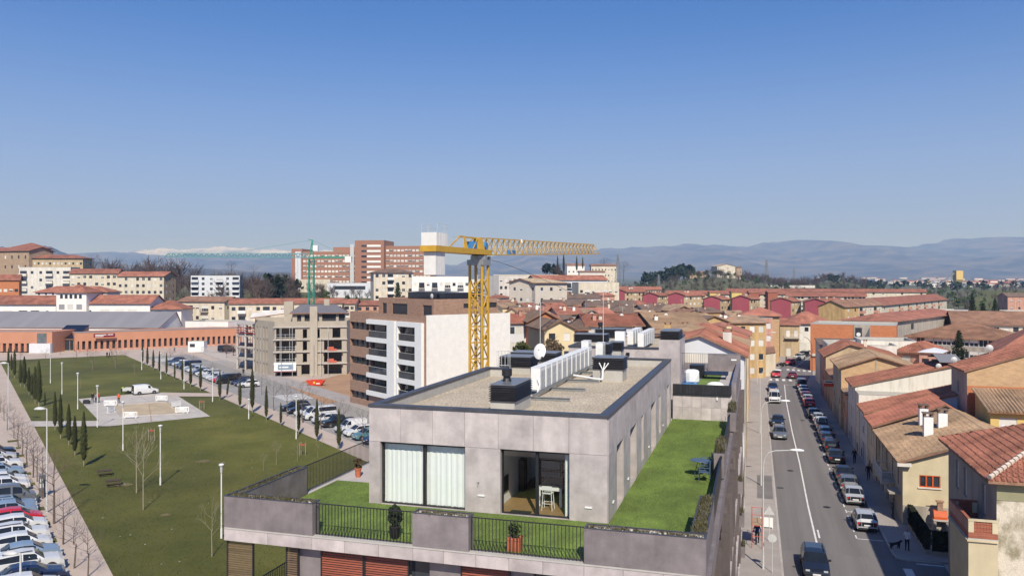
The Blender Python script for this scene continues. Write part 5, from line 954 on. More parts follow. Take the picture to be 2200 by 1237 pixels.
L2 = LB('orange plastered house with stepped tile roof farther along the left side', -8, 3.6, 76, 92, 12.6, wall='wall_ochre', roof='gy', off=0.5, rise=1.7, rm='tile_pink', ov=0.4, tiles=True, seed=15, Rt=grid(16,4,5,1.0,1.6,0.6,3.1,0.6,('nB','wB'),1.0)); chimney(L2, 4, 5, 13.6, 1.2, 0.7)
L3 = LB('cream gabled house with dusty roof above the street', -7, 3.9, 94, 108, 11.3, wall='wall_butter', roof='gy', rm='tile_dusty', rise=1.5, off=0.5, Rt=grid(14,4,5,1.1,1.7,0.5,3.0,0.7,('nB','wg'),1.0), F=grid(10,1,3,1.0,1.3,9.2,3,0.9)); chimney(L3, 3, 4, 11.9, 1.8, 0.7, 'wall_butter'); chimney(L3, 8, 8, 11.9, 1.6, 0.7, 'wall_butter')
L4 = LB('pink rendered apartment house with balconies on the left of the street', -8, 4.0, 109, 121, 11.6, wall='wall_pink', roof='gy', rm='tile_pink', rise=1.5, off=0.6, cat='apartment house', name='apartment_house', Rt=grid(12,4,4,1.0,1.8,0.5,3.1,0.6,('wg','nB'),0.8), F=grid(12,2,3,1.0,1.4,7,3.1,0.8))
L5 = LB('red brick apartment house with long balconies at the bend', 1.5, 10.6, 186, 198, 11.9, wall='brick_tan', cat='apartment house', name='apartment_house', roof='hip', rm='tile_pink', rise=1.7, ov=0.7, F=[(0.6,4.6,1.0+2.8*k,2.9+2.8*k,'dg') for k in range(4)], Rt=grid(12,4,4,1.2,1.8,0,3,0.8,('wB','wg'),0.6))
for k in range(1,4): balcony(L5, 0.2, 5.2, 0.6+2.8*k, 1.3, 'brick_red', 'solid', 0.95)
# ================================================================ vegetation
def leafquad(mb, c, s, rr, mi=0, flat=0.0, asp=1.3):
    n = Vector((rr.uniform(-1,1),rr.uniform(-1,1),rr.uniform(-1+flat,1))).normalized(); x = n.orthogonal().normalized(); a = rr.uniform(0,6.28); y = n.cross(x); X = (x*cos(a)+y*sin(a))*s; Y = (y*cos(a)-x*sin(a))*s*asp
    mb.quad(c-X-Y,c+X-Y*0.6,c+X*0.7+Y,c-X*0.8+Y*0.9,mi)
def cypress_meshes(seed):
    rr = random.Random(seed); trunk = MB().tube((0,0,0),(0,0,1.3),0.07,0.05,6).mesh('trunk','bark_pale'); mb = MB(); prof = [(0.10,0.7),(0.32,1.1),(0.40,1.8),(0.42,2.6),(0.36,3.7),(0.25,4.7),(0.12,5.5),(0.03,6.0)]
    def rad(z):
        for (r0,z0),(r1,z1) in zip(prof[:-1],prof[1:]):
            if z0 <= z <= z1: return r0+(r1-r0)*(z-z0)/(z1-z0)
        return 0.03
    mb.lathe([(r*0.72,z) for r, z in prof],8,mi=1)
    for i in range(850):
        z = rr.uniform(0.7,5.95); a = rr.uniform(0,6.28); r = rad(z)*rr.uniform(0.7,1.12)*(1+0.12*sin(3*a+z*2+seed)); c = Vector((r*cos(a),r*sin(a),z)); h = rr.uniform(0.10,0.24); w = rr.uniform(0.03,0.07); t = Vector((-sin(a),cos(a),0))*w; o = Vector((cos(a)*0.04,sin(a)*0.04,h))
        mb.quad(c-t,c+t,c+t*0.4+o,c-t*0.4+o,0)
    return trunk, mb.mesh('crown',['cypress','cypress_core'])
def branch(mb, p, d, L, r, lev, rr, mi=0, spread=0.7, k=5, seg=2, up=0.25):
    q = p
    for s in range(seg):
        d2 = (d+Vector((rr.uniform(-.12,.12),rr.uniform(-.12,.12),0.04))).normalized(); e = q+d2*(L/seg); mb.tube(q,e,r*(1-0.35*s/seg),r*(1-0.35*(s+1)/seg),k if lev > 1 else 3,mi,False); q = e; d = d2
        if lev > 0 and s < seg-1 or lev > 0 and seg == 1:
            pass
    if lev > 0:
        n = rr.choice((2,3,3)) if lev > 1 else rr.choice((2,3))
        for i in range(n):
            a = 2*pi*i/n+rr.uniform(-.6,.6); side = d.orthogonal().normalized(); s2 = d.cross(side); nd = (d+(side*cos(a)+s2*sin(a))*spread*rr.uniform(.6,1.2)+Vector((0,0,up))).normalized(); branch(mb,q,nd,L*rr.uniform(.6,.85),r*0.58,lev-1,rr,mi,spread,k,seg,up)
def bare_meshes(seed, h=5.0, bushy=5, pale=False, thick=0.055):
    rr = random.Random(seed); tm = MB(); m = 'bark_pale' if pale else 'bark'; tm.tube((0,0,0),(rr.uniform(-.1,.1),rr.uniform(-.1,.1),h*0.45),thick,thick*0.7,6); top = Vector((rr.uniform(-.05,.05),rr.uniform(-.05,.05),h*0.45)); tm.tube(top,(0,0,h*0.8),thick*0.6,thick*0.25,5); trunk = tm.mesh('trunk',m); cm = MB()
    for i in range(bushy):
        z = h*(0.38+0.42*i/bushy); a = i*2.4+rr.uniform(-.4,.4); d = Vector((cos(a),sin(a),0.75)).normalized(); branch(cm,Vector((0,0,z)),d,h*0.17*(1.15-0.5*i/bushy),thick*0.32,3,rr,0,0.6)
    branch(cm,Vector((0,0,h*0.8)),Vector((0,0,1)),h*0.10,thick*0.25,2,rr,0,0.6)
    return trunk, cm.mesh('crown','bark_pale' if pale else 'twig')
def leafy_meshes(seed, m='leaf', n=2600, r=2.2, h=5.0, core=True, shape=1.0, m2=None, dens=0.35):
    rr = random.Random(seed); tm = MB().tube((0,0,0),(0.1,0,h*0.45),0.16,0.11,7); 
    for i in range(5): a = i*1.3; tm.tube((0.1,0,h*0.35),(0.1+r*.5*cos(a),r*.5*sin(a),h*0.62),0.07,0.03,5)
    clumps = []
    for i in range(26):
        a = rr.uniform(0,6.28); b = rr.uniform(-0.9,1.5); q = r*rr.uniform(0.35,0.95); clumps.append((Vector((q*cos(a)*cos(b),q*sin(a)*cos(b),h*0.62+q*sin(b)*shape)),r*rr.uniform(0.22,0.42)))
    mb = MB()
    for i in range(n):
        c, q = rr.choice(clumps); a = rr.uniform(0,6.28); b = math.asin(rr.uniform(-1,1)); t = q*rr.random()**dens; leafquad(mb, c+Vector((t*cos(a)*cos(b),t*sin(a)*cos(b),t*sin(b)*0.85)), r*0.048*rr.uniform(.6,1.4), rr, 0 if rr.random() < 0.75 else 1)
    return tm.mesh('trunk','bark'), mb.mesh('crown',[m,m2 or m])
def conifer_meshes(seed, h=7.0, r=1.9, n=2600, m='leaf_dark'):
    rr = random.Random(seed); tm = MB().tube((0,0,0),(0,0,h*0.95),0.14,0.03,7); mb = MB(); z = h*0.06
    while z < h:
        R_ = r*(1-z/h)**0.8+0.12; k = 7
        for i in range(k):
            a = 2*pi*i/k+rr.uniform(-.4,.4); L = R_*rr.uniform(0.65,1.1); tm.tube((0,0,z),(L*cos(a),L*sin(a),z-0.12*L),0.025,0.008,3)
            for j in range(int(9*R_)+3): t = rr.uniform(0.2,1.05)*L; leafquad(mb, Vector((t*cos(a)+rr.uniform(-.12,.12),t*sin(a)+rr.uniform(-.12,.12),z-0.12*t+rr.uniform(-.10,.06))), rr.uniform(.06,.12), rr, 0, 0.3, 1.8)
        z += h*0.045
    return tm.mesh('trunk','bark'), mb.mesh('crown',m)
CYP = [cypress_meshes(s) for s in (1,2,3,4)]; BARE = [bare_meshes(s, 5.0, 8, False, 0.066) for s in (1,2,3,4)]; SLIM = [bare_meshes(s, 5.0, 6, True, 0.06) for s in (11,12,13)]; BIGBARE = [bare_meshes(s, 9.0, 9, False, 0.13) for s in (21,22,23)]
LEAFY = [leafy_meshes(s,'leaf',2600,m2='leaf_light') for s in (31,32)]; OLIVE = [leafy_meshes(33,'leaf_light',2600,m2='leaf'), ]; DARK = [leafy_meshes(s,'leaf_dark',2200,m2='leaf') for s in (34,35)]; CONI = [conifer_meshes(41), conifer_meshes(42)]; DRY = [leafy_meshes(51,'leaf_dry',2000,m2='twig')]
def tree(name, label, cat, kit, p, h, base_h, wid=1.0, rz=None, group=None):
    t = thing(name, label, cat, (p[0],p[1],p[2] if len(p) > 2 else 0), rz if rz is not None else random.uniform(0,6.28), group); s = h/base_h; t.scale = (s*wid,s*wid,s); inst(kit[0],'trunk',t); inst(kit[1],'crown',t); return t
def pick(i, lst): return lst[i % len(lst)]
# ================================================================ the park
EX, PX = (-0.565,0.825), (0.825,0.565)
def PK(s, t, z=0.0): return Vector((s*EX[0]+t*PX[0], s*EX[1]+t*PX[1], z))
def sheet(name, pts, z, m, kind='structure'):
    o = MB().poly([(p[0],p[1],z) for p in pts]).ob(name, m); o['kind'] = kind; return o
lawn = MB(); ns, nt = 60, 12                      # gently uneven lawn
def lawn_z(s, t): return 0.010+0.05*(0.5+0.5*sin(s*0.23+t*0.4))*min(1,max(0,min(t-9.2,38.0-t))/2)
for i in range(ns):
    for j in range(nt):
        s0, s1 = 42+(247-42)*i/ns, 42+(247-42)*(i+1)/ns; t0, t1 = 8.9+29.5*j/nt, 8.9+29.5*(j+1)/nt
        lawn.quad(*[PK(s,t,lawn_z(s,t)) for s, t in ((s0,t0),(s0,t1),(s1,t1),(s1,t0))])
o = lawn.ob('lawn','grass'); struct(o)
rg = random.Random(9); mb = MB()                  # grass tufts on the nearer lawn
for i in range(42000):
    s = 52+75*rg.random()**1.2; t = rg.uniform(9.0,38.2); z = lawn_z(s,t)
    p = PK(s,t,z)
    if p.x > -7: continue
    a = rg.uniform(0,6.28); w = rg.uniform(.02,.05); h = rg.uniform(.04,.11)
    mb.tri((p.x-w*cos(a),p.y-w*sin(a),z),(p.x+w*cos(a),p.y+w*sin(a),z),(p.x+rg.uniform(-.04,.04),p.y+rg.uniform(-.04,.04),z+h))
stuff(mb.ob('grass_tufts','grass'))
mb = MB()                                         # pale litter and bare tufts scattered over the lawn
for i in range(130):
    s = 55+150*rg.random(); t = rg.uniform(9.5,37.5); p = PK(s,t,lawn_z(s,t)+0.02); q = rg.uniform(.03,.09); a = rg.uniform(0,6.3)
    mb.poly([(p.x+q*cos(a+k*1.57)*rg.uniform(.6,1.2),p.y+q*sin(a+k*1.57)*rg.uniform(.6,1.2),p.z+0.03) for k in range(4)])
stuff(mb.ob('fallen_petals','marking'))
ZP = 0.085
sheet('plaza',[G(*p) for p in ((168,857.5),(212.6,904.7),(67,905.5),(62,917),(236,916),(327,907),(452,895),(385,853),(365.5,852)) ][::1],ZP,'concrete')
sheet('plaza',[G(*p) for p in ((168,857.6),(385,852.8),(352.6,843.5),(300,846))],ZP+0.002,'concrete'); sheet('path',[G(*p) for p in ((365.5,852),(352.6,843.5),(467.7,845.4),(487,852.5))][::-1],ZP+0.004,'path')
for a, b in (((240,858),(300,911)),((300,852),(390,901)),((190,880),(380,855)),((200,893),(420,876)),((350,846),(430,886)),((330,870),(396,856))):     # joints of the paving
    p, q = G(*a), G(*b); d = (q-p).normalized(); n = Vector((-d.y,d.x,0))*0.05; struct(MB().quad((*(p-n)[:2],ZP+0.008),(*(p+n)[:2],ZP+0.008),(*(q+n)[:2],ZP+0.008),(*(q-n)[:2],ZP+0.008)).ob('paving_joint','wall_grey'))
mat('sand', (0.42,0.33,0.22), 1, 0.15, 0.4, 0.3, 12, fine=0.12)
bs = [G(*p) for p in ((243,873),(358,864),(396,890),(261,897))]; t = thing('basin','shallow sandy basin with stone edge in the middle of the plaza','basin',(0,0,ZP)); MB().poly([(p.x,p.y,0.012) for p in bs[::-1]]).ob('bed','sand',t)
for a, b in zip(bs, bs[1:]+bs[:1]):
    n = int((b-a).length/1.6)
    for i in range(n): p, q = a.lerp(b,i/n), a.lerp(b,(i+0.97)/n); MB().bar((p.x,p.y,0.05),(q.x,q.y,0.05),0.24).ob('edge_stone','kerb',t)
p, q = G(320,869), G(325,906); MB().bar((p.x,p.y,0.02),(q.x,q.y,0.02),0.12).ob('channel','wall_tan',t)
def barrier(label, p, rz):
    t = thing('crowd_barrier', label, 'barrier', (p.x,p.y,ZP), rz, 'white barriers round the basin')
    MB().box(-1.0,1.0,-0.03,0.03,0.86,0.98).box(-1.0,1.0,-0.03,0.03,0.18,0.28).box(-1.0,-0.9,-0.03,0.03,0.28,0.86).box(0.9,1.0,-0.03,0.03,0.28,0.86).ob('frame','white_paint',t)
    for i in range(9): MB().box(-0.78+i*0.175,-0.68+i*0.175,-0.025,0.025,0.28,0.86).ob('upright','white_paint',t)
    MB().box(-0.25,0.25,-0.034,-0.026,0.55,0.85).ob('plate','white_paint',t)
    for s in (-1,1): MB().box(s*0.8-0.04,s*0.8+0.04,-0.3,0.3,0,0.05).box(s*0.8-0.03,s*0.8+0.03,-0.02,0.02,0.05,0.18).ob('foot','white_paint',t)
for (px,py,rz,lab) in ((237,873.5,0.1,'white barrier at the far left corner of the basin'),(239,886,1.5,'white barrier seen end-on at the left side of the basin'),(280,899.5,0.1,'white barrier standing alone on the near side of the basin'),(347,862.5,0.0,'white barrier at the far right corner of the basin near the van'),(379,875.5,1.2,'white barrier seen end-on and tilted at the right side of the basin'),(391,888.5,0.25,'white barrier at the near right corner of the basin')): barrier(lab,G(px,py,0),rz)
# left path, car park and the wide paved ground
sheet('path',[PK(20,6.3),PK(20,8.95),PK(260,8.95),PK(260,6.3)],0.020,'path')
wells = []
for i in range(12):
    s = 62+i*5.4; sheet('tree_pit',[PK(s,5.3),PK(s,6.5),PK(s+1.3,6.5),PK(s+1.3,5.3)],0.026,'grass')
sheet('pavement',[PK(50,38.4),PK(50,41.6),PK(245,41.6),PK(245,38.4)],0.022,'path')
sheet('road',[PK(76,41.6),PK(76,53.5),PK(238,53.5),PK(238,41.6)],0.012,'asphalt_pale'); kerbs([PK(82,53.5),PK(235,53.5)],0,step=1.5)
sheet('pavement',[PK(80,53.6),PK(80,57.5),PK(215,57.5),PK(215,53.6)],0.10,'pavement')
sheet('building_lot',[G(612,826),G(700,868),G(760,858),G(800,838),G(752,800),G(700,812)],0.03,'dirt')
for s in range(6): 
    p0 = PK(136+s*1.5,46.5); struct(MB().poly([PK(137+s*1.2,46.4,0.02),PK(137+s*1.2,53.2,0.02),PK(137.6+s*1.2,53.2,0.02),PK(137.6+s*1.2,46.4,0.02)]).ob('road_marking','marking'))
for s in range(8): struct(MB().poly([PK(221+s*1.2,42.0,0.02),PK(221+s*1.2,49,0.02),PK(221.6+s*1.2,49,0.02),PK(221.6+s*1.2,42.0,0.02)]).ob('road_marking','marking'))
for i in range(13): struct(MB().poly([PK(96.2+i*2.75,42.2,0.02),PK(96.2+i*2.75,46.6,0.02),PK(96.3+i*2.75,46.6,0.02),PK(96.3+i*2.75,42.2,0.02)]).ob('road_marking','marking'))
# cypress rows
def zc(org, sc): return lambda x, y: (org[0]+x/sc, org[1]+y/sc)
z1, z2, z3, z6 = zc((0,740),7.73), zc((275,740),7.73), zc((550,780),5.62), zc((0,750),2.54)
def at_px(base, top): p = G(*base); return p, (base[1]-top)*p.y/F
rows = {'left':[(z6,457,640,345),(z6,408,580,365),(z6,375,522,300),(z6,330,490,250),(z6,300,442,235),(z1,745,1045,780),(z1,645,1035,270),(z1,582,980,370),(z1,530,890,480),(z1,480,835,380),(z1,405,712,200),(z1,340,690,260),(z1,240,565,90),(z1,190,468,150),(z1,140,405,60)],
        'right':[(z3,1000,1045,560),(z3,735,945,440),(z3,515,860,440),(z3,300,755,480),(z3,125,690,280),(z2,2065,1130,390),(z2,1860,1060,600),(z2,1640,880,540),(z2,1525,920,430),(z2,1205,770,340),(z2,1040,700,300),(z2,905,640,250),(z2,775,590,300),(z2,640,520,140),(z2,525,480,110),(z2,420,425,90),(z2,322,365,20),(z2,240,322,-10)]}
for side, lst in rows.items():
    for i, (f, x, y, yt) in enumerate(lst):
        b = f(x,y); p, h = at_px(b, f(x,yt)[1]); t = tree('cypress_tree','%s cypress from the near end of the row on the %s edge of the lawn' % (ORD[i], side),'tree',pick(i,CYP),p,h,6.0,(0.95 if side == 'left' else 0.85)*random.uniform(0.85,1.15),group='cypresses on the %s edge of the lawn' % side)
        if i == 7 and side == 'right': t.rotation_euler = (R(-5),R(4),0)
# park lamps with conical heads
def park_lamp(label, p, h, group):
    t = thing('park_lamp', label, 'street lamp', (p.x,p.y,0.02), 0, group); MB().tube((0,0,0),(0,0,0.8),0.085,0.08,8).tube((0,0,0.8),(0,0,h-0.75),0.055,0.05,8).ob('pole','lamp_white',t); MB().lathe([(0.05,h-0.78),(0.075,h-0.7),(0.11,h-0.25),(0.13,h-0.22)],12).ob('lens','galv',t); MB().lathe([(0.13,h-0.22),(0.21,h-0.10),(0.215,h-0.06),(0.12,h)],14).ob('hood','lamp_white',t)
for i, (f,x,y,yt) in enumerate(((z6,1208,1032,625),(z6,875,743,413),(z6,671,553,285),(z6,531,425,197),(z6,424,328,128),(z6,338,246,72),(z6,275,185,28))): p, h = at_px(f(x,y), f(x,yt)[1]); park_lamp('%s white park lamp from the near end of the line across the lawn' % ORD[i], p, h, 'park lamps across the lawn')
for i, (f,x,y,yt) in enumerate(((z3,485,915,395),(z2,2005,1235,905),(z2,1405,950,395),(z2,930,742,258),(z2,545,575,140),(z2,228,422,100))): p, h = at_px(f(x,y), f(x,yt)[1]); park_lamp('%s pale park lamp from the near end along the right lawn edge' % ORD[i], p, h, 'park lamps along the right lawn edge')
def tall_lamp(label, p, h, rz):
    t = thing('car_park_lamp', label, 'street lamp', (p.x,p.y,0.02), rz, 'tall lamps along the left path'); MB().tube((0,0,0),(0,0,1.2),0.10,0.095,8).tube((0,0,1.2),(0,0,h),0.075,0.05,8).tube((0,0,h),(-0.5,0,h+0.03),0.035,None,6).ob('pole','galv',t); hd = MB(); k = 14
    for r, z in ((0.42,h-0.06),(0.40,h+0.02),(0.25,h+0.12),(0.06,h+0.17)):
        for i in range(k): a = 2*pi*i/k; hd.v.append((-0.62+r*1.25*cos(a), r*0.7*sin(a), z))
    for j in range(3):
        for i in range(k): hd.f.append((j*k+i,j*k+(i+1)%k,(j+1)*k+(i+1)%k,(j+1)*k+i)); hd.m.append(0)
    hd.f.append(tuple(range(k-1,-1,-1))); hd.m.append(0); hd.f.append(tuple(range(3*k,4*k))); hd.m.append(0); hd.ob('lamp_head','galv',t,smooth=True)
for b, yt, lab in (((100.8,1100.4),878,'tall lamp with flat head standing between the path and the red car'),((17.7,921),780,'tall lamp with flat head farther up the left path'),((44,1275),1188,'lamp head rising at the bottom left corner among the cars')): p, h = at_px(b,yt); tall_lamp(lab,p,h,0.0)
# bare trees
lp = [(480,1240,960),(405,1195,900),(345,1065,780),(295,952,560),(232,815,540),(203,722,520),(181,700,470),(148,642,430),(122,580,390),(99,530,370),(76,485,345),(40,440,300),(22,390,290),(4,345,250)]
for i, (x,y,yt) in enumerate(lp): p, h = at_px(z6(x,y), z6(x,yt)[1]); tree('bare_tree','%s leafless tree from the near end of the left path' % ORD[i],'tree',pick(i,BARE),p,max(3.0,h),5.0,1.25,group='leafless trees along the left path')
ls = [(745,785,420),(782,876,470),(1157,1137,810),(305/1,0,0)][:3]+[(440,210,150),(505,115,50),(630,100,30),(735,140,70)]
for i, (x,y,yt) in enumerate(ls): p, h = at_px(z6(x,y), z6(x,yt)[1]); tree('bare_tree','%s thin pale sapling from the camera standing on the open lawn' % ORD[i],'tree',pick(i,SLIM),p,h,5.0,0.8,group='saplings on the open lawn')
for i, (x,y,yt) in enumerate(((245,1235,930),(500,1190,930),(90,1300,1080),(745,1140,960),(800,1000,850))): p, h = at_px(z3(x,y), z3(x,yt)[1]); tree('bare_tree','%s sapling from the left near the cypresses by the near building' % ORD[i],'tree',pick(i+1,SLIM),p,h,5.0,0.85,group='saplings by the near building')
for i, (f,x,y,yt) in enumerate(((z3,1290,1000,560),(z3,1015,900,420),(z3,785,800,400),(z3,565,722,230),(z3,375,642,220),(z3,215,572,200),(z3,70,380,110),(z2,1830,830,440),(z2,1390,560,300),(z2,1080,470,160),(z2,900,420,120),(z2,700,340,60))): p, h = at_px(f(x,y), f(x,yt)[1]); tree('bare_tree','%s leafless street tree from the near end of the right pavement' % ORD[i],'tree',pick(i+2,BARE),p,h,5.0,1.0,group='leafless trees along the right pavement')
for i, (x,y,yt) in enumerate(((1270,305,0),(1450,270,30),(1545,430,60),(1930,380,40),(760,330,60),(340,330,60),(1860,300,-60),(1000,170,-60),(2090,310,100),(1215,420,200))): p, h = at_px(z1(x,y), z1(x,yt)[1]); tree('bare_tree','%s small leafless tree of those in front of the long brick school' % ORD[i],'tree',pick(i,BARE),p,h,5.0,1.1,group='leafless trees in front of the school')
for i, (px,py) in enumerate(((325,946),(649,978),(433,880))):        # stakes around young trees
    p = G(px,py); t = thing('tree_stakes', ['three wooden stakes with orange band standing in the middle of the lawn','wooden stakes with orange band round a sapling near the terrace','wooden stakes with orange band on the right pavement'][i],'stakes',(p.x,p.y,0.03))
    for k in range(3): a = k*2.1; MB().tube((0.4*cos(a),0.4*sin(a),0),(0.4*cos(a),0.4*sin(a),1.5),0.055,None,5).ob('stake','bark_pale',t)
    mb = MB(); 
    for k in range(3): a, b = k*2.1, (k+1)*2.1; mb.tube((0.4*cos(a),0.4*sin(a),1.25),(0.4*cos(b),0.4*sin(b),1.25),0.06,None,4)
    mb.ob('band','orange_net',t)
for i, (x,y,rz) in enumerate(((570,692,0.5),(617,748,0.4))):
    p = G(*z6(x,y)); t = thing('picnic_table',['farther of two wooden picnic tables on the lawn','nearer of two wooden picnic tables on the lawn'][i],'table',(p.x,p.y,0.03),rz)
    t.scale = (0.85,0.85,0.85)
    for k in range(4): MB().box(-0.85,0.85,-0.36+k*0.185,-0.20+k*0.185,0.70,0.74).ob('plank','dark_wood',t)
    for s in (-1,1): MB().box(-0.85,0.85,s*0.72-0.13,s*0.72+0.13,0.42,0.46).ob('bench_seat','dark_wood',t); MB().tube((s*0.6,-0.75,0),(s*0.6,-0.25,0.7),0.035,None,4).tube((s*0.6,0.75,0),(s*0.6,0.25,0.7),0.035,None,4).tube((s*0.6,-0.72,0.40),(s*0.6,0.72,0.40),0.03,None,4).ob('leg','dark_wood',t)
t = thing('parking_meter','dark parking ticket machine with white letter P beside the left path','parking meter',(*G(90.6,1067)[:2],0.02),0.35); MB().box(-0.26,0.26,-0.17,0.17,0,2.0).box(-0.28,0.28,-0.19,0.19,2.0,2.06).ob('case','car_grey',t)
fc = bpy.data.curves.new('letter','FONT'); fc.body = 'P'; fc.size = 0.5; fc.extrude = 0.004; tmp = bpy.data.objects.new('letter',fc); COL.objects.link(tmp); dg = bpy.context.evaluated_depsgraph_get(); lm = bpy.data.meshes.new_from_object(tmp.evaluated_get(dg)); bpy.data.objects.remove(tmp); lm.materials.clear(); lm.materials.append(M['lamp_white']); o = inst(lm,'letter',t,(-0.15,-0.178,1.42)); o.rotation_euler = (R(90),0,0); MB().box(-0.18,0.18,-0.18,-0.172,0.9,1.3).ob('panel','galv',t)
# parked cars: left car park, noses towards the path
HL = atan2(PX[1],PX[0])-pi/2
LC = [('saloon','navy',590,1245,'dark navy saloon at the bottom edge of the left car park'),('suv','white',565,1150,'white off-road car second from the bottom of the left car park'),('saloon','sky',540,1055,'blue grey saloon between two white cars low in the left car park'),('hatchback','white',465,975,'white hatchback with dark roof just above the blue grey saloon'),('suv','white',442,905,'white crossover two places below the red car'),('hatchback','white',420,815,'white hatchback directly below the red car in the left car park'),('hatchback','red',388,755,'bright red hatchback in the left car park'),('hatchback','sky',338,690,'blue grey hatchback directly above the red car'),('estate','sky',330,645,'grey blue estate car below the dark grey people carrier'),('minibus','grey',330,592,'dark grey people carrier in the left car park'),('hatchback','white',270,475,'white hatchback directly above the dark grey people carrier'),('saloon','white',250,425,'white saloon two places above the dark people carrier'),('estate','sky',216,352,'pale blue estate car in the upper part of the left car park'),('suv','white',206,297,'white crossover near the upper end of the left car park'),('hatchback','silver',150,225,'silver hatchback beside the black crossover in the left car park'),('suv','black',147,190,'black crossover at the upper end of the left car park')]
for k, c, x, y, lab in LC:
    p = G(x/4.03, 930+y/4.03); L = CARS[k][0]; q = p-Vector((PX[0],PX[1],0))*(L/2+0.1); car(k,c,(q.x,q.y,0.02),HL,lab,'cars in the left car park')
for i, c in enumerate(('white','grey')):
    q = PK(61.5-i*2.6,6.0-2.3); car('hatchback',c,(q.x,q.y,0.02),HL,('%s hatchback partly below the bottom edge of the car park' % c),'cars in the left car park')
# right car park, noses towards the lawn
HRt = atan2(-PX[1],-PX[0])-pi/2
near = [('hatchback','navy',94.3,'dark car behind the corner of the near penthouse wall'),('hatchback','teal',97.6,'pale teal hatchback parked beside the penthouse wall'),('hatchback','white',100.4,'white hatchback next to the pale teal one'),('van','white',103.4,'small white delivery van next to the white hatchback'),('pickup','black',108.6,'black pickup parked right of the white hatchback'),('hatchback','white',112.0,'white hatchback between the black pickup and the larger white van'),('minibus','white',116.0,'larger white van in the nearer row of the right car park'),('hatchback','white',119.4,'white hatchback left of the larger white van'),('saloon','black',122.8,'black saloon beside the white hatchback at the gap'),('estate','black',125.8,'black estate car at the end next to the zebra crossing')]
for k, c, s, lab in near: q = PK(s,42.1+CARS[k][0]/2); car(k,c,(q.x,q.y,0.012),HRt,lab,'cars in the right car park')
farc = ['white','navy','navy','black','red','silver','white','silver','white','white','navy','silver','white','sky','white','navy','navy','blue','white','blue','navy']
kinds = ['hatchback','hatchback','estate','minibus','hatchback','saloon','hatchback','estate','suv','hatchback','hatchback','saloon']
for i, c in enumerate(farc): s = 158.5+i*2.72; k = kinds[i % 12]; q = PK(s,(42.6 if i > 2 else 44.5)+CARS[k][0]/2+random.uniform(-.2,.2)); car(k,c,(q.x,q.y,0.012),HRt+random.uniform(-.03,.03),'%s %s, %s from the near end of the far row behind the cypresses' % (c, {'suv':'crossover','minibus':'van'}.get(k,k), ORD[i]),'cars in the far row of the right car park')
p, q = G(294.7,848.5), G(328.5,845.5); m = (p+q)/2; car('van','white',(m.x,m.y,ZP),atan2((q-p).y,(q-p).x)-pi/2,'small white van parked on the plaza by the basin','vans on the plaza')
t = thing('car_trailer','small grey box trailer behind the white van on the plaza','trailer',(*G(278,845)[:2],ZP),0.1); MB().box(-1.0,1.0,-0.6,0.6,0.45,0.5).box(-1.0,1.0,-0.6,-0.56,0.5,1.0).box(-1.0,1.0,0.56,0.6,0.5,1.0).box(-1.0,-0.96,-0.56,0.56,0.5,1.0).box(0.96,1.0,-0.56,0.56,0.5,1.0).ob('box','galv',t)
for s in (-1,1): MB().tube((0,s*0.62,0.28),(0,s*0.72,0.28),0.28,None,14).ob('wheel','tyre',t)
MB().tube((1.0,0,0.45),(1.9,0,0.42),0.03).ob('drawbar','steel',t)

for i, (x,y,rx,ry) in enumerate(((1110,612,0.9,0.5),(1212,622,0.5,0.3),(678,742,0.8,0.5),(905,905,0.5,0.3))):     # worn bare patches of the lawn
    p = G(*z6(x,y)); rr = random.Random(i+300); s_, t_ = -0.565*p.x+0.825*p.y, 0.825*p.x+0.565*p.y
    struct(MB().poly([(p.x+rx*cos(a*0.45)*rr.uniform(.6,1.2),p.y+ry*1.6*sin(a*0.45)*rr.uniform(.6,1.2),lawn_z(s_,t_)+0.03) for a in range(14)]).ob('bare_patch','grass_dry'))
# ================================================================ ground, countryside, mountains
def S(a, b, x): t = min(1,max(0,(x-a)/(b-a))); return t*t*(3-2*t)
def terrain(x, y):
    a = x/max(y,1.0); z = 13.0*S(300,480,y)*S(0.08,-0.10,a)
    z += 22*math.exp(-((a-0.045)/0.035)**2)*S(480,640,y)*(1-S(760,1000,y)) + 19*math.exp(-((a-0.25)/0.085)**2)*S(620,820,y)*(1-S(980,1300,y))
    z += 12*math.exp(-((a-0.40)/0.03)**2)*S(900,1050,y)*(1-S(1150,1400,y)) + 9*S(500,1100,y)*(1-S(0.08,-0.10,a)) + 40*S(2500,9000,y)
    z += 1.5*sin(x*0.013+y*0.007)*S(500,1200,y)
    return z
struct(MB().quad((-420,-120,-0.012),(420,-120,-0.012),(420,300,-0.012),(-420,300,-0.012)).ob('ground','path'))
mat('land', (0.115,0.105,0.052), 1, 0.4, 0.006, 0.2, 0.2, fine=0.35, col2=(0.062,0.082,0.030))
nt = M['land'].node_tree; 
mb = MB(); ys = [300,340,380,430,480,530,580,640,700,760,830,900,1000,1100,1250,1400,1700,2000,2500,3200,4200,5500,7500,11000]; xs = [-1.4+2.8*i/70 for i in range(71)]
vv = {}
for j, y in enumerate(ys):
    for i, a in enumerate(xs): vv[(i,j)] = len(mb.v); mb.v.append((a*y, y, terrain(a*y,y)-0.05))
for j in range(len(ys)-1):
    for i in range(70): mb.f.append((vv[(i,j)],vv[(i+1,j)],vv[(i+1,j+1)],vv[(i,j+1)])); mb.m.append(0)
struct(mb.ob('countryside','land',smooth=True))
mat('mountain', (0.035,0.045,0.035), 1, 0.35, 0.0022, 0, 1, col2=(0.17,0.15,0.115), thr=(0.40,0.66), stretch=(1,1,2)); mat('snow', (0.60,0.61,0.66), 1, 0.1, 0.0012, col2=(0.20,0.22,0.27), thr=(0.42,0.66), stretch=(1,1,3))
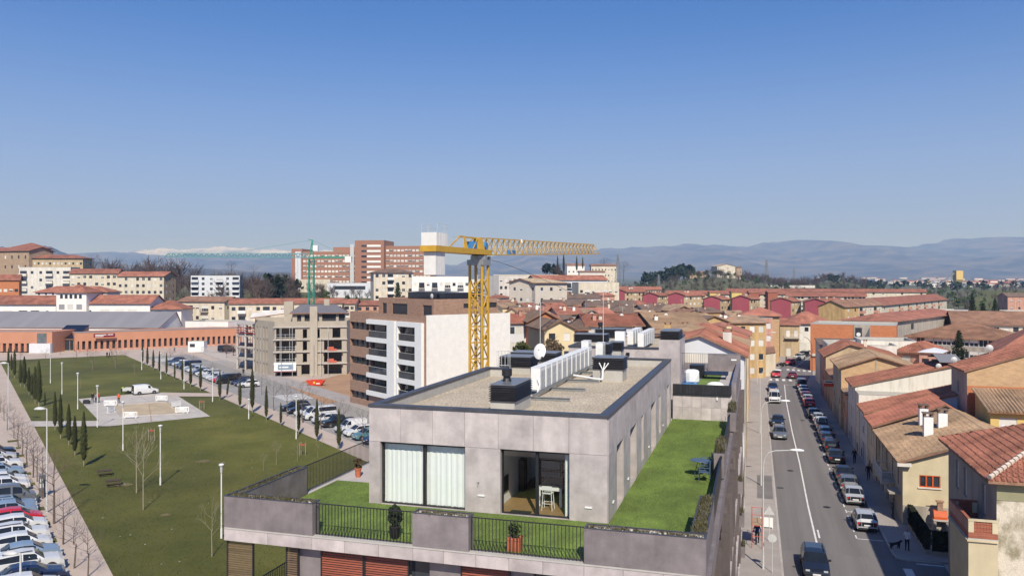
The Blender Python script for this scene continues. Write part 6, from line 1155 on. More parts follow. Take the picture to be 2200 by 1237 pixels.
def ridge(name, sil, d, depth, m, seed, ext=True, jag=0.05):
    rr = random.Random(seed); pts = []; x0, x1 = sil[0][0], sil[-1][0]; n = 240
    for i in range(n+1):
        px = x0+(x1-x0)*i/n
        for (a,ya),(b,yb) in zip(sil[:-1],sil[1:]):
            if a <= px <= b: t = (px-a)/(b-a); t = t*t*(3-2*t)*0.5+t*0.5; pts.append((px, ya+(yb-ya)*t)); break
    rows = 14; mb = MB(); off = [rr.uniform(0,6.28) for _ in range(8)]
    for j in range(rows+1):
        f = j/rows                                   # 0 = ridge, 1 = foot
        for px, py in pts:
            h = ZZ(py, d); dd = d-depth*f; s = (px-CX)*d/F
            w = sum(sin(s/d*k+off[q])*a for q, (k,a) in enumerate(((35,1),(80,.6),(170,.35),(390,.2))))
            spur = 1-f*(0.62+0.38*f)+0.20*f*(1-f)*w*2.0+jag*rr.uniform(-1,1)*f*(1-f)
            z = h*max(0.0,spur)+(h*(0.016*sin(px*0.11+off[5])+0.012*sin(px*0.29+off[6])+0.010*sin(px*0.61+off[7])+rr.uniform(-1,1)*0.006)*max(0,1-2.5*f)); dd += depth*0.10*w*f*(1-f)
            mb.v.append(((px-CX)*d/F, dd, z if j < rows else -40))
    k = len(pts)
    for j in range(rows):
        for i in range(k-1): mb.f.append((j*k+i+1,j*k+i,(j+1)*k+i,(j+1)*k+i+1)); mb.m.append(0)
    for i in range(k-1):                              # rear slope
        a, b = mb.v[i], mb.v[i+1]; mb.quad(a, b, (b[0]*1.15,b[1]+depth,-40), (a[0]*1.15,a[1]+depth,-40))
    return struct(mb.ob(name, m, smooth=True))
ridge('mountains',[(1000,560),(1100,545),(1280,536),(1340,532),(1440,529),(1475,525),(1550,527),(1595,530),(1640,523),(1680,517),(1722,519),(1752,530),(1800,525),(1880,532),(1920,534),(1965,529),(2010,521),(2032,515),(2100,512),(2160,513),(2200,519),(2320,524),(2600,530),(3200,535)], 15000, 6000, 'mountain', 1)
ridge('foothills',[(1250,585),(1400,578),(1600,574),(1750,571),(1900,564),(2060,556),(2200,548),(2400,540),(2900,540)], 10500, 3200, 'mountain', 2)
ridge('mountains',[(-900,535),(-300,540),(0,536),(90,541),(150,548),(220,545),(260,541),(310,545),(370,550),(430,546),(500,551),(560,546),(640,543),(720,548),(800,556),(900,560),(1000,572),(1100,585)], 14000, 5000, 'mountain', 3)
ridge('hills',[(-700,520),(-100,524),(60,534),(85,529),(105,530),(125,537),(160,552),(230,566),(330,573),(450,578),(600,585),(760,592)], 5200, 2000, 'mountain', 4)
ridge('snow_mountains',[(-400,540),(150,545),(240,543),(300,537),(350,535),(410,536),(470,530),(520,533),(580,536),(640,539),(760,538),(900,545)], 17500, 1500, 'snow', 5, jag=0.1)
# ================================================================ long brick school and white school behind it
(A, rz, w) = face(160,236,520,262); Sc = thing('brick_school','long low orange brick school with dark slots beyond the park','school',(*A,0),rz)
hgt = 5.4
MB().wall((0,0),(w,0),2.95,hgt,[],0.2).wall((w,0),(w,12),0,hgt).wall((0,12),(0,0),0,hgt).quad((0,0,hgt),(w,0,hgt),(w,12,hgt),(0,12,hgt)).ob('wall','brick_school',Sc)
MB().box(0,w,-0.05,0.25,hgt,hgt+0.35).ob('roof_edge','roof_grey',Sc); MB().box(0,w,-0.02,0.6,0,0.5).ob('plinth','wall_pink',Sc); MB().quad((0,0.75,0.5),(w,0.75,0.5),(w,0.75,2.95),(0,0.75,2.95)).ob('glazing','pane',Sc)
n = int(w/1.55); me = MB().box(-0.40,0.40,0.0,0.72,0.5,2.95).mesh('pier','brick_school')
for i in range(n+1): inst(me,'pier',Sc,(min(w-0.41,max(0.41,i*w/n)),0,0))
(A2, rz2, w2) = face(-90,233,112,232); S2 = thing('brick_school','left wing of the brick school cut by the photo edge','school',(*A2,0),rz2); hh2 = 6.0
MB().wall((0,0),(w2,0),2.7,hh2).wall((w2,0),(w2,12),0,hh2).quad((0,0,hh2),(w2,0,hh2),(w2,12,hh2),(0,12,hh2)).ob('wall','brick_school',S2); MB().quad((0,0.75,0.4),(w2-3,0.75,0.4),(w2-3,0.75,2.7),(0,0.75,2.7)).ob('glazing','pane',S2); MB().box(0,w2,-0.03,0.2,hh2,hh2+0.3).ob('roof_edge','roof_grey',S2); MB().box(w2-6.2,w2,-0.9,0.6,0,2.7).ob('entrance_wall','wall_bluegrey',S2); MB().box(w2-4.4,w2-1.6,-0.06,-0.004,2.75,5.6).ob('glass_panel','pane_grey',S2)
for i in range(int((w2-6.5)/1.75)): inst(MB().box(-0.45,0.45,0.0,0.72,0.4,2.7).mesh('pier','brick_school') if i == 0 else me2,'pier',S2,(0.5+i*1.75,0,0)) if i == 0 else inst(me,'pier',S2,(0.5+i*1.75,0,-0.2))
t = bld('entrance_pavilion','dark glazed entrance with slanted black roof between the brick school wings','school',D(112,238)[:2],0.05,6.4,9,3.6,wall='wall_grey',roof='sy',rise=3.4,rm='solar',ov=0.5,F=[(0.4,1.8,0.2,3.0,'dg'),(2.0,3.4,0.2,3.0,'dg'),(3.6,5.0,0.2,3.0,'dg'),(5.1,6.1,0.2,3.0,'dg')])
t = thing('banner','red banner with white lettering on the brick school wall','banner',(*D(201,237.5)[:2],ZZ(725,237.5)),rz); MB().box(0,5.7,-0.12,-0.08,0,1.1).ob('cloth','car_maroon',t)
for k, (x0, x1, z0) in enumerate(((0.4,3.4,0.62),(3.7,5.2,0.62),(0.4,2.6,0.2))): MB().box(x0,x1,-0.135,-0.122,z0,z0+0.22).ob('lettering','lamp_white',t)
(A, rz, w) = face(-120,262,340,258); t = bld('school_hall','long white hall with pale grey metal roof behind the brick school','school',A,rz,w,16,5.6,wall='wall_bright',roof='gx',rm='roof_grey',rise=4.6,ov=0.3,off=0.75,F=[(w-33+i*5.2,w-31.4+i*5.2,2.3,4.3,'dB') for i in range(6)])
t = bld('white_school','right hand hipped block of the white school','school',D(320,286)[:2],0.0,11.4,10,10.9,wall='wall_bright',roof='hip',rm='tile_red',rise=2.6,ov=0.8,F=[(1.8,4.4,7.9,9.9,'dg'),(6.6,9.4,7.9,9.9,'wB'),(1.8,4.4,3.2,5.4,'dB'),(6.6,9.4,3.2,5.4,'dB')])
t = bld('white_school','right wing of the white school with long red roof','school',D(184,285)[:2],0.0,22.6,12,12.8,wall='wall_bright',roof='gx',rm='tile_red',rise=2.7,ov=0.7,F=[(5.2+i*5.2-(0.8 if i > 1 else 0),8.4+i*5.2-(0.8 if i > 1 else 0),8.4,10.6,'wB') for i in range(3)]+[(1.2,2.0,9.3,10.3,'dg')])
t = bld('white_school','tower of the white school with arched openings and red roof','school',D(121,283)[:2],0.0,10.5,11,16.7,wall='wall_bright',roof='hip',rm='tile_red',rise=2.6,ov=0.7,F=[(1.3+i*1.65,2.3+i*1.65,14.4,15.5,'dg') for i in range(5)]+[(0.9,2.9,10.6,12.4,'dB'),(3.9,5.9,10.6,12.4,'wB'),(7.0,9.0,10.6,12.4,'dB')])
for i in range(5): MB().tube((1.8+i*1.65,-0.02,15.5),(1.8+i*1.65,0.1,15.5),0.5,None,14).ob('arch','pane',t)
t = bld('white_school','left wing of the white school with long red roof','school',D(-60,285)[:2],0.0,29.5,12,12.6,wall='wall_bright',roof='gx',rm='tile_red',rise=2.7,ov=0.7,F=[(6.4,9.6,8.2,10.2,'wB'),(11.0,14.2,8.2,10.2,'wB'),(16.4,19.4,8.2,10.2,'dg'),(20.6,23.6,8.2,10.2,'dg'),(26.0,26.9,9.1,10.1,'dg')])
t = bld('white_school','rear upper range of the white school with red roof','school',D(76,300)[:2],0.0,26.5,10,16.6,wall='wall_bright',roof='hip',rm='tile_red',rise=1.9,ov=0.7,F=[(1+i*2.6,1.7+i*2.6,15.4,16.2,'dg') for i in range(10)])
# ---------------------------------------------------------------- flats left of the hospital
def flats(name, label, pxL, dL, pxR, dR, ytop, zb, floors, n, wall='wall_pale', roof='flat', rm='tile_red', rise=1.6, depth=11, ww=1.3, wh=1.3, bal=(), balm='wall_pale', rail='solid', sts=('wg','dg','dg','wB','wH'), Rt=True, fh=None, Lf=False, cat='apartment building', skip=0.0, **k):
    A, rz, w = face(pxL,dL,pxR,dR); h = ZZ(ytop,dL)-zb; par = 0.5 if roof == 'flat' else 0; h -= par; fh = fh or h/floors; zg = min(terrain(A[0],A[1]),terrain(A[0]+w*cos(rz),A[1]+w*sin(rz)))-0.4
    if zg < zb: h += zb-zg; zb = zg
    base = h-floors*fh
    ops = []; cols = [w*(i+0.5)/n for i in range(n)]
    for kf in range(floors):
        for i, c in enumerate(cols):
            z = base+kf*fh
            if RW.random() < skip: continue
            if i in bal: ops.append((c-min(1.5,w/n*0.42), c+min(1.5,w/n*0.42), z+0.1, z+2.3, RW.choice(('dg','dg','wH'))))
            else: ops.append((c-ww/2, c+ww/2, z+0.9, z+0.9+wh, RW.choice(sts)))
    t = bld(name, label, cat, A, rz, w, depth, h, z0=zb, wall=wall, roof=roof, rm=rm, rise=rise, F=ops, par=par, Rt=grid(depth,floors,3,1.1,1.2,base,fh,0.9,sts,0.8) if Rt else (), Lf=grid(depth,floors,3,1.1,1.2,base,fh,0.9,sts,0.8) if Lf else (), **k)
    for kf in range(floors):
        for i in bal: c = cols[i]; hw = min(1.7,w/n*0.48); balcony(t, c-hw, c+hw, base+kf*fh+0.02, 1.2, balm, rail, 0.95)
    return t
t = flats('apartment_block','white flats with stacked balconies and bulky attic left behind the school',41,380,152,383,574,9,5,6,'wall_pale',bal=(0,3,5),ww=1.2); MB().box(10.5,16.5,3,8,ZZ(574,380)-9.4,ZZ(556,380)-9).ob('attic','wall_bright',t)
t = flats('apartment_block','beige flats with red roof and white dormer next to the white flats',150,372,252,376,587,8,5,8,'wall_cream','gx',rise=2.0,ov=0.6,depth=11); MB().box(9,14,4,7,ZZ(580,372)-8,ZZ(571,372)-8).ob('dormer','wall_bright',t); [chimney(t,x,2.2,ZZ(585,372)-8,0.9,0.8,'wall_bright') for x in (5,11,17)]
t = flats('apartment_block','beige flats with red roof, right hand one of the pair',252,370,352,368,593,8,5,8,'wall_cream','gx',rise=2.0,ov=0.6,depth=11,wallR='wall_tan'); MB().box(8,12.5,4,7,ZZ(585,370)-8,ZZ(577,370)-8).ob('dormer','wall_bright',t); [chimney(t,x,2.2,ZZ(590,370)-8,0.9,0.8,'wall_bright') for x in (6,13)]
flats('house','brown house with red roof at the left edge below the convent',-30,340,41,345,601,9,2,6,'brick_orange','gx',rise=2.2,ov=0.6,depth=9)
flats('convent','long brown convent wing with red roof at the left edge',-120,470,62,450,541,16,4,13,'wall_tan','gx',rm='tile_red',rise=2.2,ov=0.9,depth=16,ww=1.1,wh=1.8,sts=('dg','dg','nB'),cat='convent')
flats('convent','square convent tower with low red pyramid roof',25,468,85,470,531,16,5,7,'wall_tan','hip',rm='tile_red',rise=2.8,ov=1.0,depth=15,sts=('dg','nB'),cat='convent'); flats('convent','right convent wing with red hipped roof above the white flats',62,452,178,455,554,15,4,14,'wall_sand','hip',rm='tile_red',rise=1.8,ov=0.9,depth=13,ww=1.0,sts=('dg','nB'),cat='convent',Rt=True)
t = flats('apartment_block','bluish white flats with balconies and roof house left of the hospital',410,400,515,404,592,10,5,6,'wall_bluegrey',bal=(0,3,5),rail='solid',balm='wall_bluegrey',wallR='wall_grey'); MB().xprism([(3,12.3),(9,12.3),(9,15),(7,16.2),(3,15.4)],6.5,15).ob('roof_house','wall_bright',t)
flats('apartment_block','cream flats with balconies and tiled roof right of the white school',383,305,482,300,647,1.5,3,6,'wall_cream','gx',rm='tile_brown',rise=1.6,ov=0.6,bal=(0,1,3),rail='bars',Rt=True)
flats('apartment_block','low white building with shop front below the cream flats',398,272,490,268,690,0,1,5,'wall_bright',Rt=False,ww=2.6,wh=1.6)
flats('terrace_row','long two storey brick flats with red roof and white balconies behind the construction site',493,292,735,300,652,2,3,14,'wall_cream','gx',rm='tile_red',rise=1.6,ov=0.6,bal=(1,4,7,10,13),balm='wall_bright'); flats('terrace_row','short two storey brick flats with red roof left of the brown block',728,312,762,312,652,2,3,3,'wall_cream','gx',rm='tile_red',rise=1.5,ov=0.6,bal=(1,),balm='wall_bright'); flats('terrace_row','brick and white flats with red roof beside the dark solar roof',765,318,830,320,655,2,3,4,'wall_pink','gx',rm='tile_red',rise=1.5,ov=0.6)
# ---------------------------------------------------------------- hospital
(A, rz, w) = face(650,560,925,548); zb = 12; Hs = thing('hospital','large red brick hospital with rows of bright windows','hospital',(*A,zb),rz); pm = w/275.0
def wing(x0, x1, ytop, floors, n, y0=0.0, dep=18, ww=1.9, wh=1.5, z00=6.0, sts=('wB','wB','wB','wH','wT')):
    e = bpy.data.objects.new('wing',None); link(e,Hs); e.location = (x0,y0,0); h = ZZ(ytop,555)-zb; W_ = x1-x0; fh = 3.55; ops = []
    for k in range(floors):
        for i in range(n): c = W_*(i+0.5)/n; z = h-1.6-k*fh-wh; ops.append((c-ww/2,c+ww/2,z,z+wh,RW.choice(sts)))
    return bld('wing','','',(0,0),0,W_,dep,h,wall='brick_hospital',roof='flat',par=0.6,F=[o for o in ops if o[2] > 0.4],t=e)
wing(0.0,118*pm,542,6,15); e = wing(118*pm,180*pm,519,8,1,-4.0,24,0.1,0.1); wing(180*pm,275*pm,531,6,12)
hT = ZZ(519,555)-zb
for k in range(8): z = hT-2.6-k*3.55; MB().box(4.6,8.2,-0.08,-0.004,z-1.2,z+0.1).ob('window','pane',e); MB().box(8.6,18.2,-0.30,-0.004,z-1.3,z+0.15).ob('balcony_band','wall_bright',e)
wing(-23*pm,0.0,536,1,1,-1.0,20,0.1,0.1); MB().box(60*pm,118*pm,6,14,ZZ(541,555)-zb,ZZ(530,555)-zb).ob('plant_room','brick_hospital',Hs); MB().box(2*pm,68*pm,-7,-1.2,0,ZZ(600,555)-zb).ob('annex','wall_cream',Hs)
MB().box(108*pm,116*pm,-4.2,-3.9,2,hT-2).ob('stair_pipe','galv',Hs)
for x in (-20*pm,-14*pm,-8*pm): MB().box(x,x+2.2,-2.2,-1.05,0,ZZ(540,555)-zb).ob('buttress','brick_hospital' if x < -15*pm else 'wall_bluegrey',Hs)
flats('clinic','low modern clinic with long dark glass bands below the hospital',703,450,800,446,608,7,1,6,'wall_bluegrey',ww=5.0,wh=2.0,sts=('dg',),Rt=False,depth=14,cat='clinic',fh=4.0)
# ---------------------------------------------------------------- flats in the centre
flats('apartment_block','grey green flats with white bay windows in front of the hospital',803,345,888,350,585,6,6,6,'wall_cream','hip',rm='tile_dark',rise=1.5,ov=0.7,bal=(2,),balm='wall_bright'); t = flats('apartment_block','long white flats with dark balconies behind the crane mast',885,325,1010,328,594,5,4,9,'wall_bright',bal=(1,3,5,7),rail='bars',ww=1.2)
for x in (3,13,19): MB().tube((x,3,ZZ(594,325)-5),(x,9,ZZ(594,325)-5),2.6,None,18).ob('barrel_roof','wall_pale',t)
flats('apartment_block','beige flats with rounded attic right of the crane mast',1072,340,1130,348,592,4,6,6,'wall_pale',bal=(5,),rail='bars'); flats('apartment_block','tall beige flats with tan hipped roof in the centre of the town',1103,300,1150,285,607,1,5,5,'wall_beige','hip',rm='wall_sand',rise=1.4,ov=0.9,depth=13,Rt=True,Lf=True); flats('apartment_block','beige flats with balconies joined to the tan roofed block',1145,287,1192,300,607,1,5,5,'wall_beige','gx',rm='wall_sand',rise=1.4,ov=0.9,bal=(1,3),rail='bars',depth=10,Lf=True)
flats('apartment_block','white flats with long red roof below the hill chapel',1150,390,1304,402,601,5,4,14,'wall_bluegrey','gx',rm='tile_red',rise=2.2,ov=0.6,bal=(2,6,10),rail='bars'); flats('apartment_block','cream flats with flat roof right below the long red roof',1243,372,1330,376,607,4,3,7,'wall_cream',bal=(1,4),rail='bars')
flats('apartment_block','pale flats seen between the crane mast and the tan roofs',1005,380,1075,384,600,5,5,7,'wall_pale',bal=(2,5),rail='bars'); flats('apartment_block','low pale flats on the rise behind the beige blocks',1060,470,1200,470,590,14,3,12,'wall_cream',ww=1.2)
# ---------------------------------------------------------------- roofs of the old town
town = [ # label, pxL, dL, pxR, dR, ytop(eave), floors, roof, mat, wall, rise, depth, n
 ('white house with brown roof and window band right of the white wall',1092,150,1136,151,694,3,'gx','tile_pink','wall_bluegrey',1.43,12,3),
 ('brick gable house with blind orange wall behind the evergreen tree',1136,148,1205,149,690,3,'gy','tile_dark','brick_orange',1.65,10,1),
 ('cream gabled house with small windows behind the dry tree',1170,132,1234,133,707,3,'gy','tile_dark','wall_butter',1.26,12,2),
 ('low brown roofed house joining the cream gable',1228,140,1262,141,708,3,'gx','tile_dark','wall_pink',1.43,9,1),
 ('red roofed house with blue awnings behind the second roof block',1262,142,1380,143,700,3,'gx','tile_red','wall_bluegrey',1.76,12,7),
 ('grey roofed house with white verge left of the brown metal roof',1375,150,1410,151,697,3,'gx','tile_red','wall_bright',1.54,12,2),
 ('ochre house with wide brown metal roof and roof lights',1408,140,1530,141,706,3,'gx','tile_dusty','wall_ochre',2.31,18,4),
 ('dark red roofed house with white upper windows in the old town',1200,185,1250,186,675,3,'gx','tile_red','wall_grey',1.32,10,3),
 ('red hipped roof house in the middle of the old town',1150,192,1205,193,672,3,'hip','tile_red','wall_pale',1.32,11,3),
 ('pale gable house with brown roof right of the dark red roof',1250,196,1292,197,678,3,'gy','tile_dusty','wall_cream',1.32,12,2),
 ('grey brown roofed terrace with dormers in the old town',1265,250,1365,251,657,3,'gx','tile_dark','wall_cream',1.43,12,8),
 ('long dark roofed terrace with skylights below the beige flats',1170,262,1265,263,655,3,'gx','tile_dark','wall_pale',1.43,12,7),
 ('second dark roofed terrace row behind the first',1180,300,1290,301,640,3,'gx','tile_dark','wall_pale',1.32,12,8),
 ('light roofed house left of the dark terraces',1100,240,1165,241,668,3,'gx','tile_dark','wall_pale',1.21,11,4),
 ('orange brick house with flat gable right of the white wall top',1050,172,1098,173,682,4,'gy','tile_pink','brick_orange',0.88,10,1),
 ('low tiled sheds in front of the beige flats',1060,270,1110,271,652,2,'gx','tile_brown','wall_pale',0.99,10,3),
 ('grey hipped roof house below the purple gables',1310,225,1385,226,668,3,'hip','tile_dark','wall_cream',1.54,13,4),
 ('grey roofed house with white stair box below the purple gables',1385,222,1450,223,668,3,'gx','tile_dark','wall_pale',1.43,12,4),
 ('tan gabled house between the grey roofs and the purple gables',1445,215,1492,216,668,3,'gy','tile_dusty','brick_tan',1.21,12,2),
 ('cream house with curved flat roof above the street',1548,170,1645,171,694,4,'gx','tile_dusty','wall_ochre',1.21,14,5),
 ('pink house with roof terrace and parapets left of the bend',1590,190,1660,191,684,4,'flat','tile_pink','wall_pink',0.83,12,4)]
for i, (lab,a,da,b,db,yt,fl,rf,rm,wl_,ri,dp,n) in enumerate(town):
    t = flats('house',lab,a,da,b,db,yt,0,fl,n,wl_,rf,rm=rm,rise=ri,ov=0.5,depth=dp,ww=1.1,wh=1.3,fh=2.9,sts=('dg','wB','nB','dg','wg'),Rt=True,cat='house',tiles=da < 160)
    if rf in ('gx','hip'):
        h = ZZ(yt,da); w = face(a,da,b,db)[2]; rr = random.Random(i); [chimney(t, w*rr.uniform(.1,.9), dp*rr.uniform(.2,.5), h+ri*0.4, rr.uniform(0.9,1.8), 0.6, rr.choice(('wall_cream','wall_pink','wall_bright'))) for _ in range(2)]; dish(t, w*rr.uniform(.1,.9), dp*0.4, h+ri*0.8, 0.45)
rr = random.Random(404)                           # the jumble of smaller houses between them
for row, (x0,x1,step,d0,y0,word) in enumerate(((1100,1560,42,172,692,'nearest'),(1085,1600,44,212,676,'second'),(1080,1470,40,262,662,'third'),(1040,1300,38,335,640,'farthest'))):
    px = x0; i = 0
    while px < x1:
        w_ = step*rr.uniform(0.7,1.0); d = d0+rr.uniform(-9,9); yt = y0+rr.uniform(-5,4); rm = rr.choice(('tile_dusty','tile_dark','tile_brown','tile_pink','tile_red','tile_dusty')); wl_ = rr.choice(('wall_cream','wall_pale','wall_sand','brick_tan','wall_ochre','wall_bluegrey','wall_pink','wall_butter'))
        rf = rr.choice(('gx','gx','gy','hip')); t = flats('house','%s house from the left in the %s line of the crowded old town roofs' % (ORD[i],word),px,d,px+w_,d+rr.uniform(-5,5),yt,0,3,max(1,int(w_*d/F/2.6)),wl_,rf,rm=rm,rise=rr.uniform(0.9,1.5),ov=0.4,depth=rr.uniform(8,12),ww=1.0,wh=1.2,fh=2.9,sts=('dg','wB','nB','dg','wg'),Rt=False,cat='house',group='crowded old town houses')
        W_ = w_*d/F; z = ZZ(yt,d); chimney(t, W_*rr.uniform(.2,.8), 3, z+0.2, rr.uniform(.9,1.6), 0.5, rr.choice(('wall_cream','wall_pink','wall_bright')))
        if rr.random() < .6: x = W_*rr.uniform(.2,.8); mb = MB().tube((x,4,z),(x,4,z+3.2),0.03,None,4).tube((x-.6,4,z+3.0),(x+.6,4,z+3.0),0.02,None,4).tube((x-.4,4,z+2.6),(x+.4,4,z+2.6),0.02,None,4); mb.ob('aerial','galv',t)
        px += step*rr.uniform(0.95,1.35); i += 1
for lab, px, d, yt, sz, hh, m in (('pale three storey house seen at the end of the street',1690,235,693,13,14,'wall_pale'),):
    t = bld('house',lab,'house',D(px,d)[:2],-0.15,sz,12,ZZ(yt,d),wall=m,roof='hip',rm='tile_red',rise=3.0,ov=0.7,F=[(1.4,2.6,3.6,5.2,'dg'),(5,6.1,6.0,7.2,'dg'),(1.0,5.5,0.1,2.6,'wB'),(6.2,8.8,0.1,2.6,'wB'),(3.6,4.7,3.5,5.5,'nB'),(7.6,8.7,3.5,5.5,'nB')])
t = bld('house','small house with rounded gable and balcony at the bend','house',W(11.2,203),-AZ,5.0,12,8.6,wall='wall_sand',roof='gx',rm='tile_red',rise=1.5,ov=0.4,F=[(1.6,2.6,5.4,7.2,'nB'),(3.6,4.6,5.4,7.2,'nB'),(1.6,2.8,0.2,2.4,'nB')],Rt=grid(14,3,4,1.0,1.6,0.2,2.8,0.6,('nB',),0.8)); balcony(t,1.2,5.0,5.2,0.9,'wall_bright','bars')
t = bld('house','low white house with arched doors beside the brick flats','house',W(4.6,154),-AZ,4.4,16,4.6,wall='wall_cream',roof='sx',rm='tile_brown',rise=-0.01+0.6,ov=0.2,Rt=[(1.5+i*3.4,2.7+i*3.4,0.1,2.6,'nB') for i in range(4)])
# orange brick warehouse with mural
(A, rz, w) = face(1741,186,1925,178); Gb = bld('warehouse','orange brick building with a large grey portrait mural','warehouse',A,rz,w,16,10.4,wall='brick_orange',roof='flat',par=0.3)
MB().box(9.2,12.6,-0.10,-0.005,6.8,10.75).ob('mural','wall_grey',Gb); MB().box(9.5,10.9,-0.112,-0.102,7.2,10.1).ob('mural_figure','frame_dark',Gb); MB().poly([(10.9,-0.114,6.9),(12.5,-0.114,6.9),(12.5,-0.114,10.3)]).ob('mural_shadow','car_grey',Gb); MB().tube((10.2,-0.118,8.6),(10.2,-0.113,8.6),0.45,None,16).ob('mural_face','lamp_white',Gb); [chimney(Gb,x,2,9.0,1.4,0.9,'brick_orange') for x in (1.6,3.6)]; dish(Gb,2.4,1.0,9.4,0.55); MB().box(0.3,18,-0.4,-0.01,3.4,3.9).ob('ledge','wall_pale',Gb)
bld('house','white low building with grey chimney in front of the mural building','house',D(1850,152)[:2],-0.25,9.5,9,9.0,wall='wall_white_dirty',roof='flat',par=0.4); bld('house','white walled yard building below the orange brick wall','house',D(1762,160)[:2],-0.25,9.0,8,7.8,wall='wall_pale',roof='sy',rm='tile_dark',rise=0.8)
# villa with arches
(A, rz, w) = face(1925,150,1990,146); t = bld('villa','pink villa with red hipped roof','villa',A,rz,w,9,5.6,z0=2.0,wall='wall_pink',roof='hip',rm='tile_red',rise=1.6,ov=0.5,F=[(1.0,2.6,2.2,4.8,'nB'),(4.2,5.2,3.2,4.6,'wg')],tiles=True)
(A, rz, w) = face(1975,141,2022,139); t = bld('villa','pink arched porch with pale blue roof on the villa','villa',A,rz,w,6,6.6,z0=1.5,wall='wall_pink',roof='hip',rm='wall_bluegrey',rise=0.5,ov=0.3,F=[(0.4,1.5,3.2,5.6,'dg'),(1.9,2.7,3.2,5.6,'dg'),(3.0,3.6,3.2,5.6,'dg')]); balcony(t,0.1,1.8,3.2,0.7,'wall_bright','bars')
# big grey building with red hipped roofs
flats('institute','long grey building with red roof behind the conifer',1950,187,2164,172.6,721,0,3,11,'wall_grey','hip',rm='tile_brown',rise=2.7,ov=0.7,depth=16,ww=1.7,wh=1.6,sts=('wg','wH','wg'),cat='school',Rt=False,tiles=True); flats('institute','left grey range with red roof and barred windows',1918,196,2062,246,690,0,3,2,'wall_grey','hip',rm='tile_red',rise=1.4,ov=0.8,depth=12,ww=2.6,wh=1.5,sts=('dg',),cat='school',Rt=False,wallR='wall_cream'); flats('institute','rear range of the grey building with brown red roof',2050,225,2300,215,695,0,3,12,'wall_cream','gx',rm='tile_brown',rise=3.2,ov=0.7,depth=16,cat='school',Rt=False); flats('institute','right wing of the grey building with dark veranda',2150,140,2290,136,752,0,3,5,'wall_pale','hip',rm='tile_red',rise=3.0,ov=0.7,depth=16,ww=2.4,wh=1.8,sts=('dg',),cat='school',Rt=False)
# ---------------------------------------------------------------- purple gable ends and the housing estate
pg = [(1266,1293,470,620,651),(1312,1342,455,620,655),(1381,1412,440,628,660),(1435,1469,425,628,665),(1512,1547,412,636,672),(1573,1610,400,635,676),(1657,1699,386,640,684),(1729,1772,374,642,690)]
for i, (a,b,d,ya,yb) in enumerate(pg):
    pL = D(a,d); gw = (b-a)*d/F; ev = ZZ(ya+5.5,d); ln = [22,24,20,26,22,27,20,17][i]; A, rz, w = face(a,d,b,d-2.5)
    t = bld('apartment_block','brown flats with plain purple gable end, %s of the purple gables from the left' % ORD[i],'apartment building',A,rz,w,ln,ev,wall='wall_sand',wallF='wall_purple',roof='gy',rm='tile_red',rise=1.3,ov=0.5,Rt=grid(ln,4,7,1.1,1.3,ev-11.6,2.9,0.9,('wB','wg','wB','dg'),1.2),group='flats with purple gable ends')
    r = bld('wing','','',(0,0),0,1,1,1) if False else None
    # the lit long front turns to the right of each gable
    A2, rz2, w2 = face(b+0.5,d-1,b+(46 if i in (1,3,7) else 22),d+6); t2 = bld('apartment_block','tan front with bright blinds joined to the %s purple gable from the left' % ORD[i],'apartment building',A2,rz2,w2,10,ev-0.4,wall='wall_sand',roof='gx',rm='tile_red',rise=1.8,ov=0.6,F=grid(w2,4,max(2,int(w2/2.6)),1.2,1.3,ev-12.0,2.9,0.9,('wB','wB','wg','dg'),0.5),group='flats with purple gable ends'); 
    rr = random.Random(i+60); [dish(t2, w2*rr.uniform(0,1), 4, ev+1.0, 0.5) for _ in range(2)]; chimney(t2, w2*0.4, 4, ev+0.8, 1.3, 0.7, 'wall_cream')
lab = ['first','second','third','fourth']
for i, (a,da,b,db,yt) in enumerate(((1430,520,1700,500,627),(1690,470,1860,455,632),(1560,600,1990,560,622),(1300,560,1420,556,618))): t = flats('terrace_row','%s long red tiled roof of the estate behind the purple gables' % lab[i],a,da,b,db,yt+4,2,4,22,'wall_cream','gx',rm='tile_red',rise=2.0,ov=0.7,depth=12,Rt=False); w = face(a,da,b,db)[2]; rr = random.Random(i+5); [chimney(t, w*(q+0.5)/9+rr.uniform(-2,2), 5, ZZ(yt+4,da)-1.2, 1.7, 1.4, rr.choice(('wall_pink','wall_cream','wall_yellow','wall_bright'))) for q in range(9)]; [dish(t, w*rr.random(), 4, ZZ(yt,da)-1, 0.6) for _ in range(6)]
t = flats('apartment_block','tan flats beginning the long balcony row on the right',1815,326,1845,335,659,1,3,2,'wall_ochre','gx',rm='tile_brown',rise=2.4,ov=0.6,Rt=False); t = flats('apartment_block','cream flats with pink balconies in the long row on the right',1845,335,1895,351,657,1,3,5,'wall_cream','gx',rm='tile_brown',rise=2.6,ov=0.6,bal=(0,3),balm='wall_pink',Rt=False)
t = flats('apartment_block','long cream flats with red roof and many pink balconies',1895,351,2034,468,655,1,3,16,'wall_cream','gx',rm='tile_red',rise=2.8,ov=0.8,bal=(1,3,5,7,9,11,13),balm='wall_pink',depth=12); w = face(1895,351,2034,468)[2]
for q in range(12): MB().xprism([(1.0,ZZ(655,350)-0.9),(10,ZZ(655,350)-0.9),(6.2,ZZ(655,350)+2.6)],w*q/12+0.4,w*q/12+1.9).ob('roof_ridge','wall_pink',t)
for i, (px,d,yt,c) in enumerate(((1525,470,632,'wall_yellow'),(1572,480,631,'wall_yellow'),(1610,500,632,'brick_red'),(1650,500,631,'brick_red'))): bld('roof_house',['left yellow stair house above the estate roofs','right yellow stair house above the estate roofs','left red stair house above the estate roofs','right red stair house above the estate roofs'][i],'roof house',D(px,d)[:2],0.0,6.0,5,ZZ(yt-3,d),wall=c,roof='gx',rm='tile_red',rise=0.8,ov=0.3)
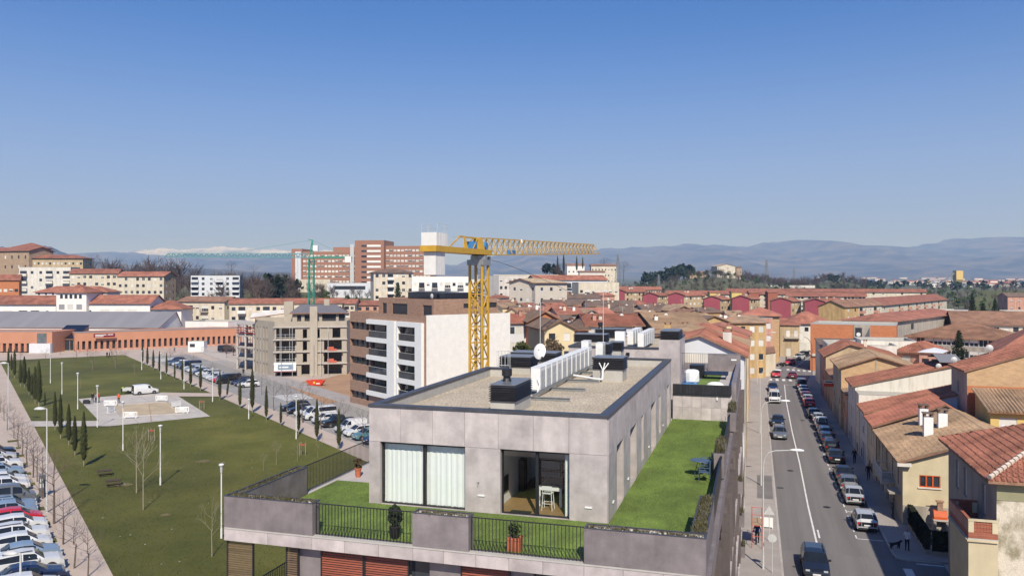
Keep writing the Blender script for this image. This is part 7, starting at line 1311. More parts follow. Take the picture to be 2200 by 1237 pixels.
# flats and sheds at the right edge
flats('warehouse','pale flat roofed shed at the right edge below the field',2160,330,2260,330,668,1,1,5,'wall_cream',Rt=False,cat='warehouse',ww=3.5,wh=1.5,sts=('dg',)); flats('warehouse','long low shed with solar panels behind the big red roofs',2030,300,2085,300,666,1,1,4,'wall_bluegrey',Rt=False,cat='warehouse')
flats('house','ruined dark roofed house at the right edge by the field',2165,480,2215,480,637,3,2,3,'wall_pink','gx',rm='tile_dark',rise=2.0,depth=10,cat='house')
# ---------------------------------------------------------------- hill tops
t = flats('chapel','white chapel house with small tower among cypresses on the hill',1218,690,1256,690,570,20,2,4,'wall_bright','gx',rm='tile_brown',rise=1.6,ov=0.5,cat='chapel'); MB().box(12.6,15.2,1,4,0,ZZ(557,690)-20).ob('tower','wall_bright',t)
flats('house','long white house right of the chapel on the hill',1270,690,1325,690,571,19,3,8,'wall_cream','gx',rm='tile_brown',rise=1.6,ov=0.5,cat='house',ww=1.0); flats('house','low cream house below the hill chapel',1245,640,1300,640,585,16,2,7,'wall_pale','gx',rm='tile_brown',rise=1.2,cat='house')
flats('farmhouse','tall stone farmhouse on the low hill behind the estate',1541,900,1580,905,572,22,4,6,'wall_cream','gy',rm='wall_sand',rise=2.6,ov=0.6,depth=14,cat='house',ww=1.0,sts=('dg','nB')); flats('farmhouse','low brown farm buildings left of the tall farmhouse',1482,900,1520,900,586,22,1,4,'wall_tan','gx',rm='tile_brown',rise=1.6,cat='house'); flats('farmhouse','dark barn right of the tall farmhouse',1582,905,1594,905,575,22,2,2,'wall_tan','gx',rm='tile_dark',rise=1.2,cat='house')
tag(MB().box(0,150,0,0.8,0,2.6).box(0,150,-0.1,0.9,2.6,2.75).ob('retaining_wall','wall_pale',None,(*D(1438,840)[:2],13.5),-0.02),'long pale retaining wall below the farmhouse on the hill','wall')
# pylons
def pylon(label, px, ytop, d, zb):
    p = D(px,d,zb); h = ZZ(ytop,d)-zb; t = thing('electricity_pylon', label, 'pylon', p, 0.3, 'electricity pylons'); mb = MB(); b = h*0.09; n = 9
    for sx in (-1,1):
        for sy in (-1,1): mb.bar((sx*b,sy*b,0),(sx*b*0.15,sy*b*0.15,h),h*0.011)
    for i in range(n):
        z0, z1 = h*i/n, h*(i+1)/n; w0, w1 = b*(1-0.85*i/n), b*(1-0.85*(i+1)/n)
        for s in (-1,1): mb.bar((-w0,s*w0,z0),(w1,s*w1,z1),h*0.006); mb.bar((w0,s*w0,z0),(-w1,s*w1,z1),h*0.006); mb.bar((s*w0,-w0,z0),(s*w1,w1,z1),h*0.006)
    mb.ob('tower','steel',t); q = MB()
    for f, L in ((0.78,0.16),(0.88,0.13),(0.97,0.09)): q.bar((-h*L,0,h*f),(h*L,0,h*f),h*0.012)
    q.ob('cross_arm','steel',t)
pylon('tall pylon right of the hill chapel',1328,547,600,15); pylon('pylon standing right of the farmhouse hill',1647,558,1100,14); pylon('small pylon far off on the right of the farmhouse',1706,577,1500,14); pylon('slim pole pylon left of the farmhouse hill',1415,590,650,10)
# concrete silo with conveyor
t = thing('gravel_silo','yellow gravel silo with slanted conveyor on the far plain','silo',(*D(2058,1200)[:2],9),0); MB().box(-5,5,-5,5,14,27).xprism([(-5,14),(5,14),(1,8),(-1,8)],-5,5).ob('hopper','wall_yellow',t); MB().bar((-32,0,3),(-2,0,26),2.0).ob('conveyor','steel',t)
for s in (-1,1): MB().box(s*4-0.4,s*4+0.4,-4,-3.2,0,14).ob('leg','steel',t); MB().box(s*4-0.4,s*4+0.4,3.2,4,0,14).ob('leg','steel',t)
# ---------------------------------------------------------------- scattered far town on the plain
rr = random.Random(77); kits = []
for k, (wm, rm) in enumerate((('wall_bright','tile_pink'),('wall_pale','tile_brown'),('wall_cream','tile_red'),('wall_bright','roof_grey'))):
    mb = MB().box(-9,9,-6,6,-3,7,0).xprism([(-6.4,7.0),(6.4,7.0),(0,9.2)],-9.4,9.4,1)
    for i in range(5): mb.box(-8+i*3.6,-6.6+i*3.6,-6.06,-6.005,2,4.2,2)
    kits.append(mb.mesh('far_house',[wm,rm,'pane']))
n = 0
while n < 150:
    px = rr.uniform(1880,2260); d = rr.uniform(1500,4800)
    if px < 2000 and d < 2300: continue
    p = D(px,d); o = inst(rr.choice(kits),'far_house',None,(p.x,p.y,terrain(p.x,p.y)-0.3),rr.uniform(-.6,.6),(rr.uniform(.6,2.0),rr.uniform(.6,1.6),rr.uniform(.6,1.5))); tag(o,'small pale building of the distant town on the plain at the right','house','distant buildings of the town on the plain'); n += 1
for i in range(26):
    px = rr.choice((rr.uniform(1850,2200),rr.uniform(1200,2200))); d = rr.uniform(5000,8200); p = D(px,d); o = inst(rr.choice(kits),'far_house',None,(p.x,p.y,terrain(p.x,p.y)-0.3),rr.uniform(-.6,.6),(4,2.5,1.6)); tag(o,'tiny pale farm at the foot of the mountains','house','farms at the foot of the mountains')
# ================================================================ woods and single trees beyond
def wood(name, label, n, fpos, kit_m, size, seed):
    """a far wood that reads as one mass"""
    rr = random.Random(seed); mb = MB()
    for i in range(n):
        p = fpos(rr); h = size*rr.uniform(.6,1.3); r = h*rr.uniform(.3,.45); z = terrain(p[0],p[1])
        mb.tube((p[0],p[1],z-0.5),(p[0],p[1],z+h*0.6),h*0.03,h*0.01,4,1,False)
        for k in range(46):
            a = rr.uniform(0,6.28); b = rr.uniform(-0.8,1.5); q = r*rr.random()**0.4; leafquad(mb, Vector((p[0]+q*cos(a)*cos(b),p[1]+q*sin(a)*cos(b),z+h*0.6+q*sin(b)*1.1)), h*0.075*rr.uniform(.6,1.4), rr, 0)
    o = stuff(mb.ob(name,[kit_m,'bark'])); tag(o,label,'wood'); return o
def bwood(name, label, n, fpos, size, seed, col='twig'):
    rr = random.Random(seed); mb = MB()
    for i in range(n):
        p = fpos(rr); h = size*rr.uniform(.6,1.3); z = terrain(p[0],p[1]); c = Vector((p[0],p[1],z)); mb.tube(c-Vector((0,0,.5)),c+Vector((0,0,h*0.4)),h*0.022,h*0.016,4,0,False)
        for k in range(30):
            a = rr.uniform(0,6.28); t0 = rr.uniform(.3,.8); q = h*rr.uniform(.12,.30); s = c+Vector((0,0,h*t0*0.8)); e = s+Vector((q*cos(a),q*sin(a),h*rr.uniform(.12,.34))); mb.tube(s,e,h*0.009,h*0.004,3,0,False)
            for m_ in range(2): f = e+Vector((rr.uniform(-1,1),rr.uniform(-1,1),rr.uniform(.2,1)))*h*0.10; mb.tube(s.lerp(e,rr.uniform(.4,.9)),f,h*0.005,h*0.003,3,0,False)
    o = stuff(mb.ob(name,col)); tag(o,label,'wood'); return o
def dpos(x0, x1, d0, d1): return lambda rr: ((lambda px, d: ((px-CX)*d/F, d))(rr.uniform(x0,x1), rr.uniform(d0,d1)))
bwood('bare_wood','brown leafless wood between the white flats and the hospital',150,dpos(355,640,400,520),11,1); bwood('bare_wood','tall leafless trees behind the beige flats on the left',40,dpos(180,420,480,560),19,2); bwood('bare_wood','leafless shrubs below the hospital annex',60,dpos(660,800,420,480),6,3)
wood('evergreen_wood','dark evergreen trees right of the bluish white flats',16,dpos(545,640,410,460),'leaf_dark',10,4); wood('evergreen_wood','dark pines in a row left of the farmhouse hill',34,dpos(1380,1490,860,960),'leaf_dark',13,5); wood('evergreen_wood','evergreen clump left of the hill chapel',14,dpos(1168,1205,640,690),'leaf_dark',9,6); bwood('bare_wood','leafless trees round the hill chapel',90,dpos(1190,1400,620,740),11,7); bwood('bare_wood','brown leafless wood on the slopes right of the farmhouse',260,dpos(1590,1860,850,1350),11,8); wood('mixed_wood','green and brown wood along the foot of the low hills',330,dpos(1360,1900,740,1250),'leaf',5.5,9); wood('mixed_wood','dark trees along the edge of the far plain',170,dpos(1780,2260,900,2600),'leaf_dark',11,10); bwood('bare_wood','leafless shrubs on the slope below the farmhouse',240,dpos(1290,1750,560,860),8,11); wood('evergreen_wood','bushes on the green slope below the farmhouse wall',50,dpos(1400,1640,620,820),'leaf',4,12); wood('hedge_row','hedges and bushes among the flats in the centre',60,dpos(640,830,330,420),'leaf',4,13); bwood('bare_wood','leafless trees behind the brick school entrance',16,dpos(380,520,310,380),8,14)
mb = MB()
for i in range(10):
    for j in range(8):
        q = [((px-CX)*d/F, d) for px, d in ((2085+i*17,560+j*50),(2102+i*17,560+j*50),(2102+i*17,610+j*50),(2085+i*17,610+j*50))]; mb.quad(*[(x,y,terrain(x,y)+0.35) for x, y in q])
struct(mb.ob('field','grass'))
bwood('bare_wood','brown leafless scrub round the green field at the right',150,dpos(1980,2260,480,1300),7,21); wood('mixed_wood','dark hedges and trees between the estate and the plain',90,dpos(1860,2120,520,1000),'leaf',6,22)
mat('slope_grass', (0.085,0.105,0.03), 1, 0.3, 0.02, fine=0.25)
for i, (px,yb,yt,d,kit,bh,w,lab) in enumerate(((1121,770,712,118,OLIVE[0],7.4,1.0,'rounded green olive tree right of the tall white wall'),(1187,772,708,116,DRY[0],7.4,0.95,'dry brown leafed tree behind the satellite dish'),(2060,778,708,128,CONI[0],7.0,1.0,'dark conifer standing in front of the long grey building'),(2089,680,628,300,CONI[1],7.0,0.8,'tall dark fir left of the shed at the right edge'),(2138,682,640,305,CONI[0],7.0,1.0,'dark fir right of the tallest fir at the right edge'),(2112,684,650,290,CONI[1],7.0,1.25,'broad dark fir between the two firs at the right edge'),(488,680,622,330,DARK[0],7.4,0.9,'dark round evergreen in front of the bluish white flats'),(712,685,642,250,DARK[1],7.4,1.2,'dark evergreen behind the grey roof of the construction site'),(855,620,605,330,CONI[0],7.0,0.8,'small fir in front of the grey green flats'),(700,640,612,420,LEAFY[0],7.4,0.8,'small green tree in front of the low clinic'),(1885,700,672,250,DRY[0],7.4,1.6,'wide leafless looking tree in front of the balcony row'))):
    zb = ZZ(yb,d); h = (yb-yt)*d/F; tree('tree',lab,'tree',kit,(*D(px,d)[:2],min(zb,8.0)),h+max(0,zb-8.0),bh,w)
for i, (px,yb,yt) in enumerate(((1198,588,550),(1211,590,546),(1239,585,550),(1252,580,552))): d = 670; tree('cypress_tree','%s cypress from the left on the chapel hill' % ORD[i],'tree',pick(i,CYP),(*D(px,d)[:2],ZZ(yb,d)),(yb-yt)*d/F,6.0,0.9,group='cypresses on the chapel hill')
for i, (px,yb,yt,d) in enumerate(((200,590,545,520),(497,600,560,480),(545,600,568,470),(350,600,565,500),(1300,600,553,720),(1340,605,560,720))): tree('bare_tree',['tall leafless tree behind the convent wing','tall leafless tree behind the bluish white flats','leafless poplar right of the bluish white flats','leafless tree above the beige flats','leafless tree left of the tall pylon','leafless tree right of the tall pylon'][i],'tree',pick(i,BIGBARE),(*D(px,d)[:2],ZZ(yb,d)),(yb-yt)*d/F,9.0,1.2)
# ================================================================ brown block with white gable wall
(A, rz, w) = face(752,137,916,118.5); BB = thing('apartment_block','brown brick flats with white framed balconies and a tall blank white side wall','apartment building',(*A,0),rz); DB = 15.7; HB_ = 15.45
strips = [(0.03,6.5,HB_-2.95-2.87*k,HB_-1.75-2.87*k) for k in range(5)]
f1, f2 = (6.6,15.4), (16.0,23.2); bays = []
for k in range(4):
    zt = 13.65-2.87*k
    bays += [(f1[0]+0.4,f1[1]-2.3,zt-2.15,zt),(f2[0]+0.35,f2[1]-1.9,zt-2.15-0.0,zt)]
mb = MB(); mb.wall((0,0),(w,0),0,HB_,strips+bays,0.5); mb.wall((0,DB),(0,0),0,HB_); mb.wall((w,DB),(0,DB),0,HB_); mb.quad((0.02,0.02,HB_-0.6),(w-.02,0.02,HB_-0.6),(w-.02,DB-.02,HB_-0.6),(0.02,DB-.02,HB_-0.6)); mb.ob('wall','brick_brown',BB)
MB().wall((w,0),(w,DB),0,HB_+0.02).box(w-0.35,w-0.004,0.0,DB,HB_-0.5,HB_+0.05).ob('gable_wall','crane_white',BB); MB().box(w-0.75,w-0.002,-0.06,0.0,0,HB_+0.02).ob('corner_strip','brick_brown',BB)
for s0,s1,z0,z1 in strips:
    g_ = MB().quad((s0,0.45,z0),(s1,0.45,z0),(s1,0.45,z1),(s0,0.45,z1)).ob('window_band','pane',BB)
    for x in (1.4,3.2,4.9): MB().box(x,x+0.5,0.32,0.44,z0,z1).ob('mullion','frame_dark',g_)
for s0,s1,z0,z1 in bays:
    b = MB().quad((s0,0.49,z0),(s1,0.49,z0),(s1,0.49,z1),(s0,0.49,z1)).box(s0,s1,1.6,1.62,z0,z1).ob('recess','frame_dark',BB); MB().box(s0+0.5,s1-2.0,0.42,0.46,z0+0.05,z1-0.2).ob('pane','pane',b); MB().box(s1-1.6,s1-0.6,0.40,0.47,z0+0.9,z1-0.1).ob('window','blind_grey',b)
    MB().box(s0,s1,-0.30,-0.28,z0,z0+1.0).ob('glass_panel','pane',b); MB().box(s0,s1,-0.33,-0.25,z0+1.0,z0+1.04).ob('hand_rail','galv',b)
for (a,b) in (f1,f2):
    cw = 2.2 if a < 10 else 1.8
    MB().box(b-cw,b,-0.55,-0.003,0.0,14.35).ob('frame_post','white_paint',BB); MB().box(a,a+0.35,-0.55,-0.003,0.0,14.35).ob('frame_post','white_paint',BB) if a > 10 else None
    for k in range(5): zt = 14.35-2.87*k; MB().box(a+(0.36 if a > 10 else 0),b-cw-0.004,-0.55,-0.003,zt-0.72,zt).ob('frame_band','white_paint',BB)
# set back top storey with dark shutters and solar roof
PX0, PX1, PY0, PY1 = 5.5, 22.0, 2.4, 14.5; zT = HB_+2.35
mb = MB(); ow = [(1.2,2.6,HB_-0.2,HB_+1.5),(4.3,9.0,HB_-0.3,HB_+1.5),(13.5,16.0,HB_-0.5,HB_+1.4)]
mb.wall((PX0,PY0),(PX1,PY0),HB_-0.6,zT,ow,0.25).wall((PX1,PY0),(PX1,PY1),HB_-0.6,zT,[(5.5,7.2,HB_+0.9,HB_+1.6),(8.5,12,HB_+0.9,HB_+1.7)],0.2).wall((PX0,PY1),(PX0,PY0),HB_-0.6,zT).wall((PX1,PY1),(PX0,PY1),HB_-0.6,zT).quad((PX0,PY0,zT-.3),(PX1,PY0,zT-.3),(PX1,PY1,zT-.3),(PX0,PY1,zT-.3)); mb.ob('penthouse_wall','brick_brown',BB)
for a,b,c,d in ow: MB().box(PX0+a,PX0+b,PY0+0.15,PY0+0.2,c,d).ob('shutter','frame_dark',BB)
for a,b,c,d in ((5.5,7.2,HB_+0.9,HB_+1.6),(8.5,12,HB_+0.9,HB_+1.7)): MB().box(PX1-0.19,PX1-0.15,PY0+a,PY0+b,c,d).ob('shutter','frame_dark',BB)
MB().box(8.5,19.5,6.2,12.5,zT-0.3,zT+0.9).ob('plant_room','solar',BB); o = MB().box(8.4,14,6.0,12.6,zT+0.95,zT+1.05).ob('solar_panel','roof_slate',BB); dish(BB,16.6,5.6,zT-0.2,0.5)
# ================================================================ flats under construction
cs = [(590,175.0),(745,178.0),(762,193.0),(548,198.0),(548,183.0)]; pts = [D(px,d) for px, d in cs]; o0 = pts[0]; rz = atan2(pts[1].y-o0.y, pts[1].x-o0.x)
CB = thing('construction_building','unfinished beige concrete flats with open balconies and scaffolding','building',(o0.x,o0.y,0),rz); R_ = Matrix.Rotation(-rz,3,'Z'); lp = [(R_@(p-o0)).to_2d() for p in pts]; lv = [0,2.75,5.35,8.0,10.7]
poly = [(p.x,p.y) for p in lp]; wF = lp[1].x
opsF = []
for k in range(1,4): z = lv[k]+0.05; opsF += [(0.3,4.3,z,z+2.2),(5.9,6.8,z,z+2.0),(8.6,9.5,z,z+2.0) if k == 3 else (6.81,6.82,z,z+.01),(10.4,14.2,z,z+2.2) if k < 3 else (12.2,13.9,z,z+2.2)]
opsF = [o for o in opsF if o[1]-o[0] > 0.1]+[(0.4,4.6,0.1,2.3),(5.6,8.0,0.1,2.3),(10.4,14.2,0.1,2.3)]
mb = MB(); mb.wall(poly[0],poly[1],0,11.8,opsF,4.0); mb.wall(poly[1],poly[2],0,11.8); mb.wall(poly[2],poly[3],0,11.8); mb.wall(poly[3],poly[4],0,11.8); L4 = (lp[0]-lp[4]).length
mb.wall(poly[4],poly[0],0,11.8,[(a,a+0.7,lv[k]+0.15,lv[k]+2.4) for k in range(4) for a in (0.8,2.6,4.4,6.0) if a+0.8 < L4],0.6); mb.ob('wall','beige_concrete',CB)
q = MB(); q.quad(*[(p[0],p[1],10.72) for p in (poly[0],poly[1],poly[2],poly[3])]).tri((*poly[0],10.72),(*poly[3],10.72),(*poly[4],10.72)).ob('roof_deck','beige_concrete',CB)
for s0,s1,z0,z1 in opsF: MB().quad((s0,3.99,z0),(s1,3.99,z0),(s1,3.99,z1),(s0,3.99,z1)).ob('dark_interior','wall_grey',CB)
for k in range(1,5): MB().box(-0.3,wF+0.1,-0.35,-0.004,lv[k]-0.28,lv[k]-0.02).ob('floor_slab','concrete',CB)
for k in (1,2,3):
    b = MB().box(0.1,4.5,-1.2,-0.352,lv[k]-0.26,lv[k]-0.04).ob('balcony','concrete',CB); mb = MB()
    for x in (0.2,2.3,4.4): mb.tube((x,-1.15,lv[k]),(x,-1.15,lv[k]+1.1),0.035,None,5)
    mb.tube((0.2,-1.15,lv[k]+1.0),(4.4,-1.15,lv[k]+1.0),0.03,None,5).tube((0.2,-1.15,lv[k]+0.5),(4.4,-1.15,lv[k]+0.5),0.03,None,5).ob('guard_rail','galv',b)
    for x in (1.2,3.2): MB().tube((x,-0.9,lv[k]),(x,-0.9,lv[k]+2.4),0.05,None,6).ob('steel_prop','galv',CB)
    if k < 3: b = MB().box(10.2,14.4,-1.0,-0.352,lv[k]-0.26,lv[k]-0.04).ob('balcony','concrete',CB); tag(MB().xprism([(-0.35,0),(0.35,0),(0.3,0.5),(0.05,0.85),(-0.25,0.6)],-0.9,0.5).xprism([(-0.3,0),(0.3,0),(0.1,0.45),(-0.2,0.4)],0.502,1.1).ob('orange_netting','orange_net',None,CB.matrix_world@Vector((0,0,0)) if False else (o0.x+cos(rz)*12.0+sin(rz)*0.3, o0.y+sin(rz)*12.0-cos(rz)*0.3, lv[k]),rz),['','lower orange netting bundle on a balcony of the building site','upper orange netting bundle on a balcony of the building site'][k],'netting')
# penthouse with slate roofs and chimneys
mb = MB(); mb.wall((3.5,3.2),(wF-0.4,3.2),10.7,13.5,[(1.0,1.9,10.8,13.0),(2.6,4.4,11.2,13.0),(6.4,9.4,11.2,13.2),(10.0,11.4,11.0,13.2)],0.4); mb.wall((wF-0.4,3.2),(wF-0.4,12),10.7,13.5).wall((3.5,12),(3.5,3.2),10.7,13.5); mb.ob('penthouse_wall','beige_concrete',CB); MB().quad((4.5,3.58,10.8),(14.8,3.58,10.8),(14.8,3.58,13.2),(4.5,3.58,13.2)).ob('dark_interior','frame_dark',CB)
roof_part(CB,[[(2.9,2.4,13.5),(wF+0.4,2.4,13.5),(wF-2.5,7.5,15.2),(5.0,7.5,15.2)],[(wF+0.4,12.5,13.5),(2.9,12.5,13.5),(5.0,7.5,15.2),(wF-2.5,7.5,15.2)]],'roof_slate',0.2)
MB().box(7.4,9.0,-0.62,0.9,0,15.0).ob('shaft','beige_concrete',CB); MB().box(1.6,3.6,4.5,7,10.7,16.0).ob('stair_shaft','beige_concrete',CB); MB().box(10.2,11.4,7,8.5,14,16.4).ob('chimney','beige_concrete',CB)
roof_part(CB,[[(-6,8,12.3),(1.6,4.6,13.4),(1.6,9.6,14.2),(-6,12,13.2)]],'wall_pale',0.2)
# open frame on the left: slabs, columns, red props
Fr = [D(508,189),D(547,184),D(552,198),D(512,203)]; fp = [(R_@(p-o0)) for p in Fr]
for k in range(1,5): MB().prism([(p.x,p.y) for p in fp],lv[k]-0.28,lv[k]-0.02).ob('floor_slab','concrete',CB)
for k in range(4):
    for a in (0,1):
        for f in (0.04,0.5,0.96): c = fp[0].lerp(fp[1],f) if a == 0 else fp[3].lerp(fp[2],f); MB().box(c.x-0.18,c.x+0.18,c.y-0.18+0.3*(1-2*a),c.y+0.18+0.3*(1-2*a),lv[k]-(0 if k else 0.0),lv[k+1]-0.282).ob('column','concrete',CB)
    for j in range(7): c = fp[0].lerp(fp[1],0.1+0.13*j)+(fp[3]-fp[0])*0.25; MB().tube((c.x,c.y,lv[k]),(c.x,c.y,lv[k+1]-0.28),0.06,None,5).ob('steel_prop','prop_red' if k > 1 else 'galv',CB)
for z in (8.6,9.2,9.8): MB().bar((fp[0].x,fp[0].y,z),(fp[1].x,fp[1].y,z),0.16).ob('formwork_beam','prop_red',CB)
t = thing('banner','pale blue and white company banner on the unfinished building','banner',(o0.x-0.4*cos(rz)+sin(rz)*1.5, o0.y-0.4*sin(rz)-cos(rz)*1.5, 1.0),rz); MB().box(0.4,5.0,-0.02,0.02,0,2.1).ob('cloth','lamp_white',t); MB().box(1.2,4.4,-0.03,-0.022,0.5,1.6).ob('emblem','car_sky',t); MB().box(1.5,3.4,-0.04,-0.032,0.9,1.2).ob('lettering','lamp_white',t); MB().box(0.4,5.0,-0.035,-0.022,0.02,0.22).ob('border','car_maroon',t)
for i, (px,d) in enumerate(((561,180),(604,173),(628,174),(670,172),(688,174),(705,176))): p = D(px,d); t = thing('scaffold_pole',['%s upright pole from the left in front of the unfinished flats' % ORD[i]][0],'pole',(p.x,p.y,0),0,'poles in front of the unfinished flats'); MB().tube((0,0,0),(0,0,10.5),0.05,None,5).ob('pole','galv',t)
# red skip, site cabin, black van, stacked rubble
p = G(679,828); t = thing('rubbish_skip','red rubbish skip with yellow emblem beside the bare building lot','skip',(p.x,p.y,0.1),-0.05); t.scale = (0.72,0.72,0.72); MB().xprism([(-0.9,0.05),(0.9,0.05),(0.95,1.3),(-0.95,1.3)],-1.5,1.5).poly([(1.5,-0.9,0.05),(1.5,0.9,0.05),(2.5,0.95,1.3),(2.5,-0.95,1.3)]).poly([(-1.5,0.9,0.05),(-1.5,-0.9,0.05),(-2.5,-0.95,1.3),(-2.5,0.95,1.3)]).tri((1.5,-0.9,0.05),(2.5,-0.95,1.3),(1.5,-0.95,1.3)).tri((-1.5,-0.9,0.05),(-1.5,-0.95,1.3),(-2.5,-0.95,1.3)).ob('body','skip_red',t); MB().box(-2.55,2.55,-1.0,-0.9,1.3,1.42).box(-2.55,2.55,0.9,1.0,1.3,1.42).ob('rim','skip_red',t); MB().box(-0.5,0.0,-0.985,-0.97,0.5,1.1).ob('emblem','yellow_door',t); MB().box(0.3,1.3,-0.985,-0.97,0.4,0.7).ob('lettering','lamp_white',t)
p = G(421,756); t = bld('site_cabin','white site cabin with dark window at the end of the park road','cabin',(p.x-2.3,p.y),0.0,4.6,2.6,3.0,wall='wall_bright',roof='flat',par=0.05,F=[(0.5,2.0,1.4,2.4,'dg')])
p = G(487,755); car('minibus','black',(p.x,p.y,0.0),-1.35,'black van parked behind the fence of the building site','vans by the building site')
t = thing('site_fence','grey mesh site fence along the road by the unfinished flats','fence',(0,0,0)); a, b = G(432,758), G(515,789)
for i in range(9):
    p, q = a.lerp(b,i/9), a.lerp(b,(i+0.94)/9); mb = MB()
    for k in range(12): r = p.lerp(q,k/11); mb.box(r.x-.012,r.x+.012,r.y-.012,r.y+.012,0,2.0)
    for z in (0.1,1.0,1.95): mb.bar((p.x,p.y,z),(q.x,q.y,z),0.04)
    mb.ob('fence_panel','galv',t)
bwood('bare_shrubs','dry leafless shrubs behind the site fence',14,lambda rr: tuple((a.lerp(b,rr.uniform(.05,.95))+Vector((rr.uniform(1,6),rr.uniform(2,7),0)))[:2]),3.2,15)
# ================================================================ tower cranes
def lattice_mast(mb, a, h, z0=0.0, step=1.9, cw=0.16, bw=0.075):
    for sx in (-1,1):
        for sy in (-1,1): mb.box(sx*a-cw/2,sx*a+cw/2,sy*a-cw/2,sy*a+cw/2,z0,z0+h)
    n = int(h/step)
    for i in range(n):
        za, zb2 = z0+i*step, z0+(i+1)*step
        for s in (-1,1):
            p, q = (-a,s*a), (a,s*a)
            if i % 2: p, q = q, p
            mb.bar((*p,za),(*q,zb2),bw); mb.bar((s*a,-a if i % 2 else a,za),(s*a,a if i % 2 else -a,zb2),bw); mb.bar((-a,s*a,za),(a,s*a,za),bw*0.8); mb.bar((s*a,-a,za),(s*a,a,za),bw*0.8)
def lattice_jib(mb, x0, x1, z0, z1, hw, h0, h1, n, cw=0.09, bw=0.05):
    for i in range(n):
        a, b = x0+(x1-x0)*i/n, x0+(x1-x0)*(i+1)/n; m = (a+b)/2; za, zb2 = z0+(z1-z0)*i/n, z0+(z1-z0)*(i+1)/n; ha = h0+(h1-h0)*i/n; hb = h0+(h1-h0)*(i+1)/n
        for s in (-1,1): mb.bar((a,s*hw,za),(b,s*hw,zb2),cw*1.3); mb.bar((a,s*hw,za),(m,0,(za+zb2)/2+ha),bw); mb.bar((b,s*hw,zb2),(m,0,(za+zb2)/2+ha),bw)
        mb.bar((a,-hw,za),(a,hw,za),bw); mb.bar((a,-hw,za),(b,hw,zb2),bw*0.8)
        if i < n-1: mb.bar((m,0,(za+zb2)/2+ha),(m+(x1-x0)/n,0,(za+zb2)/2+(z1-z0)/n+hb),cw*1.4)
    mb.bar((x0,0,z0+h0),(x0+(x1-x0)/(2*n),0,z0+h0),cw)
ya = R(23.0); zc_ = ZZ(548,95); p = D(1029,95); YC = thing('tower_crane','large yellow tower crane with white counterweights behind the penthouse','crane',(p.x,p.y,0),-ya)
mb = MB(); lattice_mast(mb,0.80,zc_-1.2,0,1.9,0.25,0.12); mb.ob('mast','crane_yellow',YC); mb = MB(); 
for s in (-0.2,0.2): mb.box(s-0.03,s+0.03,-0.03,0.03,0.5,zc_-1.5)
for i in range(60): mb.box(-0.2,0.2,-0.02,0.02,0.6+i*0.36,0.63+i*0.36)
mb.ob('ladder','galv',YC); MB().box(-1.05,1.05,-1.05,1.05,zc_-1.2,zc_-0.55).lathe([(1.0,zc_-0.55),(1.0,zc_-0.1),(0.8,zc_)],16).ob('slewing_ring','steel',YC)
# upper works run along local +y (away from the camera)
E_ = bpy.data.objects.new('slewing_part',None); link(E_,YC); E_.location = (0,0,zc_); E_.rotation_euler = (0,0,pi/2)     # local x of E_ = away
MB().box(-12.2,1.6,-0.95,-0.75,0.02,0.62).box(-12.2,1.6,0.75,0.95,0.02,0.62).box(-12.2,1.6,-0.748,0.748,0.04,0.12).box(-12.3,-12.202,-0.95,0.95,0.02,0.62).ob('counter_jib','crane_yellow',E_)
for i in range(4): MB().box(-12.1+i*0.62,-11.54+i*0.62,-0.9,0.9,0.64,2.0).ob('counterweight','crane_white',E_); MB().box(-11.9+i*0.52,-11.42+i*0.52,-0.70,0.70,-2.4,0.0).ob('counterweight','crane_white',E_)
MB().xprism([(-0.55,0.62),(0.55,0.62),(0.2,2.0),(-0.2,2.0)],-0.9,0.5).ob('tower_head','crane_yellow',E_); MB().xprism([(-0.8,0.62),(-0.5,0.62),(-0.5,1.9)],-5.2,-4.5).box(-5.2,-0.5,-0.12,0.12,1.85,2.02).bar((-5.0,0,1.9),(-7.6,0,0.65),0.12).bar((-3.0,-.7,0.62),(-1.0,-.3,1.9),0.1).bar((-3.0,.7,0.62),(-1.0,.3,1.9),0.1).ob('winch_frame','crane_yellow',E_)
MB().box(-2.3,-1.5,-0.5,0.5,0.64,1.5).tube((0.9,-0.6,1.1),(0.9,0.6,1.1),0.42,None,14).ob('winch','tarp_blue',E_); mb = MB()
for s in (-1,1):
    for x in (-12,-10.5,-9,-7.5,-6): mb.bar((x,s*0.95,0.62 if x > -9.5 else 2.0),(x,s*0.95,1.7 if x > -9.5 else 2.9),0.035)
    mb.bar((-12,s*0.95,2.9),(-9.6,s*0.95,2.9),0.035).bar((-12,s*0.95,2.5),(-9.6,s*0.95,2.5),0.03).bar((-9,s*0.95,1.7),(-6,s*0.95,1.7),0.035)
mb.ob('guard_rail','galv',E_)
mb = MB(); lattice_jib(mb,1.4,46.0,0.05,1.55,0.75,2.0,1.55,26,0.10,0.065); mb.ob('jib','crane_yellow',E_); mb = MB().bar((0,0,2.0),(2.1,0,2.05),0.14); mb.ob('tie_bar','crane_yellow',E_); MB().tube((13,0,2.0),(13,0,2.45),0.22,0.2,10).ob('lamp','lamp_white',E_); MB().box(9.0,10.2,-0.4,0.4,0.3,0.9).ob('trolley','tarp_blue',E_)
mb = MB(); mb.bar((2.2,-.3,0),(2.2,-.3,-9.5),0.03).bar((2.2,.3,0),(2.2,.3,-9.5),0.03).box(1.95,2.45,-.4,.4,-0.55,-0.1).ob('hoist_rope','steel',E_); MB().tube((2.2,0,-10.4),(2.2,0,-9.5),0.12,0.2,8).ob('hook_block','prop_red',E_)
mb = MB(); q0 = None
for i in range(15): t0 = i/14; q1 = Vector((4+28*t0,0.2,-0.5-4.0*t0*t0**0.2*1.0)); q0 and mb.bar(q0,q1,0.04); q0 = q1
mb.ob('power_cable','trim',E_)
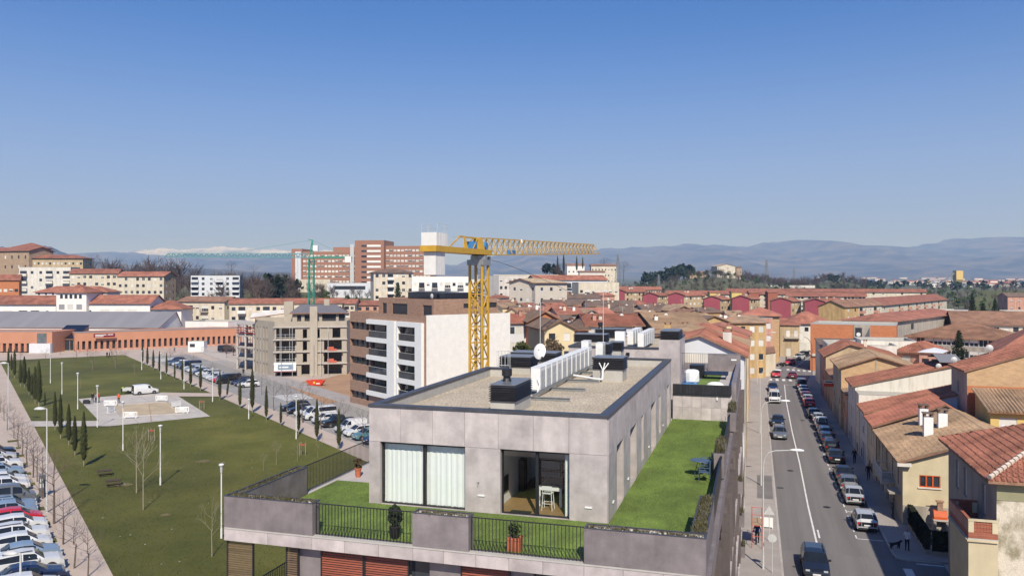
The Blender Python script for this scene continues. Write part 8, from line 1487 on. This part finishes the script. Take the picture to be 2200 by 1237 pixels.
p = D(669,205); GC = thing('tower_crane','slim green tower crane with long pale jib behind the unfinished flats','crane',(p.x,p.y,0),0.0); zg = ZZ(556,205)
mb = MB(); lattice_mast(mb,0.62,zg,0,1.6,0.2,0.1); mb.ob('mast','crane_green',GC); mb = MB(); mb.bar((-0.5,0,zg),(0.2,0,zg+4.8),0.22).bar((0.5,0,zg),(0.25,0,zg+4.8),0.22).bar((0.2,0,zg+4.8),(-0.9,0,zg+4.9),0.16).box(-0.5,0.5,-0.6,0.6,zg,zg+0.5).ob('tower_head','crane_green',GC); MB().box(0.5,1.7,-0.5,0.5,zg+2.0,zg+3.4).ob('cab','lamp_white',GC)
mb = MB(); lattice_jib(mb,-0.6,-37.0,zg+0.35,zg+0.55,0.55,0.95,0.8,26,0.17,0.10); mb.ob('jib','crane_teal',GC); mb = MB(); lattice_jib(mb,0.6,10.3,zg+0.2,zg+0.25,0.5,0.35,0.3,8,0.14,0.09); mb.ob('counter_jib','crane_green',GC); MB().box(8.6,10.2,-0.7,0.7,zg-0.9,zg+0.6).ob('counterweight','crane_white',GC); mb = MB().bar((0.2,0,zg+4.7),(-22,0,zg+1.3),0.05).bar((0.2,0,zg+4.7),(9.5,0,zg+0.6),0.05); mb.ob('tie_bar','crane_green',GC)
# ================================================================ people and a dog
for nm, c in dict(skin=(0.42,0.25,0.18), hair=(0.03,0.02,0.015), jeans=(0.03,0.05,0.10), cloth_navy=(0.02,0.035,0.10), cloth_black=(0.012,0.012,0.014), cloth_red=(0.5,0.02,0.02), cloth_orange=(0.65,0.10,0.02), cloth_yellow=(0.55,0.65,0.04), cloth_grey=(0.2,0.2,0.21), cloth_white=(0.62,0.62,0.64), shoe=(0.02,0.02,0.02), fur=(0.012,0.011,0.010)).items(): mat(nm, c, 0.9, 0.12, 6)
QUEUE = []
def person(label, p, rz, top, legs, pose='stand', h=1.72, group=None, hair='hair', obj=None):
    s = h/1.75; st = 0.16 if pose == 'walk' else 0.03; bend = pose == 'bend'
    J = {'pel':(0,0,0.93),'bel':(0,-0.01,1.08),'che':(0,-0.01,1.30),'nec':(0,0,1.47),'hea':(0,-0.03,1.60),'top':(0,-0.02,1.70),'sl':(-.17,0,1.40),'sr':(.17,0,1.40),'el':(-.24,.05,1.13),'er':(.24,.05,1.13),'wl':(-.25,-.08,.90),'wr':(.25,-.08,.90),'hl':(-.25,-.12,.80),'hr':(.25,-.12,.80),'pl':(-.09,0,.88),'pr':(.09,0,.88),'kl':(-.10,-st-.02,.50),'kr':(.10,st*.4-.02,.50),'al':(-.10,-st*1.2,.09),'ar':(.10,st*1.6,.10),'tl':(-.11,-st*1.2-.18,.03),'tr':(.11,st*1.6-.17,.04)}
    if pose == 'walk': J['wl'] = (-.26,.18,.93); J['hl'] = (-.26,.20,.84); J['wr'] = (.26,-.22,.95); J['hr'] = (.26,-.27,.88)
    if bend:
        for k, (x,y,z) in list(J.items()):
            if z > 1.0 or k[0] in 'ewh': a = R(62); dz, dy = z-0.95, y; J[k] = (x, dy*cos(a)-dz*sin(a), 0.92+dz*cos(a)+dy*sin(a)*0.2)
        J['wl'] = (-.2,-.62,.55); J['wr'] = (.2,-.62,.55); J['hl'] = (-.18,-.66,.43); J['hr'] = (.18,-.66,.43); J['el'] = (-.24,-.50,.82); J['er'] = (.24,-.50,.82)
    if pose == 'hold': J['er'] = (.26,0,1.12); J['wr'] = (.27,-.22,1.05); J['hr'] = (.27,-.30,1.03)
    E2 = [('pel','bel'),('bel','che'),('che','nec'),('nec','hea'),('hea','top'),('che','sl'),('sl','el'),('el','wl'),('wl','hl'),('che','sr'),('sr','er'),('er','wr'),('wr','hr'),('pel','pl'),('pl','kl'),('kl','al'),('al','tl'),('pel','pr'),('pr','kr'),('kr','ar'),('ar','tr')]
    RAD = {'pel':.15,'bel':.135,'che':.155,'nec':.06,'hea':.105,'top':.085,'sl':.075,'sr':.075,'el':.05,'er':.05,'wl':.035,'wr':.035,'hl':.04,'hr':.04,'pl':.10,'pr':.10,'kl':.065,'kr':.065,'al':.045,'ar':.045,'tl':.04,'tr':.04}
    ks = list(J); me = bpy.data.meshes.new('skeleton'); me.from_pydata([Vector(J[k])*s for k in ks],[(ks.index(a),ks.index(b)) for a, b in E2],[]); o = bpy.data.objects.new('skeleton',me); COL.objects.link(o); o.modifiers.new('skin','SKIN'); sk = me.skin_vertices[0].data if me.skin_vertices else None
    if sk is None: bpy.context.view_layer.objects.active = o; bm = bmesh.new(); bm.from_mesh(me); bm.verts.layers.skin.verify(); bm.to_mesh(me); bm.free(); sk = me.skin_vertices[0].data
    for i, k in enumerate(ks): r = RAD[k]*s; sk[i].radius = (r*(1.15 if k in ('pel','bel','che') else 1), r*(0.8 if k in ('pel','bel','che') else 1)); sk[i].use_root = (k == 'pel')
    sub = o.modifiers.new('sub','SUBSURF'); sub.levels = 1; sub.render_levels = 1
    QUEUE.append((o,J,E2,s,bend,(top,legs,'skin',hair,'shoe'),label,p,rz,group))
def finish_person(dg, o, J, E2, s, bend, mats, label, p, rz, group):
    nm = bpy.data.meshes.new_from_object(o.evaluated_get(dg)); me = o.data; bpy.data.objects.remove(o); bpy.data.meshes.remove(me); nm.materials.clear(); [nm.materials.append(M[m]) for m in mats]
    reg = {('pel','bel'):0,('bel','che'):0,('che','nec'):0,('nec','hea'):2,('hea','top'):3,('wl','hl'):2,('wr','hr'):2,('al','tl'):4,('ar','tr'):4,('pl','kl'):1,('pr','kr'):1,('kl','al'):1,('kr','ar'):1,('pel','pl'):1,('pel','pr'):1}
    segs = [(Vector(J[a])*s,Vector(J[b])*s,reg.get((a,b),0)) for a, b in E2]
    for f in nm.polygons:
        c = f.center; best = min(segs, key=lambda g_: (c-(g_[0]+(g_[1]-g_[0])*max(0,min(1,(c-g_[0]).dot(g_[1]-g_[0])/(g_[1]-g_[0]).length_squared)))).length); mi = best[2]
        if mi in (2,3) and best[0].z > 1.2*s and not bend: mi = 3 if (c.z > 1.63*s or c.y > 0.02*s) else 2
        f.material_index = mi; f.use_smooth = True
    t = thing('person',label,'person',p,rz,group); inst(nm,'body',t); return t
person('person in dark blue jacket walking beside the red scaffold frame', W(5.15,37.2,0.115), -AZ, 'cloth_navy','cloth_black','walk')
person('person in pale checked top walking a black dog on the right pavement', W(16.0,38.6,0.115), -AZ+2.6, 'cloth_white','cloth_black','hold',hair='cloth_grey'); person('dark figure standing against the wall of the beige house', W(16.3,47.5,0.115), -AZ+1.5, 'cloth_black','cloth_black'); person('dark figure beside the house wall under the balcony', W(16.1,61.5,0.115), -AZ, 'cloth_black','jeans','walk'); person('dark figure walking beside the black saloon', W(15.6,69.2,0.115), -AZ, 'cloth_black','cloth_black','walk')
for (px,py,lab,tp,lg,ps,rz0) in ((199,865,'left of three people standing at the plaza corner in dark coat','cloth_black','cloth_black','stand',0.3),(206,866.5,'middle of three people at the plaza corner in grey top','cloth_grey','cloth_black','stand',2.8),(213,865,'right of three people at the plaza corner in red jacket','cloth_red','cloth_black','stand',-1.2),(255,866.5,'worker in orange vest standing by the basin','cloth_orange','cloth_black','stand',0.6)): p = G(px,py); person(lab,(p.x,p.y,ZP),rz0,tp,lg,ps)
p = G(261,845); person('worker in yellow vest bending down behind the trailer',(p.x,p.y,0.04),1.4,'cloth_yellow','cloth_navy','bend')
for (px,py,lab,tp) in ((230,769,'left of two people in dark coats at the far edge of the lawn','cloth_black'),(235,768.5,'right of two people in dark coats at the far edge of the lawn','cloth_navy'),(375,756,'person walking on the far pavement by the parked cars','cloth_grey'),(523,807,'person in dark clothes on the pavement by the unfinished flats','cloth_black'),(33,772,'person by the cypresses at the far left of the lawn','cloth_black'),(1628,792,'person standing by the shop fronts on the left of the street','cloth_grey'),(1689,778,'person near the motorcycles at the bend','cloth_black')): p = G(px,py); person(lab,(p.x,p.y,0.03),random.uniform(0,6),tp,'cloth_black','walk')
p = W(15.25,38.9,0.115); J = {'a':(0,.42,.52),'b':(0,0,.50),'c':(0,-.30,.56),'d':(0,-.44,.70),'e':(0,-.52,.76),'f':(0,-.68,.70),'t':(0,.60,.60),'u':(0,.72,.72),'fl':(-.09,-.30,.30),'fr':(.09,-.30,.30),'fl2':(-.09,-.31,.03),'fr2':(.09,-.24,.03),'hl':(-.09,.36,.34),'hr':(.09,.36,.34),'hl1':(-.09,.46,.22),'hr1':(.09,.46,.22),'hl2':(-.09,.41,.03),'hr2':(.09,.45,.03)}
E2 = [('b','a'),('b','c'),('c','d'),('d','e'),('e','f'),('a','t'),('t','u'),('c','fl'),('c','fr'),('fl','fl2'),('fr','fr2'),('a','hl'),('a','hr'),('hl','hl1'),('hr','hr1'),('hl1','hl2'),('hr1','hr2')]; RADD = dict(a=.13,b=.14,c=.16,d=.09,e=.10,f=.05,t=.03,u=.02,fl=.06,fr=.06,fl2=.035,fr2=.035,hl=.085,hr=.085,hl1=.045,hr1=.045,hl2=.035,hr2=.035)
ks = list(J); me = bpy.data.meshes.new('skeleton'); me.from_pydata([J[k] for k in ks],[(ks.index(a),ks.index(b)) for a, b in E2],[]); o = bpy.data.objects.new('skeleton',me); COL.objects.link(o); bm = bmesh.new(); bm.from_mesh(me); bm.verts.layers.skin.verify(); bm.to_mesh(me); bm.free(); o.modifiers.new('skin','SKIN')
for i, k in enumerate(ks): me.skin_vertices[0].data[i].radius = (RADD[k],RADD[k]); me.skin_vertices[0].data[i].use_root = (k == 'b')
o.modifiers.new('sub','SUBSURF'); dg = bpy.context.evaluated_depsgraph_get(); dg.update(); [finish_person(dg, *q) for q in QUEUE]; dm = bpy.data.meshes.new_from_object(o.evaluated_get(dg)); bpy.data.objects.remove(o); dm.materials.clear(); dm.materials.append(M['fur']); dm.polygons.foreach_set('use_smooth',[True]*len(dm.polygons)); t = thing('dog','large black dog on a lead beside the person in the pale top','dog',p,-AZ+2.0); t.scale = (0.85,0.85,0.8); inst(dm,'body',t); MB().tri((-.09,-.50,.82),(-.03,-.50,.84),(-.10,-.47,.70)).tri((.03,-.50,.84),(.09,-.50,.82),(.10,-.47,.70)).ob('ear','fur',t)
p = G(199,868); tag(MB().box(-0.5,0.5,-0.35,0.35,0,0.5).box(-0.45,0.3,-0.3,0.3,0.5,0.65).ob('tool_box','trim',None,(p.x-1.0,p.y,ZP),0.2),'black tool box at the feet of the people on the plaza corner','tool box')
# motorcycles at the bend
for i, (px,py) in enumerate(((1676,788),(1683,787))):
    p = G(px,py); t = thing('motorcycle',['left of two motorcycles parked at the bend','right of two motorcycles parked at the bend'][i],'motorcycle',(p.x,p.y,0.115),0.9+0.4*i)
    for y in (-0.65,0.65): MB().tube((-0.06,y,0.3),(0.06,y,0.3),0.3,None,14).ob('wheel','tyre',t)
    MB().box(-0.12,0.12,-0.4,0.35,0.45,0.78).ob('engine','trim',t); MB().box(-0.14,0.14,-0.65,0.05,0.78,0.88).ob('seat','trim',t); MB().bar((0,0.65,0.3),(0,0.4,1.05),0.07).bar((-0.35,0.4,1.05),(0.35,0.4,1.05),0.04).ob('handlebar','steel',t)
# ================================================================ haze
hz = bpy.data.materials.new('haze'); hz.use_nodes = True; N = hz.node_tree.nodes; Lk = hz.node_tree.links; N.remove(N['Principled BSDF']); pv = N.new('ShaderNodeVolumePrincipled'); pv.inputs['Color'].default_value = (0.30,0.50,1.0,1); pv.inputs['Absorption Color'].default_value = (1,1,1,1); pv.inputs['Density'].default_value = 1.1e-4; pv.inputs['Anisotropy'].default_value = 0.0; Lk.new(pv.outputs[0], N['Material Output'].inputs['Volume']); M['haze'] = hz
o = MB().box(-40000,40000,-3000,28000,-120,900).ob('haze','haze'); stuff(o)
